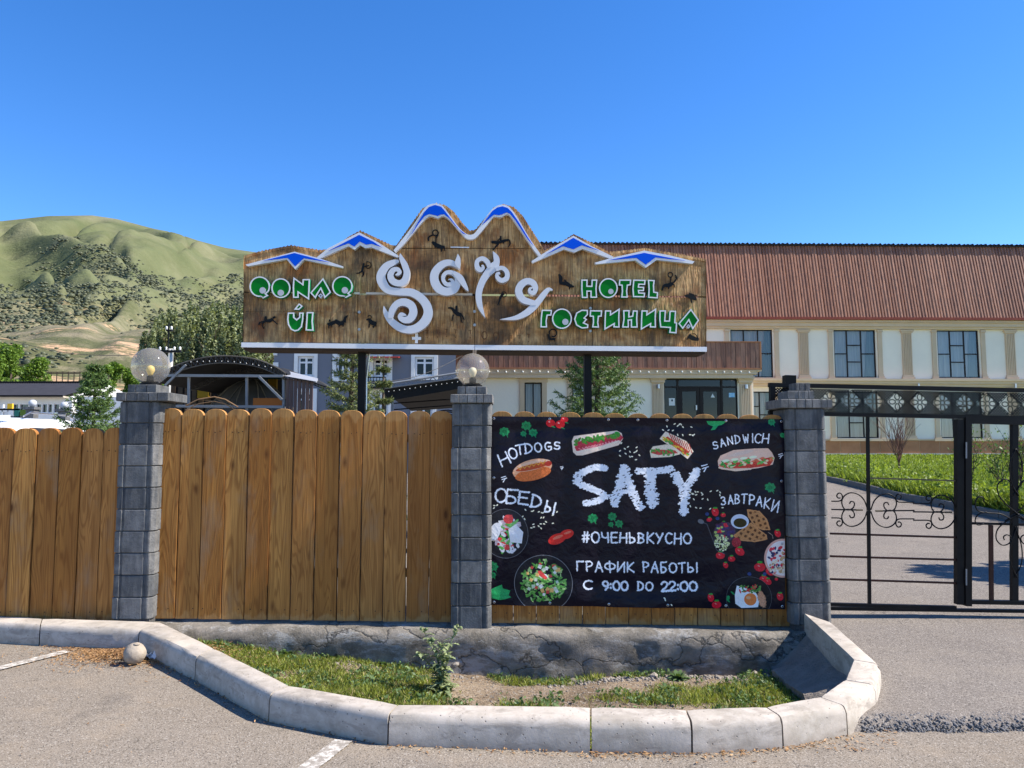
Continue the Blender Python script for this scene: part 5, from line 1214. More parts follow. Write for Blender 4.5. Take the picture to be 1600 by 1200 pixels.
def window_unit(F, parent, h, lower=False, name='window', mull=True):
    u0, u1, v0, v1 = h; f = .055; W_ = u1-u0; a = u0 + W_*.32; b = u0 + W_*.66; mb = MB()
    mb.fbox(F, u0, u1, v0, v0+f, -.13, -.06); mb.fbox(F, u0, u1, v1-f, v1, -.13, -.06); mb.fbox(F, u0, u0+f, v0+f, v1-f, -.13, -.06); mb.fbox(F, u1-f, u1, v0+f, v1-f, -.13, -.06)
    H = v1-v0; m1 = v0 + H*.50
    if mull:
        mb.fbox(F, a-f/2, a+f/2, v0+f, v1-f, -.125, -.062); mb.fbox(F, b-f/2, b+f/2, v0+f, v1-f, -.125, -.062)
        mb.fbox(F, u0+f, a-f/2, m1-f/2, m1+f/2, -.122, -.064); mb.fbox(F, b+f/2, u1-f, m1-f/2, m1+f/2, -.122, -.064)
        mb.fbox(F, a+f/2, b-f/2, v0+H*.33-f/2, v0+H*.33+f/2, -.122, -.064); mb.fbox(F, a+f/2, b-f/2, v0+H*.68-f/2, v0+H*.68+f/2, -.122, -.064)
        P = [(u0+f, a-f/2, v0+f, m1-f/2), (u0+f, a-f/2, m1+f/2, v1-f), (b+f/2, u1-f, v0+f, m1-f/2), (b+f/2, u1-f, m1+f/2, v1-f), (a+f/2, b-f/2, v0+f, v0+H*.33-f/2), (a+f/2, b-f/2, v0+H*.33+f/2, v0+H*.68-f/2), (a+f/2, b-f/2, v0+H*.68+f/2, v1-f)]
    else:
        m = (u0+u1)/2; mb.fbox(F, m-f/2, m+f/2, v0+f, v1-f, -.125, -.062); P = [(u0+f, m-f/2, v0+f, v1-f), (m+f/2, u1-f, v0+f, v1-f)]
    w_ = mb.build(name, M_WINF, parent)
    for (p0, p1, q0, q1) in P:
        m2 = MB(); dd = -.095 - rnd.uniform(0, .004); m2.add([F.W(p0, q0, dd), F.W(p1, q0, dd), F.W(p1, q1, dd), F.W(p0, q1, dd)], [(0, 1, 2, 3)]); m2.build('pane', M_GLASS, w_)
    m2 = MB(); n = 34; vs = []                        # sheer curtain with folds
    for i in range(n+1):
        u = u0+.02 + (W_-.04)*i/n; d = -.24 - .035*math.sin(i*1.9) - .02*math.sin(i*.7); vs += [F.W(u, v0+.02, d), F.W(u, v1-.02, d*.9-.02)]
    m2.add(vs, [(2*i, 2*i+2, 2*i+3, 2*i+1) for i in range(n)]); m2.build('curtain', M_CURT, w_, smooth=True)
    if mull:
        m2 = MB(); vs = []
        for i in range(13): u = u1 - .03 - W_*.25*i/12; d = -.18 - .02*math.sin(i*1.7); vs += [F.W(u, v0+.03, d), F.W(u+ (.10*W_*i/12 if True else 0), v1-.03, d)]
        m2.add(vs, [(2*i, 2*i+2, 2*i+3, 2*i+1) for i in range(12)]); m2.build('drape', M_CURTG, w_, smooth=True)
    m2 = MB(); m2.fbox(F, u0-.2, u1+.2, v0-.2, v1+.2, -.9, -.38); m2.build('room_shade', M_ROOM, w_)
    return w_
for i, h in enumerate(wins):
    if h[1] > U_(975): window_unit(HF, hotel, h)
# horizontal mouldings
for (y0, y1, d) in [(592.5, 596, .34), (596, 600, .27), (600, 604.5, .18), (511, 514.5, .14), (505, 511, .22), (501.5, 505, .30)]:
    mb = MB(); mb.fbox(HF, UL, UR, V_(y1), V_(y0)-.002, .001, d); mb.build('cornice', M_BEIGE, hotel)
for a in wins:
    if a[1] < U_(1000): continue
    mb = MB()
    for u in (a[0]-.20, a[1]+.20):
        mb.fbox(HF, u-.115, u+.115, a[2]+.18, a[3]-.12, .001, .07); mb.fbox(HF, u-.15, u+.15, a[2]-.02, a[2]+.08, .001, .12); mb.fbox(HF, u-.13, u+.13, a[2]+.082, a[2]+.178, .001, .09); mb.fbox(HF, u-.14, u+.14, a[3]-.118, a[3]+.0, .001, .11)
    mb.fbox(HF, a[0]-.42, a[1]+.42, a[2]-.16, a[2]-.022, .001, .14)
    mb.build('window_surround', M_BEIGE, hotel)
for k in range(-3, 4):
    for (ya, yb) in ((515.5, 592), (606, 687)):
        c = U_(1257+162*k) + .0; v1, v0 = V_(ya), V_(yb); mb = MB()
        if c < U_(930): continue
        mb.fbox(HF, c-.26, c+.26, v0+.2, v1-.16, .001, .05)
        for j in range(6): x = c-.215 + j*.086; mb.fbox(HF, x-.022, x+.022, v0+.24, v1-.2, .0505, .085)
        mb.fbox(HF, c-.33, c+.33, v0, v0+.10, .001, .13); mb.fbox(HF, c-.29, c+.29, v0+.102, v0+.198, .001, .10); mb.fbox(HF, c-.30, c+.30, v1-.158, v1-.08, .001, .11); mb.fbox(HF, c-.35, c+.35, v1-.078, v1, .001, .14)
        mb.build('pilaster', M_BEIGE, hotel)
# plinth tiles and ledges
t0 = U_(1216); tw = U_(1247) - U_(1216)
for k in range(0, 20):
    u = t0 + tw*k; mb = MB(); mb.fbox(HF, u+.012, u+tw-.012, V_(708), V_(688.5), .02, .06); mb.build('tile', M_TILE, hotel)
mb = MB(); mb.fbox(HF, UL, UR, V_(712), V_(687), .001, .042); mb.build('plinth', M_BEIGE, hotel)
mb = MB(); mb.fbox(HF, UL, UR, V_(712), V_(708.6), .0425, .13); mb.build('plinth_ledge', mat('pale ledge', (.62, .60, .55), None, 2, .8), hotel)
mb = MB(); mb.fbox(HF, UL, UR, V_(688), V_(685.6), .0425, .10); mb.build('plinth_ledge', M_BEIGE, hotel)
# mansard cladding: corrugated boards leaning back, and the dark roof edge on top
lean = .95; vb, vt = V_(500.5), top; n = int((UR-UL)/.165); vs = []; fs = []
for i in range(n+1):
    u = UL + .165*i
    for (du, dd) in ((0, 0), (.035, .045), (.105, .045), (.14, 0)):
        for (v, e) in ((vb, .34), (vt, .34-lean)): vs.append(HF.W(u+du, v, e+dd + (.01*math.sin(i*1.7))))
for i in range(len(vs)//2-1): fs.append((2*i, 2*i+2, 2*i+3, 2*i+1))
mb = MB(); mb.add(vs, fs); mb.build('roof_cladding', M_CLAD, hotel, kind='stuff')
mb = MB(); mb.fbox(HF, UL-.05, UR, V_(501.3), V_(497.5), .10, .42); mb.build('flashing', M_FLASH, hotel)
mb = MB(); vs = []; n = int((UR-UL)/.09)
for i in range(n+1):
    u = UL-.1 + .09*i; z = .055*math.sin(i*math.pi*.75); vs += [HF.W(u, vt+.04+z, -lean+.55), HF.W(u, vt+.35+z, -6.5)]
mb.add(vs, [(2*i, 2*i+2, 2*i+3, 2*i+1) for i in range(n)]); mb.fbox(HF, UL-.1, UR, vt-.05, vt+.02, -lean+.40, -lean+.46); mb.build('roof_sheet', M_ROOFD, hotel, kind='stuff')
mb = MB(); mb.add([HF.W(UL, eave, .3), HF.W(UL, vt, -lean+.3), HF.W(UL, vt, -8), HF.W(UL, eave, -12)], [(0, 1, 2, 3)]); mb.build('gable_end', M_CLAD, hotel)
for (ux, wdt) in [(1430, .03), (1580, .03)]: mb = MB(); u = U_(ux); mb.fbox(HF, u-.04, u+.04, V_(609), V_(600), .30, .36); mb.build('drain_spout', M_CHROME, hotel)

# the projecting entrance wing with its clad parapet
WF = Frame(5, 34.6, R(1.2))
wp = lambda x, y, d=0: WF.px(x, y, d)
WU = lambda x: wp(x, 600)[0]; WV = lambda y: wp(1000, y)[1]
uL, uR = WU(707), WU(1190.5)
vbase = zg(34.6) - .2; eaveW = WV(584)
hw_ = [(WU(820), WU(847.5), WV(652), WV(597)), (WU(895), WU(922), WV(652), WV(597)), (WU(1040), WU(1156), vbase+.25, WV(590))]
mb = MB(); holes_wall(mb, WF, uL+.25, WU(1181), vbase, eaveW, hw_, -.35, .2)
mb.build('wall', M_PLASTER, hotel)
e2 = WU(1181); mb = MB(); mb.add([WF.W(e2, vbase, -.35), WF.W(e2, eaveW, -.35), WF.W(e2, eaveW, -5.5), WF.W(e2, vbase, -5.5)], [(3, 2, 1, 0)]); mb.add([WF.W(uL+.25, vbase, -.35), WF.W(uL+.25, eaveW, -.35), WF.W(uL+.25, eaveW, -5.5), WF.W(uL+.25, vbase, -5.5)], [(0, 1, 2, 3)]); mb.build('side_wall', M_PLASTER, hotel)
class Sh:                                              # same plane pushed back a little
    def __init__(s, F, d): s.F = F; s.d = d; s.N = F.N
    def W(s, u, v, d=0): return s.F.W(u, v, d+s.d)
WS = Sh(WF, -.35)
for h in hw_[:2]:
    window_unit(WS, hotel, h, mull=False); mb = MB(); mb.fbox(WS, h[0]-.22, h[0]-.001, h[2]-.1, h[3]+.001, .002, .08); mb.fbox(WS, h[1]+.001, h[1]+.22, h[2]-.1, h[3]+.001, .002, .08); mb.fbox(WS, h[0]-.26, h[1]+.26, h[3]+.002, h[3]+.2, .002, .1); mb.build('window_surround', M_BEIGE, hotel)
# entrance glazing
h = hw_[2]; fr = .07; mb = MB(); v1 = h[3]; v0 = h[2]; tr_ = WV(603.5)
xs_ = [h[0], WU(1062), WU(1131.5), h[1]]
for u in xs_: mb.fbox(WS, u-fr*.7, u+fr*.7, v0, v1, -.15, -.05)
for a, b in zip(xs_, xs_[1:]): mb.fbox(WS, a+fr*.7, b-fr*.7, tr_-fr/2, tr_+fr/2, -.145, -.055); mb.fbox(WS, a+fr*.7, b-fr*.7, v1-fr, v1, -.145, -.055)
ent = mb.build('door_frame', M_WINF, hotel)
mid = (xs_[1]+xs_[2])/2
for (a, b) in ((xs_[1]+.06, mid-.01), (mid+.01, xs_[2]-.06)):
    mb = MB(); s_ = .15; mb.fbox(WS, a, a+s_, v0, tr_-.05, -.13, -.06); mb.fbox(WS, b-s_, b, v0, tr_-.05, -.13, -.06); mb.fbox(WS, a+s_, b-s_, tr_-.05-s_, tr_-.05, -.13, -.06); mb.fbox(WS, a+s_, b-s_, v0, v0+.3, -.13, -.06)
    d_ = mb.build('door_leaf', M_WINF, hotel); mb = MB(); mb.add([WS.W(a+s_, v0+.3, -.09), WS.W(b-s_, v0+.3, -.09), WS.W(b-s_, tr_-.05-s_, -.09), WS.W(a+s_, tr_-.05-s_, -.09)], [(0, 1, 2, 3)]); mb.build('pane', M_GLASSD, d_)
u = WU(1090.5); mb = MB(); mb.fbox(WS, u-.03, u+.03, WV(640), WV(632.5), -.04, .02); mb.build('door_handle', M_CHROME, hotel)
for a, b in zip(xs_, xs_[1:]):
    mb = MB(); mb.add([WS.W(a, tr_, -.10), WS.W(b, tr_, -.10), WS.W(b, v1, -.10), WS.W(a, v1, -.10)], [(0, 1, 2, 3)]); mb.build('pane', M_GLASSD, ent)
for a, b in ((xs_[0], xs_[1]), (xs_[2], xs_[3])):
    mb = MB(); mb.add([WS.W(a, v0, -.10), WS.W(b, v0, -.10), WS.W(b, tr_, -.10), WS.W(a, tr_, -.10)], [(0, 1, 2, 3)]); mb.build('pane', M_GLASSD, ent)
mb = MB(); mb.fbox(WS, h[0]-.3, h[1]+.2, v0-.2, v1+.2, -2.4, -1.6); mb.build('room_shade', M_ROOM, hotel)
box_part(WS, hotel, 'paper_notice', M_HWHITE, (1046, 633.5), (1055, 622), -.09, -.08, lambda x, y: wp(x, y, -.35)); box_part(WS, hotel, 'notice_print', M_ROOFD, (1049.5, 627), (1052, 624), -.079, -.076, lambda x, y: wp(x, y, -.35))
box_part(WS, hotel, 'blue_sticker', mat('light blue sticker', (.14, .42, .72), (.5, .7, .8), 9, .5), (1139.8, 620.5), (1148.8, 613.6), -.09, -.08, lambda x, y: wp(x, y, -.35))
P = [wp(x, y, -.35) for x, y in ((1114, 614.8), (1117.3, 621), (1110.8, 621))]; mb = MB(); mb.prism(WS, P, -.06, -.052); mb.build('warning_triangle', M_HWHITE, hotel)
# entrance pilasters, lamps
for (xa, xb) in ((1021, 1038.5), (1158.5, 1177.5)):
    ua, ub = WU(xa), WU(xb); v1, v0 = WV(597), vbase; mb = MB(); mb.fbox(WS, ua, ub, v0, v1, .001, .06); k = 6
    for j in range(k): x = ua+.05 + (ub-ua-.1)*(j+.5)/k; mb.fbox(WS, x-.025, x+.025, v0, v1-.12, .0605, .10)
    mb.fbox(WS, ua-.06, ub+.06, v1, v1+.13, .001, .16); mb.fbox(WS, ua-.11, ub+.11, v1+.131, v1+.28, .001, .22); mb.build('pilaster', M_BEIGE, hotel)
    m_ = (ua+ub)/2; mb = MB(); mb.tube([WS.W(m_, WV(606.5), .17), WS.W(m_, WV(600), .17)], .07, 10); mb.fbox(WS, m_-.03, m_+.03, WV(604), WV(602), .10, .15); mb.build('wall_lamp', M_CHROME, hotel)
# soffit beam, parapet boards
mb = MB(); mb.fbox(WF, uL+.15, WU(1177), WV(590.5), WV(584.5), -.4, -.05); mb.fbox(WF, uL+.08, WU(1184), WV(584.4), WV(579.5), -.4, .0); mb.build('cornice', M_BEIGE, hotel)
mb = MB(); mb.fbox(WF, uL, uR, WV(579.4), WV(577.6), -5, .03); mb.build('soffit', M_BEIGE, hotel)
pb, pt = WV(577.4), WV(534.8); n = 62; wd = (uR-uL-.1)/n
for i in range(n):
    u = uL+.05 + wd*i; mb = MB(); mb.prism(WF, [(u+.008, pb), (u+wd-.008, pb), (u+wd-.008, pt), (u+.008, pt)], -.03, .012*(i % 2)+.012); b = mb.build('board', M_CLAD, hotel)
mb = MB(); mb.fbox(WF, uL+.02, uR-.02, pb+.01, pt-.02, -.12, -.032); mb.build('parapet_back', M_DARKWOOD, hotel)
mb = MB(); mb.fbox(WF, uL, uR, pt+.001, WV(533), -.2, .07); mb.fbox(WF, uR-.07, uR, pb, pt, -.2, .06); mb.fbox(WF, uL, uR, WV(577.3), WV(574.6), .03, .06); mb.build('parapet_cap', M_TILE, hotel)
mb = MB(); mb.add([WF.W(uR-.01, pb, -.2), WF.W(uR-.01, pt, -.2), WF.W(uR-.01, pt, -5.4), WF.W(uR-.01, pb, -5.4)], [(3, 2, 1, 0)]); mb.add([WF.W(uL+.01, pb, -.2), WF.W(uL+.01, pt, -.2), WF.W(uL+.01, pt, -5.4), WF.W(uL+.01, pb, -5.4)], [(0, 1, 2, 3)]); mb.build('parapet_side', M_CLAD, hotel)
mb = MB(); mb.lathe((0, 0, 0), [(.002, -.045), (.03, -.03), (.038, 0), (.03, .03), (.012, .045)], 8); me_b = mb.mesh('string_light_bulb', M_YBULB)
for i in range(36):
    u = WU(712 + 13.1*i); put(me_b, 'string_light_bulb', hotel, WF.W(u, WV(580.8)-.03*math.sin(i*1.3)**2, .07) - hotel.location)

# ================================================================ blue grey guesthouse
BF = Frame(-4, 27, R(0)); bp = lambda x, y, d=0: BF.px(x, y, d)
blue = thing('guesthouse', (-4, 27, .7), 'blue grey rendered guesthouse with white window surrounds behind the canopies', 'building')
BU = lambda x: bp(x, 600)[0]; BV = lambda y: bp(600, y)[1]
bw = [(465, 490, 557, 588), (525, 545, 558, 590), (583, 607, 560, 589), (648, 678, 558, 588), (466, 490, 613, 650), (648, 676, 622, 655), (583, 607, 613, 650)]
wins2 = [(BU(a), BU(b), BV(d), BV(c)) for a, b, c, d in bw]
mb = MB(); holes_wall(mb, BF, BU(427), BU(712), .4, BV(505), wins2, 0, .15); mb.add([BF.W(BU(427), .4, 0), BF.W(BU(427), BV(505), 0), BF.W(BU(427), BV(505), -9), BF.W(BU(427), .4, -9)], [(0, 1, 2, 3)]); mb.build('wall', M_BGWALL, blue)
for h in wins2:
    u0, u1, v0, v1 = h; mb = MB(); f = .07
    mb.fbox(BF, u0, u1, v0, v0+f, -.1, -.04); mb.fbox(BF, u0, u1, v1-f, v1, -.1, -.04); mb.fbox(BF, u0, u0+f, v0+f, v1-f, -.1, -.04); mb.fbox(BF, u1-f, u1, v0+f, v1-f, -.1, -.04); m_ = (u0+u1)/2; mb.fbox(BF, m_-f/2, m_+f/2, v0+f, v1-f, -.1, -.04); mb.fbox(BF, u0+f, u1-f, v0+(v1-v0)*.66, v0+(v1-v0)*.66+.06, -.098, -.038)
    w_ = mb.build('window', M_WHITE, blue); mb = MB(); mb.add([BF.W(u0, v0, -.08), BF.W(u1, v0, -.08), BF.W(u1, v1, -.08), BF.W(u0, v1, -.08)], [(0, 1, 2, 3)]); mb.build('pane', M_GLASSD, w_)
    mb = MB(); mb.fbox(BF, u0-.1, u1+.1, v0-.1, v1+.1, -.8, -.3); mb.build('room_shade', M_ROOM, w_)
    mb = MB(); f = .13; mb.fbox(BF, u0-f, u0-.001, v0-f, v1+f, .001, .05); mb.fbox(BF, u1+.001, u1+f, v0-f, v1+f, .001, .05); mb.fbox(BF, u0, u1, v1+.001, v1+f, .001, .05); mb.fbox(BF, u0, u1, v0-f, v0-.001, .001, .06); mb.build('window_surround', M_HWHITE, blue)
for k in range(12):
    v = BV(548) - .42*k; w_ = .34 if k % 2 else .24; mb = MB(); mb.fbox(BF, BU(427)-.01, BU(427)+w_*.5, v-.17, v+.0, .001, .05); mb.build('quoin', M_HWHITE, blue)
mb = MB(); P = [BF.W(BU(574), BV(557), .02), BF.W(BU(626), BV(557), .02), BF.W(BU(627), BV(561), .7), BF.W(BU(573), BV(561), .7)]; mb.add(P + [p - Vector((0, 0, .04)) for p in P], [(0, 3, 2, 1), (4, 5, 6, 7), (2, 3, 7, 6), (0, 4, 7, 3), (1, 2, 6, 5)]); mb.build('awning', M_REDF, blue)
mb = MB(); u0, u1 = BU(556), BU(607)
for k in range(12): u = u0 + (u1-u0)*k/11; mb.tube([BF.W(u, BV(606), .6), BF.W(u, BV(592), .6)], .012, 4)
mb.tube([BF.W(u0, BV(592), .6), BF.W(u1, BV(592), .6)], .02, 4); mb.fbox(BF, u0, u1, BV(608), BV(606), .001, .62); mb.build('balcony_railing', M_BLACK, blue)
mb = MB(); P = [(BU(420), 0), (BU(716), 0), (BU(716), 2.6), (BU(420), 2.6)]
zt = BV(505); mb.add([BF.W(BU(420), zt, .5), BF.W(BU(716), zt, .5), BF.W(BU(716), zt+1.6, -4.5), BF.W(BU(420), zt+1.6, -4.5), BF.W(BU(716), zt, -9.5), BF.W(BU(420), zt, -9.5)], [(0, 1, 2, 3), (3, 2, 4, 5), (0, 5, 4, 1)]); mb.build('roof', M_FLASH, blue)

# ================================================================ canopies
CF = Frame(-4, 14.2); cp = lambda x, y, d=0: CF.px(x, y, d)
can = thing('arched_canopy', (-5, 14.2, .3), 'arched dark canopy on pale steel frame with a canvas dome hut beneath it', 'canopy')
arcp = [(225, 592), (255, 581), (285, 568), (315, 560), (345, 556.5), (378, 558), (405, 563), (430, 573), (446, 583)]
A_ = [cp(*p)[:2] for p in crom([(*p, 0) for p in arcp], 4)]
mb = MB(); vs = []
for (u, v) in A_: vs += [CF.W(u, v, .0), CF.W(u, v, -3.6), CF.W(u, v-.03, -3.6), CF.W(u, v-.03, .0)]
mb.add(vs, [(4*i+a, 4*i+(a+1) % 4, 4*i+4+(a+1) % 4, 4*i+4+a) for i in range(len(A_)-1) for a in range(4)]); mb.build('arched_roof', M_CANOPY, can)
for d_ in (.02, -1.8, -3.5):
    mb = MB(); P1 = [CF.W(u, v+.0, d_) for u, v in A_]; P2 = [CF.W(u, v-.13, d_) for u, v in A_]; mb.tube(P1, .016, 5); mb.tube(P2, .012, 5)
    for i in range(len(A_)-1): mb.tube([P1[i], P2[i+1]], .007, 4); mb.tube([P2[i+1], P1[i+1]], .007, 4)
    mb.build('truss', M_TRUSS, can)
def cbar(a, b, r_, name='beam', m=None, d_=.0):
    (u0, v0), (u1, v1) = cp(*a), cp(*b); t = Vector((u1-u0, v1-v0)).normalized(); n_ = Vector((-t.y, t.x))*r_; mb = MB(); mb.prism(CF, [(u0+n_.x, v0+n_.y), (u1+n_.x, v1+n_.y), (u1-n_.x, v1-n_.y), (u0-n_.x, v0-n_.y)], d_-r_, d_+r_); mb.build(name, m or M_STEELG, can)
cbar((258, 587), (444, 588), .024, d_=.05); cbar((258, 634.5), (444, 636), .024, d_=.05)
for x in (295, 385.5, 443): cbar((x, 589), (x, 665), .02, 'post')
cbar((294, 571), (262, 603), .018, d_=.1); cbar((407, 589), (443, 625), .02, d_=.1)
# roof slope over the shed at the right and brown metal sheets
mb = MB(); Q = [cp(425, 571), cp(447, 583), cp(495, 596), cp(470, 583)]; mb.add([CF.W(*cp(428, 572), -1.0), CF.W(*cp(446, 588), .1), CF.W(*cp(497, 597), .1), CF.W(*cp(476, 584), -1.0)], [(0, 1, 2, 3)]); mb.add([CF.W(*cp(428, 574), -1.0), CF.W(*cp(446, 589.6), .1), CF.W(*cp(497, 598.4), .1), CF.W(*cp(476, 586), -1.0)], [(3, 2, 1, 0)]); mb.build('lean_to_roof', mat('pale roof sheet', (.30, .31, .33), None, 3, .5), can)
k = 0
for x in [446, 451.8, 458, 464.3, 470.6, 476.8, 482.8]:
    mb = MB(); (u0, v0), (u1, v1) = cp(x, 668), cp(x+6.4, 591 + (x-446)*.12); mb.fbox(CF, u0, u1, v0, v1, -.02, .01 + .012*(k % 2)); k += 1; mb.build('metal_sheet', M_SHEETB, can)
# planks and colours at the back, below the roof
k = 0
for x in range(232, 330, 11):
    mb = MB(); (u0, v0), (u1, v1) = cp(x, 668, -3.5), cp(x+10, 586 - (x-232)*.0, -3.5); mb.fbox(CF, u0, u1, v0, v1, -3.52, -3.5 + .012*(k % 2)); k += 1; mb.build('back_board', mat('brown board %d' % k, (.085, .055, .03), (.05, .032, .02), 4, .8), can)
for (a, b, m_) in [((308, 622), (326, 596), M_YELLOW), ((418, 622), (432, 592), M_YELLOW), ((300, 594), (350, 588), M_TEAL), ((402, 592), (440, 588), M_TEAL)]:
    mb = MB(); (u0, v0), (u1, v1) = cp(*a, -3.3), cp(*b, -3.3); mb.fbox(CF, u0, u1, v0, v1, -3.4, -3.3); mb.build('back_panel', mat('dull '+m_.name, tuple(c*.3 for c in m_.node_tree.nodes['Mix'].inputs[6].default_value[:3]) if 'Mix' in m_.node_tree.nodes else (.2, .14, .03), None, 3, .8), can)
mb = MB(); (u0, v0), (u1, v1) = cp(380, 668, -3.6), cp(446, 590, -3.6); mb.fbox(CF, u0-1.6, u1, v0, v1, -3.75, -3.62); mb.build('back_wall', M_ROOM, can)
hut = thing('canvas_hut', (-4.9, 15.5, .3), 'low dark canvas dome hut under the arched canopy', 'hut')
HU = Frame(-4, 15.3); hpp = lambda x, y: HU.px(x, y)
mb = MB(); u0, v0 = hpp(372, 590); ub = hpp(441, 632)[0]; rr = ub-u0; prof_ = [(rr*1.02, .35), (rr, v0-.62), (rr*.82, v0-.42), (rr*.55, v0-.16), (rr*.3, v0-.02), (rr*.12, v0+.03), (.02, v0+.04)]
c_ = HU.W(u0, 0, -rr); mb.lathe((c_.x, c_.y, 0), prof_, 28); mb.build('canvas', M_CANVAS, hut, smooth=True)
mb = MB()
for k in range(9):
    a = math.pi + math.pi*k/8; mb.tube([(c_.x+(r_+.015)*math.cos(a+.25*i/6*(1 if k % 2 else -1)), c_.y+(r_+.015)*math.sin(a+.25*i/6*(1 if k % 2 else -1)), z) for i, (r_, z) in enumerate(prof_)], .011, 4)
mb.build('lashing_rope', mat('pale rope', (.20, .17, .13), None, 5, .9), hut)
mb = MB(); mb.fbox(CF, *[cp(395, 640, -.4)[0], cp(441, 640, -.4)[0]], cp(395, 634, -.4)[1], cp(395, 622, -.4)[1], -.5, -.4); mb.build('orange_panel', M_ORANGE, can)
mb = MB(); P = [CF.W(*cp(x, y, .3), .3) for x, y in [(290, 634), (310, 624), (335, 620), (352, 624), (372, 636)]]; mb.tube(P, .012, 5)
P2 = [p - Vector((0, 0, .08)) for p in P]; mb.tube(P2, .01, 5); [mb.tube([a, b], .006, 4) for a, b in zip(P, P2[1:])]; mb.build('garden_arch', mat('wood arch', (.25, .15, .08), None, 5, .8), can)

can2 = thing('flat_canopy', (-2.2, 15, .3), 'flat black canopy with open lattice truss edge, rising towards the middle globe lamp', 'canopy')
KF = Frame(-2.4, 15.0); kp = lambda x, y: KF.px(x, y)
P1 = [KF.W(*kp(601+6.8*i, 600.5-1.05*i)) for i in range(18)]; P2 = [KF.W(*kp(601+6.8*i, 606.5-.95*i)) for i in range(18)]
mb = MB(); mb.tube(P1, .022, 5); mb.tube(P2, .018, 5)
for i in range(17): mb.tube([P1[i], P2[i+1]] if i % 2 else [P2[i], P1[i+1]], .009, 4)
mb.build('truss', M_STEELG, can2)
a, b = kp(596, 607), kp(722, 590); c, e = kp(722, 606), kp(600, 627); n = 20; mb = MB(); vs = []
for i in range(n+1):
    t = i/n; q1 = (a[0]+(b[0]-a[0])*t, a[1]+(b[1]-a[1])*t); vs += [KF.W(*q1, -.1), KF.W(q1[0], q1[1]-.30+.1*(1-t)+.012*(i % 2), -4.5), KF.W(q1[0], q1[1]-.33+.1*(1-t), -4.5), KF.W(q1[0], q1[1]-.05, -.1)]
mb.add(vs, [(4*i+a_, 4*i+4+a_, 4*i+4+(a_+1) % 4, 4*i+(a_+1) % 4) for i in range(n) for a_ in range(4)]); mb.build('roof_sheet', M_CANOPY, can2)
mb = MB(); mb.prism(KF, [a, b, (c[0], c[1]), (e[0], e[1])], -.14, -.11); mb.build('fascia_net', M_CANOPY, can2)
for i in range(14):
    pass
for x in (611, 716): mb = MB(); u, v = kp(x, 606); mb.tube([KF.W(u, v, -.2), KF.W(u, .2, -.2)], .03, 6); mb.build('post', M_STEELG, can2)
mb = MB()
for (y0, y1) in ((623, 621.5), (633, 631)): mb.tube([KF.W(*kp(610, y0+6), -.3), KF.W(*kp(715, y1), -.3)], .012, 4)
mb.build('rail', M_BLACK, can2)
# string bulbs of the canopies
for (A, B, par, F_) in (((300, 566), (425, 575), can, CF), ((608, 612), (715, 597), can2, KF)):
    for i in range(14):
        t = i/13; x = A[0]+(B[0]-A[0])*t; y = A[1]+(B[1]-A[1])*t - (5*math.sin(math.pi*t) if par is can else 0); u, v = F_.px(x, y); put(me_b, 'string_light_bulb', par, F_.W(u, v, .05) - par.location, 0, (.2, .2, .2))
# wrought hoop just behind the tall plank panel
hoop = thing('hoop_chair_back', at(700, 645, 7.6), 'dark iron hoop arch poking above the planks beside the middle pillar', 'hoop')
mb = MB(); c0 = at(698, 655, 7.6)
for r_ in (.16, .135, .10): mb.tube([(c0.x+r_*math.cos(a*.21), 7.6, c0.z-.01+r_*.62*math.sin(a*.21)) for a in range(16)], .007, 5)
mb.build('iron_bar', M_BLACK, hoop)

# ================================================================ white house on the left
LF = Frame(-26, 44, R(-1)); lp = lambda x, y, d=0: LF.px(x, y, d)
wh = thing('white_house', (-26, 44, 1.1), 'low white house with a black ribbed metal roof at the left edge, row of windows', 'building')
LU = lambda x: lp(x, 600)[0]; LV = lambda y: lp(60, y)[1]
lw_ = [(22, 30), (33, 46), (48, 52), (59, 66), (68, 75), (77, 83), (86, 94), (95, 103), (104, 110)]
holes = [(LU(a), LU(b), LV(645.5), LV(630.5)) for a, b in lw_]
mb = MB(); holes_wall(mb, LF, LU(-60), LU(114), .6, LV(620), holes, 0, .15); mb.build('wall', M_HWHITE, wh)
for hh in holes:
    mb = MB(); u0, u1, v0, v1 = hh; mb.fbox(LF, u0, u1, v0, v0+.05, -.1, -.03); mb.fbox(LF, u0, u1, v1-.05, v1, -.1, -.03); w_ = mb.build('window', M_WHITE, wh); mb = MB(); mb.add([LF.W(u0, v0, -.12), LF.W(u1, v0, -.12), LF.W(u1, v1, -.12), LF.W(u0, v1, -.12)], [(0, 1, 2, 3)]); mb.build('pane', M_GLASSD, w_)
    mb = MB(); mb.fbox(LF, u0-.1, u1+.1, v0-.1, v1+.1, -.7, -.3); mb.build('room_shade', M_ROOM, w_)
e = [LF.W(LU(-60), LV(619.5), .5), LF.W(LU(107), LV(619.5), .5)]; rg_ = [LF.W(LU(-60), LV(592), -3.2), LF.W(LU(121), LV(592), -3.2)]
mb = MB(); n = 90; vs = []
for i in range(n+1):
    t = i/n; z = .05*(i % 2); vs += [e[0].lerp(e[1], t) + Vector((0, 0, z)), rg_[0].lerp(rg_[1], t) + Vector((0, 0, z))]
mb.add(vs, [(2*i, 2*i+2, 2*i+3, 2*i+1) for i in range(n)]); mb.add([rg_[0], rg_[1], LF.W(LU(121), LV(619), -7), LF.W(LU(-60), LV(619), -7)], [(0, 1, 2, 3)]); mb.build('roof', M_ROOFD, wh, kind='stuff')
mb = MB(); mb.tube([rg_[0]+Vector((0, 0, .06)), rg_[1]+Vector((0, 0, .06))], .09, 6); mb.tube([e[0], e[1]], .06, 6); mb.build('ridge_cap', M_BLACK, wh)
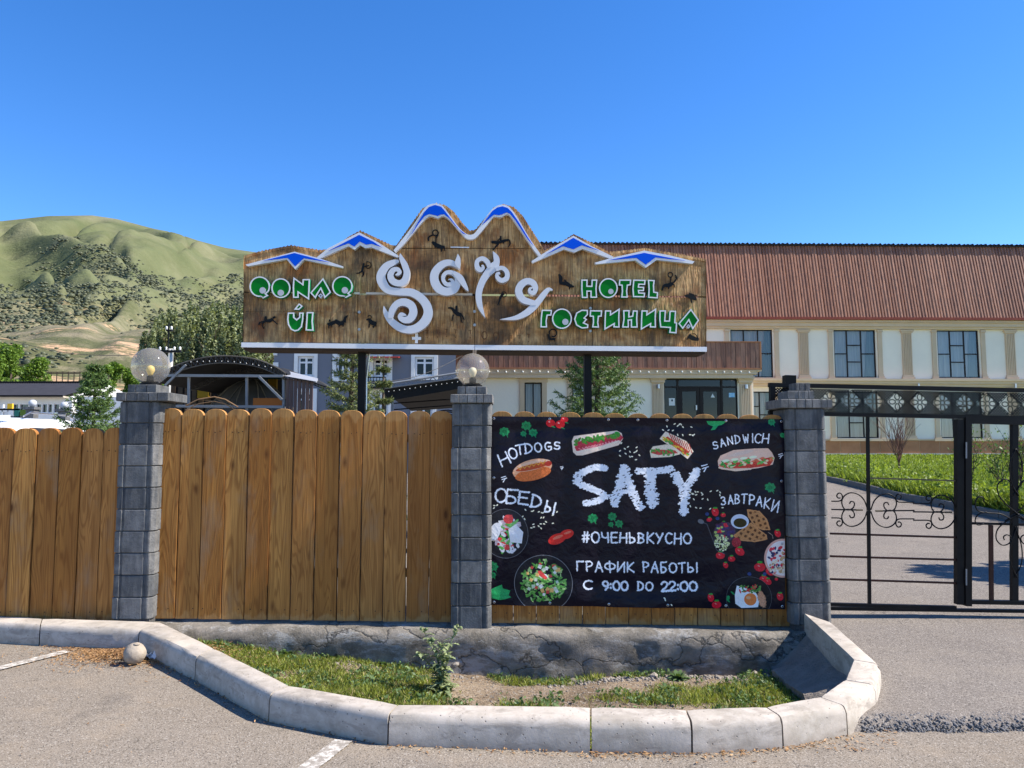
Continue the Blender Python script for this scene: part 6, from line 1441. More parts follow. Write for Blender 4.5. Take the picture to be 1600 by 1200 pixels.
mb = MB(); g1, g2, g3 = LF.W(LU(107), LV(621), 0), LF.W(LU(121), LV(594), -3.2), LF.W(LU(146), LV(626), -7); mb.add([g1, g2, g3], [(0, 2, 1)]); mb.add([LF.W(LU(114), .6, 0), LF.W(LU(114), LV(620), 0), g3, Vector((g3.x, g3.y, .6))], [(0, 3, 2, 1)]); mb.build('gable_wall', M_HWHITE, wh)
mb = MB(); mb.fbox(LF, LU(-60), LU(108), LV(622), LV(619.6), -.1, .5); mb.build('eave_board', mat('cream board', (.55, .47, .36), None, 2, .8), wh)
gw = thing('garden_wall', at(140, 660, 24), 'long sunlit white wall in front of the white house, beside the spruce', 'wall')
GW = Frame(-14, 26); mb = MB(); a = GW.px(55, 647); b = GW.px(196, 623); mb.fbox(GW, GW.px(57, 660)[0], GW.px(196, 660)[0], .3, GW.px(100, 647)[1], -.2, 0); mb.build('lower_wall', M_HWHITE, gw)
mb = MB(); mb.fbox(GW, GW.px(118, 660)[0], GW.px(197, 660)[0], GW.px(100, 647)[1]+.001, GW.px(100, 620)[1], -.2, -.01); mb.build('upper_wall', M_HWHITE, gw)
for (x, yt, lbl) in ((50.5, 640, 'small dark block post with a globe near the parked cars'), (100.5, 643, 'small dark block post in front of the white house windows')):
    p = thing('gate_post', at(x, 665, 18), lbl, 'post', 'small dark posts by the white house'); c0 = at(x, yt, 18); mb = MB(); mb.box((c0.x-.09, 17.9, .2), (c0.x+.09, 18.1, c0.z)); mb.build('shaft', M_BLOCK, p); mb = MB(); mb.box((c0.x-.13, 17.86, c0.z+.001), (c0.x+.13, 18.14, c0.z+.06)); mb.build('cap_slab', M_BLOCK, p)
    mb = MB(); mb.lathe((c0.x, 18, c0.z+.06), [(.03, 0), (.075, .04), (.09, .09), (.075, .14), (.03, .17)], 12); mb.build('globe', M_GREYDOT, p, smooth=True)
st = thing('shop_stall', at(20, 650, 30), 'small stall with yellow and teal panels and black frame before the white house', 'stall')
ST = Frame(-20, 30)
for (a, b, m_, nm) in (((11, 640), (19, 630.5), M_YELLOW, 'yellow_panel'), ((22, 651), (29.5, 638), M_TEAL, 'teal_panel'), ((-20, 641), (30, 638.5), M_BLACK, 'crossbar'), ((-20, 643.2), (11, 641.2), M_HWHITE, 'white_board'), ((-20, 655), (52, 650.5), M_BLACK, 'crossbar'), ((13, 649), (21, 642), M_HWHITE, 'goods_panel'), ((31, 650), (41, 640.5), M_LEAFB, 'green_goods'), ((2, 650), (5, 632), M_HWHITE, 'upright')):
    mb = MB(); (u0, v0), (u1, v1) = ST.px(*a), ST.px(*b); mb.fbox(ST, u0, u1, v0, v1, -.1, 0); mb.build(nm, m_, st)

# ================================================================ cars behind the low fence (lofted bodies)
def make_car(name, label, paint, x, y, yaw, L=4.5, W_=1.8, H=1.75, group='cars parked behind the low plank fence'):
    c = bpy.data.objects.new(name, None); COL.objects.link(c); zb = zg(y); c.location = (x, y, zb); c.rotation_euler = (0, 0, yaw); tag(c, label, 'car', group); ORG[c.name] = Vector((0, 0, 0))
    prof = [(-L/2, .45), (-L/2+.02, .85), (-L/2+.15, 1.02), (-L/2+1.05, 1.12), (-L/2+1.75, H-.08), (-L/2+2.4, H), (L/2-.9, H-.02), (L/2-.32, H-.12), (L/2-.05, 1.05), (L/2, .8), (L/2-.02, .4)]
    ys = [-1, -.93, -.72, 0, .72, .93, 1]; vs = []
    for (px_, pz) in prof:
        for t in ys:
            top_ = max(0, (pz-1.05)/(H-1.05)); hw_ = W_/2*(1-.16*top_); dz_ = -.05*abs(t)**3*(1 if pz > .9 else 0) - (.10 if abs(t) == 1 and pz > H-.3 else 0)
            vs.append((px_, hw_*t, pz + dz_))
    n = len(ys); fs = [(i*n+j, (i+1)*n+j, (i+1)*n+j+1, i*n+j+1) for i in range(len(prof)-1) for j in range(n-1)]
    lo_ = len(vs)
    for (px_, pz) in prof: vs += [(px_, -W_/2*.98, .32), (px_, W_/2*.98, .32)]
    for i in range(len(prof)-1):
        fs.append((lo_+2*i, lo_+2*i+2, (i+1)*n, i*n)); fs.append((i*n+n-1, (i+1)*n+n-1, lo_+2*i+3, lo_+2*i+1))
    mb = MB(); mb.add(vs, fs); o = mb.build('body', paint, c, smooth='auto')
    def part(nm, mm, f): m_ = MB(); f(m_); return m_.build(nm, mm, c, smooth='auto')
    part('rear_window', M_GLASSD, lambda m: m.add([(L/2-.07, -.66, 1.10), (L/2-.07, .66, 1.10), (L/2-.28, .6, H-.2), (L/2-.28, -.6, H-.2)], [(0, 1, 2, 3)]))
    part('windscreen', M_GLASSD, lambda m: m.add([(-L/2+1.02, -.68, 1.16), (-L/2+1.02, .68, 1.16), (-L/2+1.68, .6, H-.10), (-L/2+1.68, -.6, H-.10)], [(0, 3, 2, 1)]))
    for s_ in (-1, 1):
        part('side_window', M_ROOFD, lambda m: m.add([(-L/2+1.5, s_*W_/2*.985, 1.12), (L/2-.5, s_*W_/2*.985, 1.12), (L/2-.75, s_*W_/2*.875, H-.2), (-L/2+2.1, s_*W_/2*.875, H-.2)], [(0, 1, 2, 3)] if s_ < 0 else [(3, 2, 1, 0)]))
        part('tail_lamp', M_TAIL, lambda m: m.box((L/2-.10, s_*.72-.09, .82), (L/2+.015, s_*.72+.09, 1.15)))
        part('headlight', M_CHROME, lambda m: m.box((-L/2-.01, s_*.66-.16, .66), (-L/2+.1, s_*.66+.16, .82)))
        part('roof_rail', M_CHROME, lambda m: m.tube([(-L/2+2.1, s_*.66, H), (-L/2+2.3, s_*.66, H+.05), (L/2-1.0, s_*.66, H+.05), (L/2-.8, s_*.66, H-.02)], .016, 5))
        for wx in (-L/2+.85, L/2-.85):
            w_ = part('wheel', M_TYRE, lambda m: m.tube([(wx, s_*(W_/2-.2), .33), (wx, s_*(W_/2+.01), .33)], .33, 20)); part('rim', M_CHROME, lambda m: m.tube([(wx, s_*(W_/2), .33), (wx, s_*(W_/2+.02), .33)], .2, 12))
    part('spoiler', paint, lambda m: m.add([(L/2-.5, -.62, H-.01), (L/2-.5, .62, H-.01), (L/2+.04, .6, H-.06), (L/2+.04, -.6, H-.06), (L/2-.5, -.62, H-.07), (L/2-.5, .62, H-.07), (L/2+.04, .6, H-.10), (L/2+.04, -.6, H-.10)], [(0, 3, 2, 1), (4, 5, 6, 7), (2, 3, 7, 6), (0, 4, 7, 3), (1, 2, 6, 5)]))
    part('bumper', M_TYRE, lambda m: m.box((L/2-.05, -.8, .38), (L/2+.06, .8, .62)))
    return c
c1 = at(24, 668, 11.6); make_car('parked_car', 'white car at the left edge, its roof just above the low plank fence', M_CARW, c1.x-1.15, 13.8, R(-86), H=1.83)
c2 = at(66, 668, 13.2); make_car('parked_car', 'silver blue car with a roof spoiler seen over the low plank fence', M_CARS, c2.x-.95, 15.6, R(-82), H=1.76)

# ================================================================ vegetation
def leaf_cloud(rs, C_, size, asp=.6, up=0.0):           # C_: Nx3 centres -> quads with random orientation
    n = len(C_); a = rs.normal(size=(n, 3)); a[:, 2] += up; a /= np.linalg.norm(a, axis=1)[:, None]; b = rs.normal(size=(n, 3)); b -= a*(a*b).sum(1)[:, None]; b /= np.linalg.norm(b, axis=1)[:, None]
    s_ = (size*(.6+.8*rs.rand(n)))[:, None]; u = a*s_; v = b*s_*asp
    V = np.stack([C_-u, C_-v*.9-u*.1, C_+u, C_+v*.9-u*.1], 1).reshape(-1, 3); F = np.arange(4*n).reshape(-1, 4); return V, F
def add_limbs(mb, base, H, r_, rs, n=6, spread=.3, lo=.35, r0=None):
    mb.tube([base, base + Vector((rs.normal()*.02*H, rs.normal()*.02*H, H*.5)), base + Vector((rs.normal()*.03*H, rs.normal()*.03*H, H*.93))], r_, 7, r_*.2)
    for k in range(n):
        z = H*(lo + (.85-lo)*k/n); a = rs.rand()*6.28; L = spread*H*(1-.5*k/n); p0 = base + Vector((0, 0, z)); mb.tube([p0, p0 + Vector((math.cos(a)*L*.5, math.sin(a)*L*.5, L*.35)), p0 + Vector((math.cos(a)*L, math.sin(a)*L, L*.9))], r_*.35, 5, r_*.08)
def tree_broad(x, y, H, R_, seed, label, leaf, group, nl=5200, ls=.16, sq=.8, cat='tree'):
    rs = np.random.RandomState(seed); zb = zg(y)-.05; t = thing('broadleaf_tree', (x, y, zb), label, cat, group); base = Vector((x, y, zb))
    mb = MB(); add_limbs(mb, base, H*.7, H*.022+.03, rs, 8, .25, .25); mb.build('trunk', M_BARK, t, smooth=True)
    nb = 26; cen = []
    for k in range(nb):
        a = rs.rand()*6.28; q = rs.rand()**.5; zz = rs.uniform(.25, 1.0); rad = R_*(1-.55*max(0, zz-.55)/.45)*q*.8; cen.append((x+math.cos(a)*rad, y+math.sin(a)*rad, zb+H*zz*.92))
    cen = np.array(cen); rr = R_*rs.uniform(.22, .42, nb); idx = rs.randint(0, nb, nl); d = rs.normal(size=(nl, 3)); d /= np.linalg.norm(d, axis=1)[:, None]
    P = cen[idx] + d*(rr[idx]*rs.rand(nl)**.35)[:, None]*np.array([1, 1, sq]); V, F = leaf_cloud(rs, P, ls); npmesh('crown', V, F, leaf, t); return t
rows = [(-6, 545, 12, 9), (22, 522, 20, 30), (48, 548, 16, 26), (74, 553, 12, 24)]
for i, (px, top_, wpx, _) in enumerate([(-8, 540, 26, 0), (20, 518, 27, 0), (52, 551, 30, 0)]):
    Yt = 62 + 3*i; p = at(px, top_, Yt); tree_broad(p.x, Yt, p.z-zg(Yt), wpx/FPX*Yt*1.15, 20+i, ['light green leafy tree cut by the left picture edge', 'tallest light green leafy tree above the black roof of the white house', 'low light green leafy tree above the black roof, right of the tallest'][i], M_LEAFB, 'leafy trees beyond the white house', 9000, .11)
for i, (px, top_, wpx) in enumerate([(150, 562, 18), (178, 557, 24), (203, 566, 20), (240, 580, 16)]):
    Yt = 58 + 2*i; p = at(px, top_, Yt); tree_broad(p.x, Yt, p.z-zg(Yt), wpx/FPX*Yt*1.15, 40+i, ['light green leafy tree just left of the spruce tip behind it', 'light green leafy tree behind the spruce, widest of its row', 'light green leafy tree immediately left of the left globe lamp', 'light green leafy tree half hidden by the left globe lamp'][i], M_LEAFB, 'leafy trees beyond the white house', 8000, .11)

def poplar_crown(rs, H, R_, n):
    P = []
    nst = 22; stems = [(rs.uniform(-.6, .6)*R_, rs.uniform(-.6, .6)*R_, rs.uniform(.74, 1.0)) for _ in range(nst)]
    for k in range(n):
        sx, sy, st = stems[rs.randint(nst)]; z = rs.rand()**.8; zz = z*st; env = R_*.33*(1-z)**.5*(.5+.5*min(1, z*5)); fan = .25+.95*min(1, z*1.7)
        P.append((sx*fan*(1-.35*z) + rs.normal()*env*.85, sy*fan*(1-.45*z) + rs.normal()*env*.85, H*(.06+.94*zz)))
    return np.array(P)
pop = None; specs = [(232, 512, 17), (247, 492, 15), (264, 474, 18), (283, 496, 16), (300, 470, 19), (318, 474, 19), (338, 469, 19), (356, 471, 20), (375, 470, 22), (392, 476, 20), (414, 486, 20)]
nm = ['first', 'second', 'third', 'fourth', 'fifth', 'sixth', 'seventh', 'eighth', 'ninth', 'tenth', 'eleventh']
pvars = []
for v in range(3):
    rs = np.random.RandomState(60+v); P = poplar_crown(rs, 20.0, 2.0, 9000); V, F = leaf_cloud(rs, P, .24, .5, .8); t = thing('poplar_tree', (0, 0, 0), 'x', 'tree'); npmesh('crown', V, F, M_LEAFP, t); mb = MB(); add_limbs(mb, Vector((0, 0, 0)), 18.5, .32, rs, 14, .22, .08); mb.build('trunk', M_BARK, t, smooth=True); pvars.append(t)
for i, (px, top_, hw_) in enumerate(specs):
    Yt = 118 + (i % 3)*5; p = at(px, top_, Yt); H = p.z - zg(Yt); src = pvars[i % 3]
    lab = 'tall dark green poplar, %s from the left in the row behind the arched canopy' % nm[i]; sc = (hw_/FPX*Yt/1.6, hw_/FPX*Yt/1.6, H/20.0)
    o = src if i < 3 else inst(src, (0, 0, 0)); o.location = (p.x, Yt, zg(Yt)); o.rotation_euler = (0, 0, i*1.9); o.scale = sc; tag(o, lab, 'tree', 'row of poplars')

def spruce(x, y, zb, H, R_, seed, label, leaf, levels=17, dens=1.0, cat='tree', lean=0, zlow=.05, name='spruce_tree', nl=.055):
    rs = np.random.RandomState(seed); t = thing(name, (x, y, zb), label, cat, 'young spruces'); mb = MB(); base = Vector((x, y, zb)); mb.tube([base, base+Vector((0, 0, H*.5)), base+Vector((0, 0, H))], .03+.014*H, 7, .008)
    T0, T1, TW = [], [], []
    for l_ in range(levels):
        f = zlow + (1-zlow)*(l_+rs.uniform(-.2, .2))/levels; z = H*min(.985, f); L = R_*(1-f)**.95*rs.uniform(.85, 1.1) + .05; nb = int(8 + rs.randint(0, 3))
        for b in range(nb):
            a = 6.283*(b+rs.rand()*.6)/nb + l_*.7; Lb = L*rs.uniform(.65, 1.15); up = .10 + .45*f; dx, dy = math.cos(a), math.sin(a); pts = []
            for k in range(7):
                s_ = k/6; pts.append(base + Vector((dx*Lb*s_, dy*Lb*s_, z + Lb*(up*s_ - .28*math.sin(s_*2.6)*(1-f)+.12*s_*s_))))
            mb.tube(pts, .004+.007*Lb, 4, .002)
            m_ = max(4, int(Lb*15*dens))
            for k in range(m_):
                s_ = .18+.82*k/m_; i = min(5, int(s_*6)); p = pts[i].lerp(pts[i+1], s_*6-i)
                for side in (-1, 1):
                    tl = Lb*.36*(1.08-s_) + .05; an = a + side*rs.uniform(.6, 1.0); q = p + Vector((math.cos(an)*tl, math.sin(an)*tl, rs.uniform(-.25, .2)*tl)); T0.append(p); T1.append(q)
            T0.append(pts[4]); T1.append(pts[6])
    for k in range(4): a = rs.rand()*6.28; T0.append(base+Vector((0, 0, H*.93))); T1.append(base+Vector((math.cos(a)*.12, math.sin(a)*.12, H*.99)))
    T0.append(base+Vector((0, 0, H*.86))); T1.append(base+Vector((0, 0, H*1.02)))
    mb.build('trunk', M_BARK, t, smooth=True); T0 = np.array([tuple(v) for v in T0]); T1 = np.array([tuple(v) for v in T1]); n = len(T0); K = 13
    s_ = np.tile(np.linspace(0, 1, K), n); A = np.repeat(T0, K, 0); D = np.repeat(T1-T0, K, 0); P = A + D*s_[:, None]; dn = D/(np.linalg.norm(D, axis=1)[:, None]+1e-6)
    r_ = rs.normal(size=P.shape); r_ -= dn*(r_*dn).sum(1)[:, None]; r_ /= np.linalg.norm(r_, axis=1)[:, None]; nd = dn*.75 + r_; nd /= np.linalg.norm(nd, axis=1)[:, None]; w_ = np.cross(nd, rs.normal(size=P.shape)); w_ /= np.linalg.norm(w_, axis=1)[:, None]; ln = nl*rs.uniform(.7, 1.2, len(P))[:, None]
    V = np.stack([P-w_*.0085, P+w_*.0085, P+nd*ln], 1).reshape(-1, 3); npmesh('needles', V, np.arange(len(V)).reshape(-1, 3), leaf, t); return t
p = at(150, 568, 11.5); spruce(p.x, 11.5, .3, p.z-.3, .98, 1, 'young spruce with long pale leader left of the left block pillar', M_NEED, 20, 1.0)
p = at(552, 460, 12.5); spruce(p.x, 12.5, .3, p.z-.3, .85, 2, 'yellow green young spruce behind the tall plank panel, beside the black sign post', M_NEEDY, 21, .9)
p = at(600, 556, 13.2); spruce(p.x, 13.2, .3, p.z-.3, .42, 12, 'small sparse spruce just right of the black sign post', M_NEEDY, 10, .8)
p = at(932, 430, 12.0); spruce(p.x, 12.0, .3, p.z-.3, 1.15, 3, 'dark green spruce behind the banner in front of the hotel entrance wing', M_NEED, 24, 1.0)
# a tree beyond the right picture edge whose shade falls on the driveway
tree_broad(9.3, 8.7, 4.6, 1.2, 77, 'small leafy tree beyond the right picture edge that shades the driveway', M_LEAFB, 'garden trees', 3000, .12)

def twig_shrub(x, y, zb, H, R_, seed, label, leafy, name, nst=15, cat='shrub'):
    rs = np.random.RandomState(seed); t = thing(name, (x, y, zb), label, cat); mb = MB(); ends = []
    def grow(p, d, L, r_, dep):
        n = 4; pts = [p]; q = p.copy(); dd = d.copy()
        for k in range(n): dd = (dd + Vector((rs.normal()*.13, rs.normal()*.13, .05+rs.normal()*.04))).normalized(); q = q + dd*(L/n); pts.append(q.copy())
        mb.tube(pts, r_, 4, r_*.45); ends.extend(pts[1:])
        if dep > 0:
            for k in range(3 if dep > 1 else 3):
                i = rs.randint(1, 5); a = rs.rand()*6.28; nd = (dd + Vector((math.cos(a), math.sin(a), .2))*.42).normalized(); grow(pts[i], nd, L*rs.uniform(.5, .75), r_*.6, dep-1)
    b = Vector((x, y, zb)); stem = b + Vector((0, 0, H*.12)); mb.tube([b, stem], .035*H/2, 6)
    for k in range(nst):
        a = rs.rand()*6.28; s_ = R_/H*rs.uniform(.2, 1.0); grow(stem if not leafy else b, Vector((math.cos(a)*s_, math.sin(a)*s_, 1)).normalized(), H*rs.uniform(.5, .72), .012*H/2+.004, 2)
    mb.build('branches', M_TWIG if not leafy else M_BARK, t)
    E = np.array([tuple(e) for e in ends])
    if leafy: E = E[rs.rand(len(E)) < .4]; P = np.repeat(E, 3, 0) + rs.normal(size=(len(E)*3, 3))*.05; V, F = leaf_cloud(rs, P, .035); npmesh('foliage', V, F, M_LEAFR, t)
    return t
q = at(1405, 733, 27); twig_shrub(q.x, 27, zg(27)+.1, at(1405, 650, 27).z-zg(27)-.1, .62, 5, 'bare reddish twiggy shrub on the lawn seen through the left gate leaf', False, 'bare_shrub', 15)
q = at(1518, 760, 20); twig_shrub(q.x, 20, zg(20)+.1, at(1518, 672, 20).z-zg(20)-.1, .25, 6, 'slender leafy rose bush just right of the main gate post', True, 'rose_bush', 5)
q = at(1566, 770, 18); twig_shrub(q.x, 18, zg(18)+.1, at(1566, 690, 18).z-zg(18)-.1, .38, 7, 'loose leafy rose bush left of the wicket mullion', True, 'rose_bush', 6)
q = at(1596, 770, 17); twig_shrub(q.x, 17, zg(17)+.1, at(1596, 668, 17).z-zg(17)-.1, .3, 8, 'leafy rose bush at the right picture edge behind the wicket', True, 'rose_bush', 6)

# lawn grass and tall weeds near its kerb
rs = np.random.RandomState(9); N = 80000; Y = 10.6 + 30.3*rs.rand(N)**1.15; X0 = np.array([lk_x(y) for y in Y])+.16; X = X0 + (np.maximum(Y*.70, X0+1)-X0)*rs.rand(N)**1.2; tall = (rs.rand(N) < .5)*np.exp(-((X-X0)/1.6)**2)*(Y < 27)
nn_ = np.array([nz(a*.5, b*.5) for a, b in zip(X, Y)]); h = .07+.05*rs.rand(N) + tall*(.22+.25*np.clip(nn_+.3, 0, 1)*rs.rand(N)); Z = np.array([zg(y) for y in Y])+.09; P = np.stack([X, Y, Z], 1)
d = rs.normal(size=(N, 3))*.4; d[:, 2] = 1; d /= np.linalg.norm(d, axis=1)[:, None]; w_ = rs.normal(size=(N, 3)); w_[:, 2] = 0; w_ /= np.linalg.norm(w_, axis=1)[:, None]; ww = (.012+.0009*Y)[:, None]
V = np.stack([P-w_*ww, P+w_*ww, P+d*h[:, None]], 1).reshape(-1, 3); npmesh('lawn_grass', V, np.arange(len(V)).reshape(-1, 3), M_LAWN, kind='stuff', label='bright green lawn with rough tall grass near the kerb')
k = rs.rand(N) < .16; Q = P[k & (tall > .3)]; Q = np.repeat(Q, 4, 0); Q[:, :2] += rs.normal(size=(len(Q), 2))*.12; Q[:, 2] += rs.rand(len(Q))*.42; V, F = leaf_cloud(rs, Q, .045); npmesh('lawn_weeds', V, F, M_LAWN, kind='stuff', label='leafy weeds along the lawn kerb')

# bed grass, weeds, rubble
rs = np.random.RandomState(12); N = 130000; X = rs.uniform(-3.0, 2.3, N); Y = rs.uniform(4.4, 6.5, N)
def grassy(x, y):
    n = nz(x*1.1+3, y*1.6, 1, 4) + .35*nz(x*5, y*6, 1, 2)
    g = .42 + n*1.5 + (.40 if x < -.45 else 0) - 1.2*math.exp(-((x-.55)/.42)**2 - ((y-6.1)/.28)**2) - .7*math.exp(-((x+.9)/.28)**2-((y-6.3)/.14)**2) - .7*math.exp(-((x-1.25)/.25)**2-((y-5.85)/.14)**2)
    g += .14*(x > .9) + .16*(-.2 < x < .9 and y < 5.95); g -= .5*max(0, (y-6.2)/.3)*(x > -.6)
    return g
ok = np.array([inbed(a, b-.10) and inbed(a-.09, b) and inbed(a+.09, b) and rs.rand() < grassy(a, b)*.9 for a, b in zip(X, Y)]); X, Y = X[ok], Y[ok]; N = len(X)
Z = np.array([zsoil(a, b) for a, b in zip(X, Y)]); P = np.stack([X, Y, Z], 1); d = rs.normal(size=(N, 3))*.7; d[:, 2] = 1; d /= np.linalg.norm(d, axis=1)[:, None]; cl = np.array([nz(a*2.5, b*3+9, 1, 3) for a, b in zip(X, Y)]); h = (.026+.036*rs.rand(N)+.075*np.clip(cl, 0, 1)*rs.rand(N))[:, None]
w_ = rs.normal(size=(N, 3)); w_[:, 2] *= .2; w_ /= np.linalg.norm(w_, axis=1)[:, None]; ww = rs.uniform(.0015, .0042, N)[:, None]; m_ = P + d*h*.55
tip = P + d*h + np.stack([rs.normal(size=N)*.008, rs.normal(size=N)*.008, -.004*np.ones(N)], 1)
V = np.stack([P-w_*ww*.6, P+w_*ww*.6, m_+w_*ww, m_-w_*ww, tip], 1).reshape(-1, 3); b = np.arange(N)*5; F = np.concatenate([np.stack([b, b+1, b+2], 1), np.stack([b, b+2, b+3], 1), np.stack([b+3, b+2, b+4], 1)]); npmesh('bed_grass', V, F, M_GRASS, kind='stuff', label='short patchy green grass in the kerbed bed')
q = rs.rand(N) < .07; Vs_ = V.reshape(-1, 5, 3)[q]; Vs_ = Vs_ + rs.normal(size=(len(Vs_), 1, 3))*np.array([.02, .02, .001]); nq = len(Vs_); b = np.arange(nq)*5; npmesh('dry_straw', Vs_.reshape(-1, 3), np.concatenate([np.stack([b, b+1, b+2], 1), np.stack([b, b+2, b+3], 1), np.stack([b+3, b+2, b+4], 1)]), M_STRAW, kind='stuff', label='dry straw blades among the bed grass')
# low broad weeds mixed in
n2 = 300; Q = []
for k in range(16000):
    a, b = rs.uniform(-2.9, 2.25), rs.uniform(5.0, 6.5)
    if inbed(a, b-.06) and nz(a*3.1+8, b*3.6, 1, 3) > .05 and grassy(a, b) > -.1: Q.append((a, b, zsoil(a, b)+.008+rs.rand()*.045))
V, F = leaf_cloud(rs, np.array(Q), .016, .55, .5); npmesh('bed_weeds', V, F, M_WEED, kind='stuff', label='low leafy weeds mixed into the bed grass')
def rosette(x, y, R_, n, label, tall=0.0, m_=None, nm_='weed_plant'):
    z = zsoil(x, y); t = thing(nm_, (x, y, z), label, 'weed'); mb = MB(); r_ = random.Random(int((x+5)*997))
    for k in range(n):
        a = r_.random()*6.283; L = R_*r_.uniform(.6, 1.1); e = r_.uniform(.25, 1.1) + tall; dx, dy = math.cos(a), math.sin(a); P = []
        for i in range(6):
            s_ = i/5; w2 = .15*L*math.sin(math.pi*min(.97, s_*.85+.12)); c = Vector((x+dx*L*s_*math.cos(e), y+dy*L*s_*math.cos(e), z + L*math.sin(e)*s_ - L*.35*s_*s_)); P += [c + Vector((-dy*w2, dx*w2, .2*w2)), c + Vector((dy*w2, -dx*w2, .2*w2))]
        mb.add(P, [(2*i, 2*i+1, 2*i+3, 2*i+2) for i in range(5)])
    mb.build('leaves', m_ or M_WEED, t); return t
def onsoil(px, py):                                     # point where the ray through the bed surface lands
    for k in range(400):
        Y = 4.5 + k*.005; p = at(px, py, Y)
        if p.z < zsoil(p.x, p.y): return p
    return p
for (px, py, R_, n, lab) in [(970, 1045, .09, 26, 'small bright green weed on the pale soil below the banner'), (1165, 1024, .10, 30, 'leafy weed at the foot of the wall near the concrete apron'), (1060, 1062, .12, 44, 'bright clump of weed in the right half of the bed'), (520, 1030, .11, 40, 'bushy green weed against the foundation wall left of the thistle'), (1040, 1080, .10, 30, 'dark pointed weed near the front kerb, right half of the bed'), (600, 1012, .10, 26, 'upright weed at the wall foot just left of the thistle'), (450, 1010, .10, 30, 'weed clump close to the wall at the left end of the bed')]:
    p = onsoil(px, py); rosette(p.x, p.y, R_, n, lab)
# thistle
p = onsoil(690, 1086); tz = p.z; th = thing('thistle_plant', (p.x, p.y, tz), 'tall pale green spiky thistle growing in front of the foundation wall', 'thistle'); rs = np.random.RandomState(4); mb = MB(); lv = MB(); hd = MB()
def tleaf(c, a, L, el):
    dx, dy = math.cos(a), math.sin(a); P = []; n = 7
    for i in range(n+1):
        s_ = i/n; w2 = L*(.16*math.sin(math.pi*(s_*.9+.08)))*(1.25 if i % 2 else .55); q = c + Vector((dx*L*s_*math.cos(el), dy*L*s_*math.cos(el), L*math.sin(el)*s_-L*.4*s_*s_)); P += [q + Vector((-dy*w2, dx*w2, .3*w2)), q + Vector((dy*w2, -dx*w2, .3*w2))]
    lv.add(P, [(2*i, 2*i+1, 2*i+3, 2*i+2) for i in range(n)])
base = Vector((p.x, p.y, tz)); tops = [(662, 985, 5.95), (712, 985, 5.9), (690, 1010, 5.8), (676, 1003, 5.85), (702, 1028, 5.75), (655, 1022, 5.8)]
for (tx, ty, tY) in tops:
    tp = at(tx, ty, p.y + (tY-5.85)*.5); mid_ = base.lerp(tp, .45) + Vector(((tp.x-base.x)*-.25, 0, .02)); pts = [Vector(q) for q in crom([tuple(base), tuple(mid_), tuple(tp)], 6)]; mb.tube(pts, .0055, 5, .003)
    for k, c in enumerate(pts[1:]):
        for _ in range(4): tleaf(c, rs.rand()*6.28, rs.uniform(.05, .11)*(1.15-.5*k/len(pts)), rs.uniform(.2, 1.0))
    for _ in range(5):
        q = tp + Vector((rs.normal()*.014, rs.normal()*.014, rs.normal()*.012)); hd.lathe(q, [(.003, -.01), (.011, -.004), (.012, .004), (.005, .013)], 7)
        for _ in range(3): tleaf(q, rs.rand()*6.28, rs.uniform(.025, .045), rs.uniform(.3, 1.2))
for _ in range(46): tleaf(base + Vector((rs.normal()*.03, rs.normal()*.03, rs.rand()*.06)), rs.rand()*6.28, rs.uniform(.09, .17), rs.uniform(.1, .9))
mb.build('stem', M_THIST, th, smooth=True); lv.build('leaves', M_THIST, th); hd.build('buds', M_THIST, th, smooth=True, kind='stuff')
# rubble along the wall foot and loose stones
def stone_mesh(nm_, seed, m_=M_STONE):
    r_ = random.Random(seed); mb = MB(); mb.add([tuple(c*r_.uniform(.7, 1.2) for c in v) for v in ico], icf); mb.add([(0, 0, -.9)], []); mb.f += [(a, 11, b) for a, b in ((6, 7), (7, 8), (8, 9), (9, 10), (10, 6))]; mb.f = [f if 11 not in f else (f[2], f[1], f[0]) for f in mb.f]; mb.m = [0]*len(mb.f); return mb.mesh(nm_, m_)
V, F = [], []; rs = np.random.RandomState(31)
def scatter(n, fx, fy, fr, test=None):
    for k in range(n):
        x, y = fx(), fy()
        if not inbed(x, y) or (test and not test(x, y)): continue
        r_ = fr(); z = zsoil(x, y)+r_*.25; a = rs.rand()*6.28; b = len(V); ca, sa = math.cos(a), math.sin(a); q = rs.uniform(.6, 1.2, 3)
        for v in ico: V.append((x+r_*(v[0]*q[0]*ca-v[1]*q[1]*sa), y+r_*(v[0]*q[0]*sa+v[1]*q[1]*ca), z+r_*v[2]*q[2]*.7))
        F.extend(tuple(b+i for i in f) for f in icf)
scatter(650, lambda: rs.uniform(.2, 2.1), lambda: 6.46-abs(rs.normal())*.09, lambda: rs.uniform(.005, .022)); scatter(300, lambda: rs.uniform(-2.6, -.3), lambda: 6.46-abs(rs.normal())*.06, lambda: rs.uniform(.004, .014)); scatter(1500, lambda: rs.uniform(-.2, 2.2), lambda: rs.uniform(5.3, 6.4), lambda: rs.uniform(.002, .009), lambda x, y: grassy(x, y) < .35)
npmesh('rubble', V, F, M_STONE, kind='stuff', label='pale rubble and pebbles at the foot of the foundation wall')
for i, (px, py, r_, lab) in enumerate([(895, 1066, .034, 'largest pale stone on the bare soil below the banner'), (1022, 1060, .045, 'rough pale lump of mortar on the soil below the banner lettering'), (1180, 1056, .04, 'pale concrete lump beside the lower edge of the apron'), (525, 1040, .028, 'flat pale stone near the wall in the left half of the bed'), (712, 1040, .03, 'pale stone beside the thistle base')]):
    p = onsoil(px, py); o = bpy.data.objects.new('stone', stone_mesh('stone', 90+i)); COL.objects.link(o); o.location = p + Vector((0, 0, r_*.4)); o.scale = (r_*1.2, r_, r_*.7); o.rotation_euler = (0, .2, i); tag(o, lab, 'stone', 'loose stones in the bed')

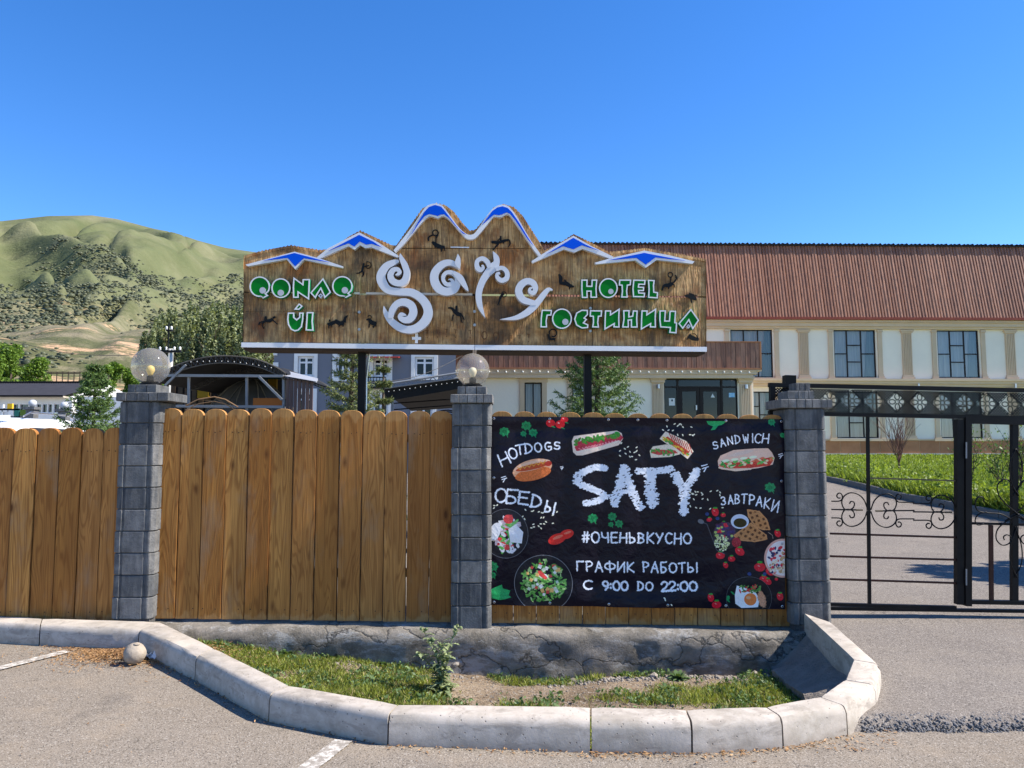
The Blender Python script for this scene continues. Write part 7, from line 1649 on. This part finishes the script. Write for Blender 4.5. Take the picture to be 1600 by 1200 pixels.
# ball, plastic scrap, dead leaves
p = atz(210, 1038, 0); b = thing('concrete_ball', (p.x, p.y, 0), 'rough pale concrete ball lying in dead leaves by the kerb corner', 'ball'); mb = MB(); r_ = .078
for (rr_,) in [(r_,)]:
    prof_ = [(max(.001, r_*math.cos(-math.pi/2+math.pi*k/20)), r_ + r_*math.sin(-math.pi/2+math.pi*k/20)) for k in range(21)]; mb.lathe(p, prof_, 32)
mb.v = [tuple(Vector(v) + (Vector(v)-Vector((p.x, p.y, r_))).normalized()*.0035*mn.fractal(Vector(v)*22, .8, 2, 4)) for v in mb.v]; mb.build('ball_body', M_BALL, b, smooth=True)
mb = MB(); mb.lathe((p.x+.02, p.y-.02, r_*2-.006), [(.022, -.004), (.02, .004), (.012, .007), (.002, .004)], 12); mb.build('broken_neck', M_BALL, b, smooth=True)
p = atz(234, 1031, 0); mb = MB(); rs = np.random.RandomState(3)
for k in range(9):
    a = rs.rand()*3; c = Vector((p.x+rs.normal()*.030, p.y+rs.normal()*.02, .014+rs.rand()*.035)); u = Vector((math.cos(a), math.sin(a)*.6, rs.normal()*.5))*.030; v = Vector((-math.sin(a), math.cos(a), rs.normal()*.6))*.015; w2 = Vector((0, 0, .006))
    mb.add([c-u-v, c-v*1.2+w2, c+u-v, c+u+v, c+v-w2, c-u+v], [(0, 1, 4, 5), (1, 2, 3, 4)])
for k in range(3): c = Vector((p.x+.03, p.y+.01, .03)); e = c + Vector((.07+.01*k, .02+.012*k, .03-.006*k)); mb.tube([c, c.lerp(e, .5)+Vector((0, 0, .006)), e], .005, 5, .001)
tag(mb.build('plastic_scrap', M_PLAST, None, org=(p.x, p.y, 0)), 'crumpled white plastic scrap touching the right side of the concrete ball', 'litter')
rs = np.random.RandomState(8); Q = []
cpt = atz(200, 1022, 0)
for k in range(14000):
    x = cpt.x + rs.normal()*.30 + .06; y = cpt.y + rs.normal()*.19 + .13 - .35*abs(x-cpt.x-.1)*(x > cpt.x); 
    if True: Q.append((x, y, .006+rs.rand()*.03*math.exp(-((x-cpt.x-.05)/.2)**2)))
for k in range(800):                                   # thin line of litter along the foot of the kerb stones
    i = rs.choice([1, 2, 3, 4, 5, 6, 7, 8], p=[.12, .12, .12, .06, .14, .18, .16, .10]); t = rs.rand(); a = KO[i].lerp(KO[i+1], t); d_ = (KI[i]-KO[i]); d_.z = 0; d_.normalize(); a = a - d_*(.012+abs(rs.normal())*.045); Q.append((a.x, a.y, .006+rs.rand()*.006))
for k in range(260): a = atz(rs.uniform(1130, 1400), rs.uniform(1140, 1175), 0); Q.append((a.x, a.y, .006))
for k in range(120): a = atz(rs.uniform(0, 1600), rs.uniform(1010, 1195)**1.0, 0); Q.append((a.x, a.y, .006)) if not inbed(a.x, a.y) and a.x < 1.9 else None
Q = np.array(Q); V, F = leaf_cloud(rs, Q, .015, .35, 0); Vr = V.reshape(-1, 4, 3); Vr[..., 2] = Q[:, 2][:, None] + (Vr[..., 2]-Q[:, 2][:, None])*.45; Vr[..., 2] = np.maximum(Vr[..., 2], .0065)
npmesh('dead_leaves', Vr.reshape(-1, 3), F, M_DEADL, kind='stuff', label='dry brown leaf litter against the kerb')
# fine grit on the asphalt
V, F = [], []
for k in range(1500):
    a = atz(rs.uniform(-20, 1620), rs.uniform(1000, 1215), 0)
    if inbed(a.x, a.y) or a.x > 1.95 or a.y > 6.4: continue
    r_ = rs.uniform(.0012, .0036); b = len(V)
    for v in ico: V.append((a.x+r_*v[0], a.y+r_*v[1], r_*.4+r_*v[2]*.7+.003))
    F.extend(tuple(b+i for i in f) for f in icf)
npmesh('loose_grit', V, F, M_STONE, kind='stuff', label='fine loose grit on the parking asphalt')

# ================================================================ utility pole, far fence, hills
p = at(265, 600, 52); up_ = thing('utility_pole', (p.x, 52, 1), 'white concrete utility pole with crossarm and insulators right of the left globe lamp', 'pole'); t0 = at(265, 545, 52).z
mb = MB(); mb.tube([(p.x, 52, 1), (p.x, 52, t0)], .24, 8, .17); mb.build('shaft', M_POLE, up_, smooth=True)
ta = at(265, 551, 52).z; mb = MB(); mb.box((p.x-.75, 51.8, ta), (p.x+.75, 51.95, ta+.14)); mb.box((p.x-.3, 51.8, ta+1.45), (p.x+.1, 51.95, ta+1.55)); mb.tube([(p.x-.15, 51.9, t0-.3), (p.x-.15, 51.9, ta+2.0)], .05, 5); mb.build('crossarm', M_BLACK, up_)
for dx, dz_ in ((-.68, .14), (-.25, .14), (.3, .14), (.68, .14), (-.28, 1.55), (.05, 1.55)): mb = MB(); mb.lathe((p.x+dx, 51.87, ta+dz_), [(.03, 0), (.09, .05), (.06, .12), (.09, .18), (.03, .25)], 8); mb.build('insulator', M_HWHITE, up_, smooth=True)
for (a, b, sag, lab) in (((722, 556, 24), (560, 598, 20), .25, 'thin pale cable sagging across the blue grey guesthouse towards the canopy'), ((265, 551, 51.7), (-60, 500, 60), 1.2, 'thin overhead cable running left from the crossarm of the utility pole')):
    pa, pb = at(*a), at(*b); cb = MB(); cb.tube([pa.lerp(pb, q/14) - Vector((0, 0, sag*math.sin(math.pi*q/14))) for q in range(15)], .008 if a[2] < 30 else .02, 4); tag(cb.build('overhead_cable', M_TRUSS, None, org=tuple(pa)), lab, 'cable')
ff = thing('pole_fence', at(110, 585, 80), 'long low grey brown pole fence at the foot of the hill', 'fence'); F8 = Frame(-46, 80); mb = MB()
for (y0) in (581.5, 583.5): (u0, v0), (u1, v1) = F8.px(60, y0), F8.px(225, y0); mb.tube([F8.W(u0, v0), F8.W(u1, v1)], .05, 4)
mb.build('rail', M_BARK, ff); mb = MB()
for x in range(62, 225, 9): u, v = F8.px(x, 580.5); mb.tube([F8.W(u, v), F8.W(u, v-1.2)], .06, 4)
mb.build('posts', M_BARK, ff, kind='stuff')

def m_hill():
    t = NT('dry grassy hillside'); v = t.map((.01, .01, .01)); a = t.noise(v, .9, 8, .6); o = t.tc.outputs['Object']
    sx = t.n('ShaderNodeSeparateXYZ'); t.l(o, sx.inputs[0]); col = t.ramp(a, [(.3, (.085, .105, .045)), (.5, (.135, .145, .072)), (.7, (.20, .19, .115))])
    low = t.math('ADD', t.math('DIVIDE', sx.outputs[2], 120.0), t.math('MULTIPLY', a, .8)); col = t.mix(t.ramp(low, [(.72, .9), (1.25, 0.0)]), col, (.225, .19, .125))
    sc = t.noise(t.map((.012, .016, .03)), 1.0, 8, .72, .3); s2 = t.noise(t.map((.10, .13, .2)), 1.0, 5, .7)
    m_ = t.math('MULTIPLY', t.ramp(sc, [(.44, 0.0), (.53, 1.0)]), t.ramp(s2, [(.38, .25), (.5, 1.0)])); m_ = t.math('MULTIPLY', m_, t.ramp(low, [(.95, 1.0), (1.5, .25)])); col = t.mix(t.math('MULTIPLY', m_, .85), col, (.075, .085, .035))
    e = t.noise(t.map((.022, .022, .09), (3, 1, 0)), 1.0, 8, .75, .4); m2 = t.math('MULTIPLY', t.ramp(e, [(.555, 0.0), (.60, 1.0)]), t.ramp(low, [(.78, 1.0), (1.15, 0.0)])); col = t.mix(t.math('MULTIPLY', m2, .85), col, (.52, .33, .20))
    return t.fin(col, .95, t.bump(s2, .8, 2.5), .1)
# the hill: a polar height field; spurs and gullies are real relief
naz, nr = 420, 260; az0, az1 = R(-58), R(38)
skyl = [(-60, 300), (-20, 340), (60, 331), (130, 330), (170, 336), (230, 352), (262, 358), (300, 371), (345, 383), (400, 391), (520, 402), (700, 430), (900, 470), (1100, 520), (1500, 600), (1900, 640)]
def sky_py(px):
    for (a, b), (c, d) in zip(skyl, skyl[1:]):
        if px <= c: return b + (d-b)*max(0, px-a)/(c-a)
    return skyl[-1][1]
def ridge(x, y, s_, seed): return 1-abs(mn.fractal(Vector((x*s_, y*s_, seed)), .9, 2.0, 3))*2
CREST = [([(-40, 384), (0, 379), (37, 377), (75, 372), (95, 364), (112, 356), (132, 350), (170, 346)], .010, .035), ([(138, 413), (160, 402), (184, 392), (202, 376), (196, 360), (188, 345)], .011, .035),
  ([(262, 428), (275, 412), (292, 402), (330, 404), (380, 420), (430, 440)], .012, .035), ([(205, 352), (232, 372), (255, 384), (300, 398), (350, 405)], .008, .03), ([(-40, 380), (0, 383), (37, 386), (75, 396), (112, 408), (140, 413), (162, 417), (182, 426), (202, 446), (218, 470)], .013, .04),
  ([(-40, 440), (0, 437), (22, 438), (45, 447), (75, 462), (105, 485), (125, 505)], .012, .04), ([(60, 452), (80, 447), (102, 444), (126, 450), (150, 466), (172, 484)], .009, .035), ([(108, 514), (150, 500), (190, 486), (225, 476), (275, 468), (330, 455), (400, 440), (470, 430)], .012, .035),
  ([(190, 440), (230, 432), (262, 430), (300, 436), (340, 432)], .009, .03), ([(-40, 540), (40, 545), (100, 552), (180, 548), (260, 560)], .006, .03)]
def crest(px, el, t):
    s_ = 0
    for pts, dl, w_ in CREST:
        if not (pts[0][0] < px < pts[-1][0]): continue
        for (a, b), (c, d) in zip(pts, pts[1:]):
            if a <= px <= c and c > a: py = b + (d-b)*(px-a)/(c-a); break
        else: continue
        fr = (699-py)/FPX/((699-sky_py(px))/FPX); tk = max(0, (fr-.30)/.70)**(1/.72) if fr > .3 else .03; e = smooth(min(1, (px-pts[0][0])/55, (pts[-1][0]-px)/55))
        s_ += dl*e*(math.exp(-((t-tk)/w_)**2) - 1.9*math.exp(-((t-tk-1.5*w_)/w_)**2) - .6*math.exp(-((t-tk+2.4*w_)/(1.4*w_))**2))
    return s_
def smooth(t): t = max(0, min(1, t)); return t*t*(3-2*t)
V = []
for j in range(nr):
    t = j/(nr-1); r_ = 130 + 1150*t**1.35
    for i in range(naz):
        az = az0 + (az1-az0)*i/(naz-1); x = r_*math.sin(az); y = r_*math.cos(az); px = 800 + FPX*math.tan(az)
        el = (699-sky_py(px))/FPX*math.cos(az); zmax = 1.6 + r_*el
        prof_ = .27 + .73*smooth((t-.05)/.9)**.9 if t > .05 else .27
        e_ = el*(.30 + .70*(max(0, t-.02)/.98)**.72); z = 1.6 + r_*e_
        s1 = mn.noise(Vector((x*.0040+.3, y*.0028, 4.2))); s2 = abs(mn.noise(Vector((x*.0085+y*.003, y*.0040-x*.002, 9.1)))); s3 = mn.fractal(Vector((x*.02, y*.02, 2.2)), .9, 2, 4)
        env = smooth(t/.15)*(1-.8*smooth((t-.80)/.18)); s4 = abs(mn.noise(Vector((x*.016-y*.004, y*.008, 1.7)))); s5 = abs(mn.noise(Vector((x*.030, y*.016, 6.1)))); z += r_*env*(.012*s1*2 - .050*s2 - .030*s4*(1.15-t) - .012*s5*(1.1-t) + .007*s3*(1.3-t)) + r_*.026*env + r_*crest(px, el, t)
        gz = zg(r_) if r_ < 150 else zg(150) + (r_-150)*.02
        z = gz + (z-gz)*smooth((t-.004)/.12)
        V.append((x, y, z))
HA = np.array(V).reshape(nr, naz, 3); rr_ = np.hypot(HA[..., 0], HA[..., 1]); EL = (HA[..., 2]-1.6)/rr_; tgt = np.array([(699-sky_py(800+FPX*math.tan(az0+(az1-az0)*i/(naz-1))))/FPX*math.cos(az0+(az1-az0)*i/(naz-1)) for i in range(naz)]); kk = tgt/EL.max(0); wgt = np.clip((np.arange(nr)/nr-.02)/.2, 0, 1)[:, None]; HA[..., 2] = 1.6 + (HA[..., 2]-1.6)*(1+(kk[None, :]-1)*wgt); V = [tuple(v) for v in HA.reshape(-1, 3)]
V += [(V[(nr-1)*naz+i][0]*1.5, V[(nr-1)*naz+i][1]*1.5, V[(nr-1)*naz+i][2]*.5) for i in range(naz)]
i = np.arange(nr*(naz-1)); a = (i//(naz-1))*naz + i % (naz-1); npmesh('hills', V, np.stack([a, a+1, a+naz+1, a+naz], 1), m_hill(), smooth=True, kind='structure')
HV = np.array(V[:nr*naz]).reshape(nr, naz, 3)
V, F = [], []; rs = np.random.RandomState(77)
for k in range(42000):
    j = int(rs.rand()**1.1*nr*.66); i = rs.randint(0, int(naz*.62)); c = HV[j, i]; n_ = mn.fractal(Vector((c[0]*.009, c[1]*.012, 5.5)), .8, 2, 4) + .5*mn.noise(Vector((c[0]*.04, c[1]*.04, 1.1)))
    if n_ < -.08 + 1.1*max(0, j/nr-.35) or c[2] < 5: continue
    for q in range(3):
        x, y = c[0]+rs.normal()*4, c[1]+rs.normal()*5; r_ = rs.uniform(.35, .85)*(.5+c[1]/600)*(1.6 if rs.rand() < .08 else 1); b = len(V); z = c[2]+(y-c[1])*.15
        for v in ico: s_ = rs.uniform(.8, 1.2); V.append((x+r_*1.3*v[0]*s_, y+r_*v[1]*s_, z+r_*.1+r_*.75*v[2]*s_))
        F.extend(tuple(b+m for m in f) for f in icf)
npmesh('hill_scrub', V, F, M_SCRUB, kind='stuff', label='dark scrub bushes scattered over the hillside')
# the wide plain reaching the horizon
grid_mesh('plain', frange(-6000, 6000, 13), [60, 150, 700, 3000, 7000], lambda x, y: (zg(60)-.3 if y < 100 else zg(60)-2), mat('plain ground', (.2, .19, .09), None, .02, .95), kind='structure')
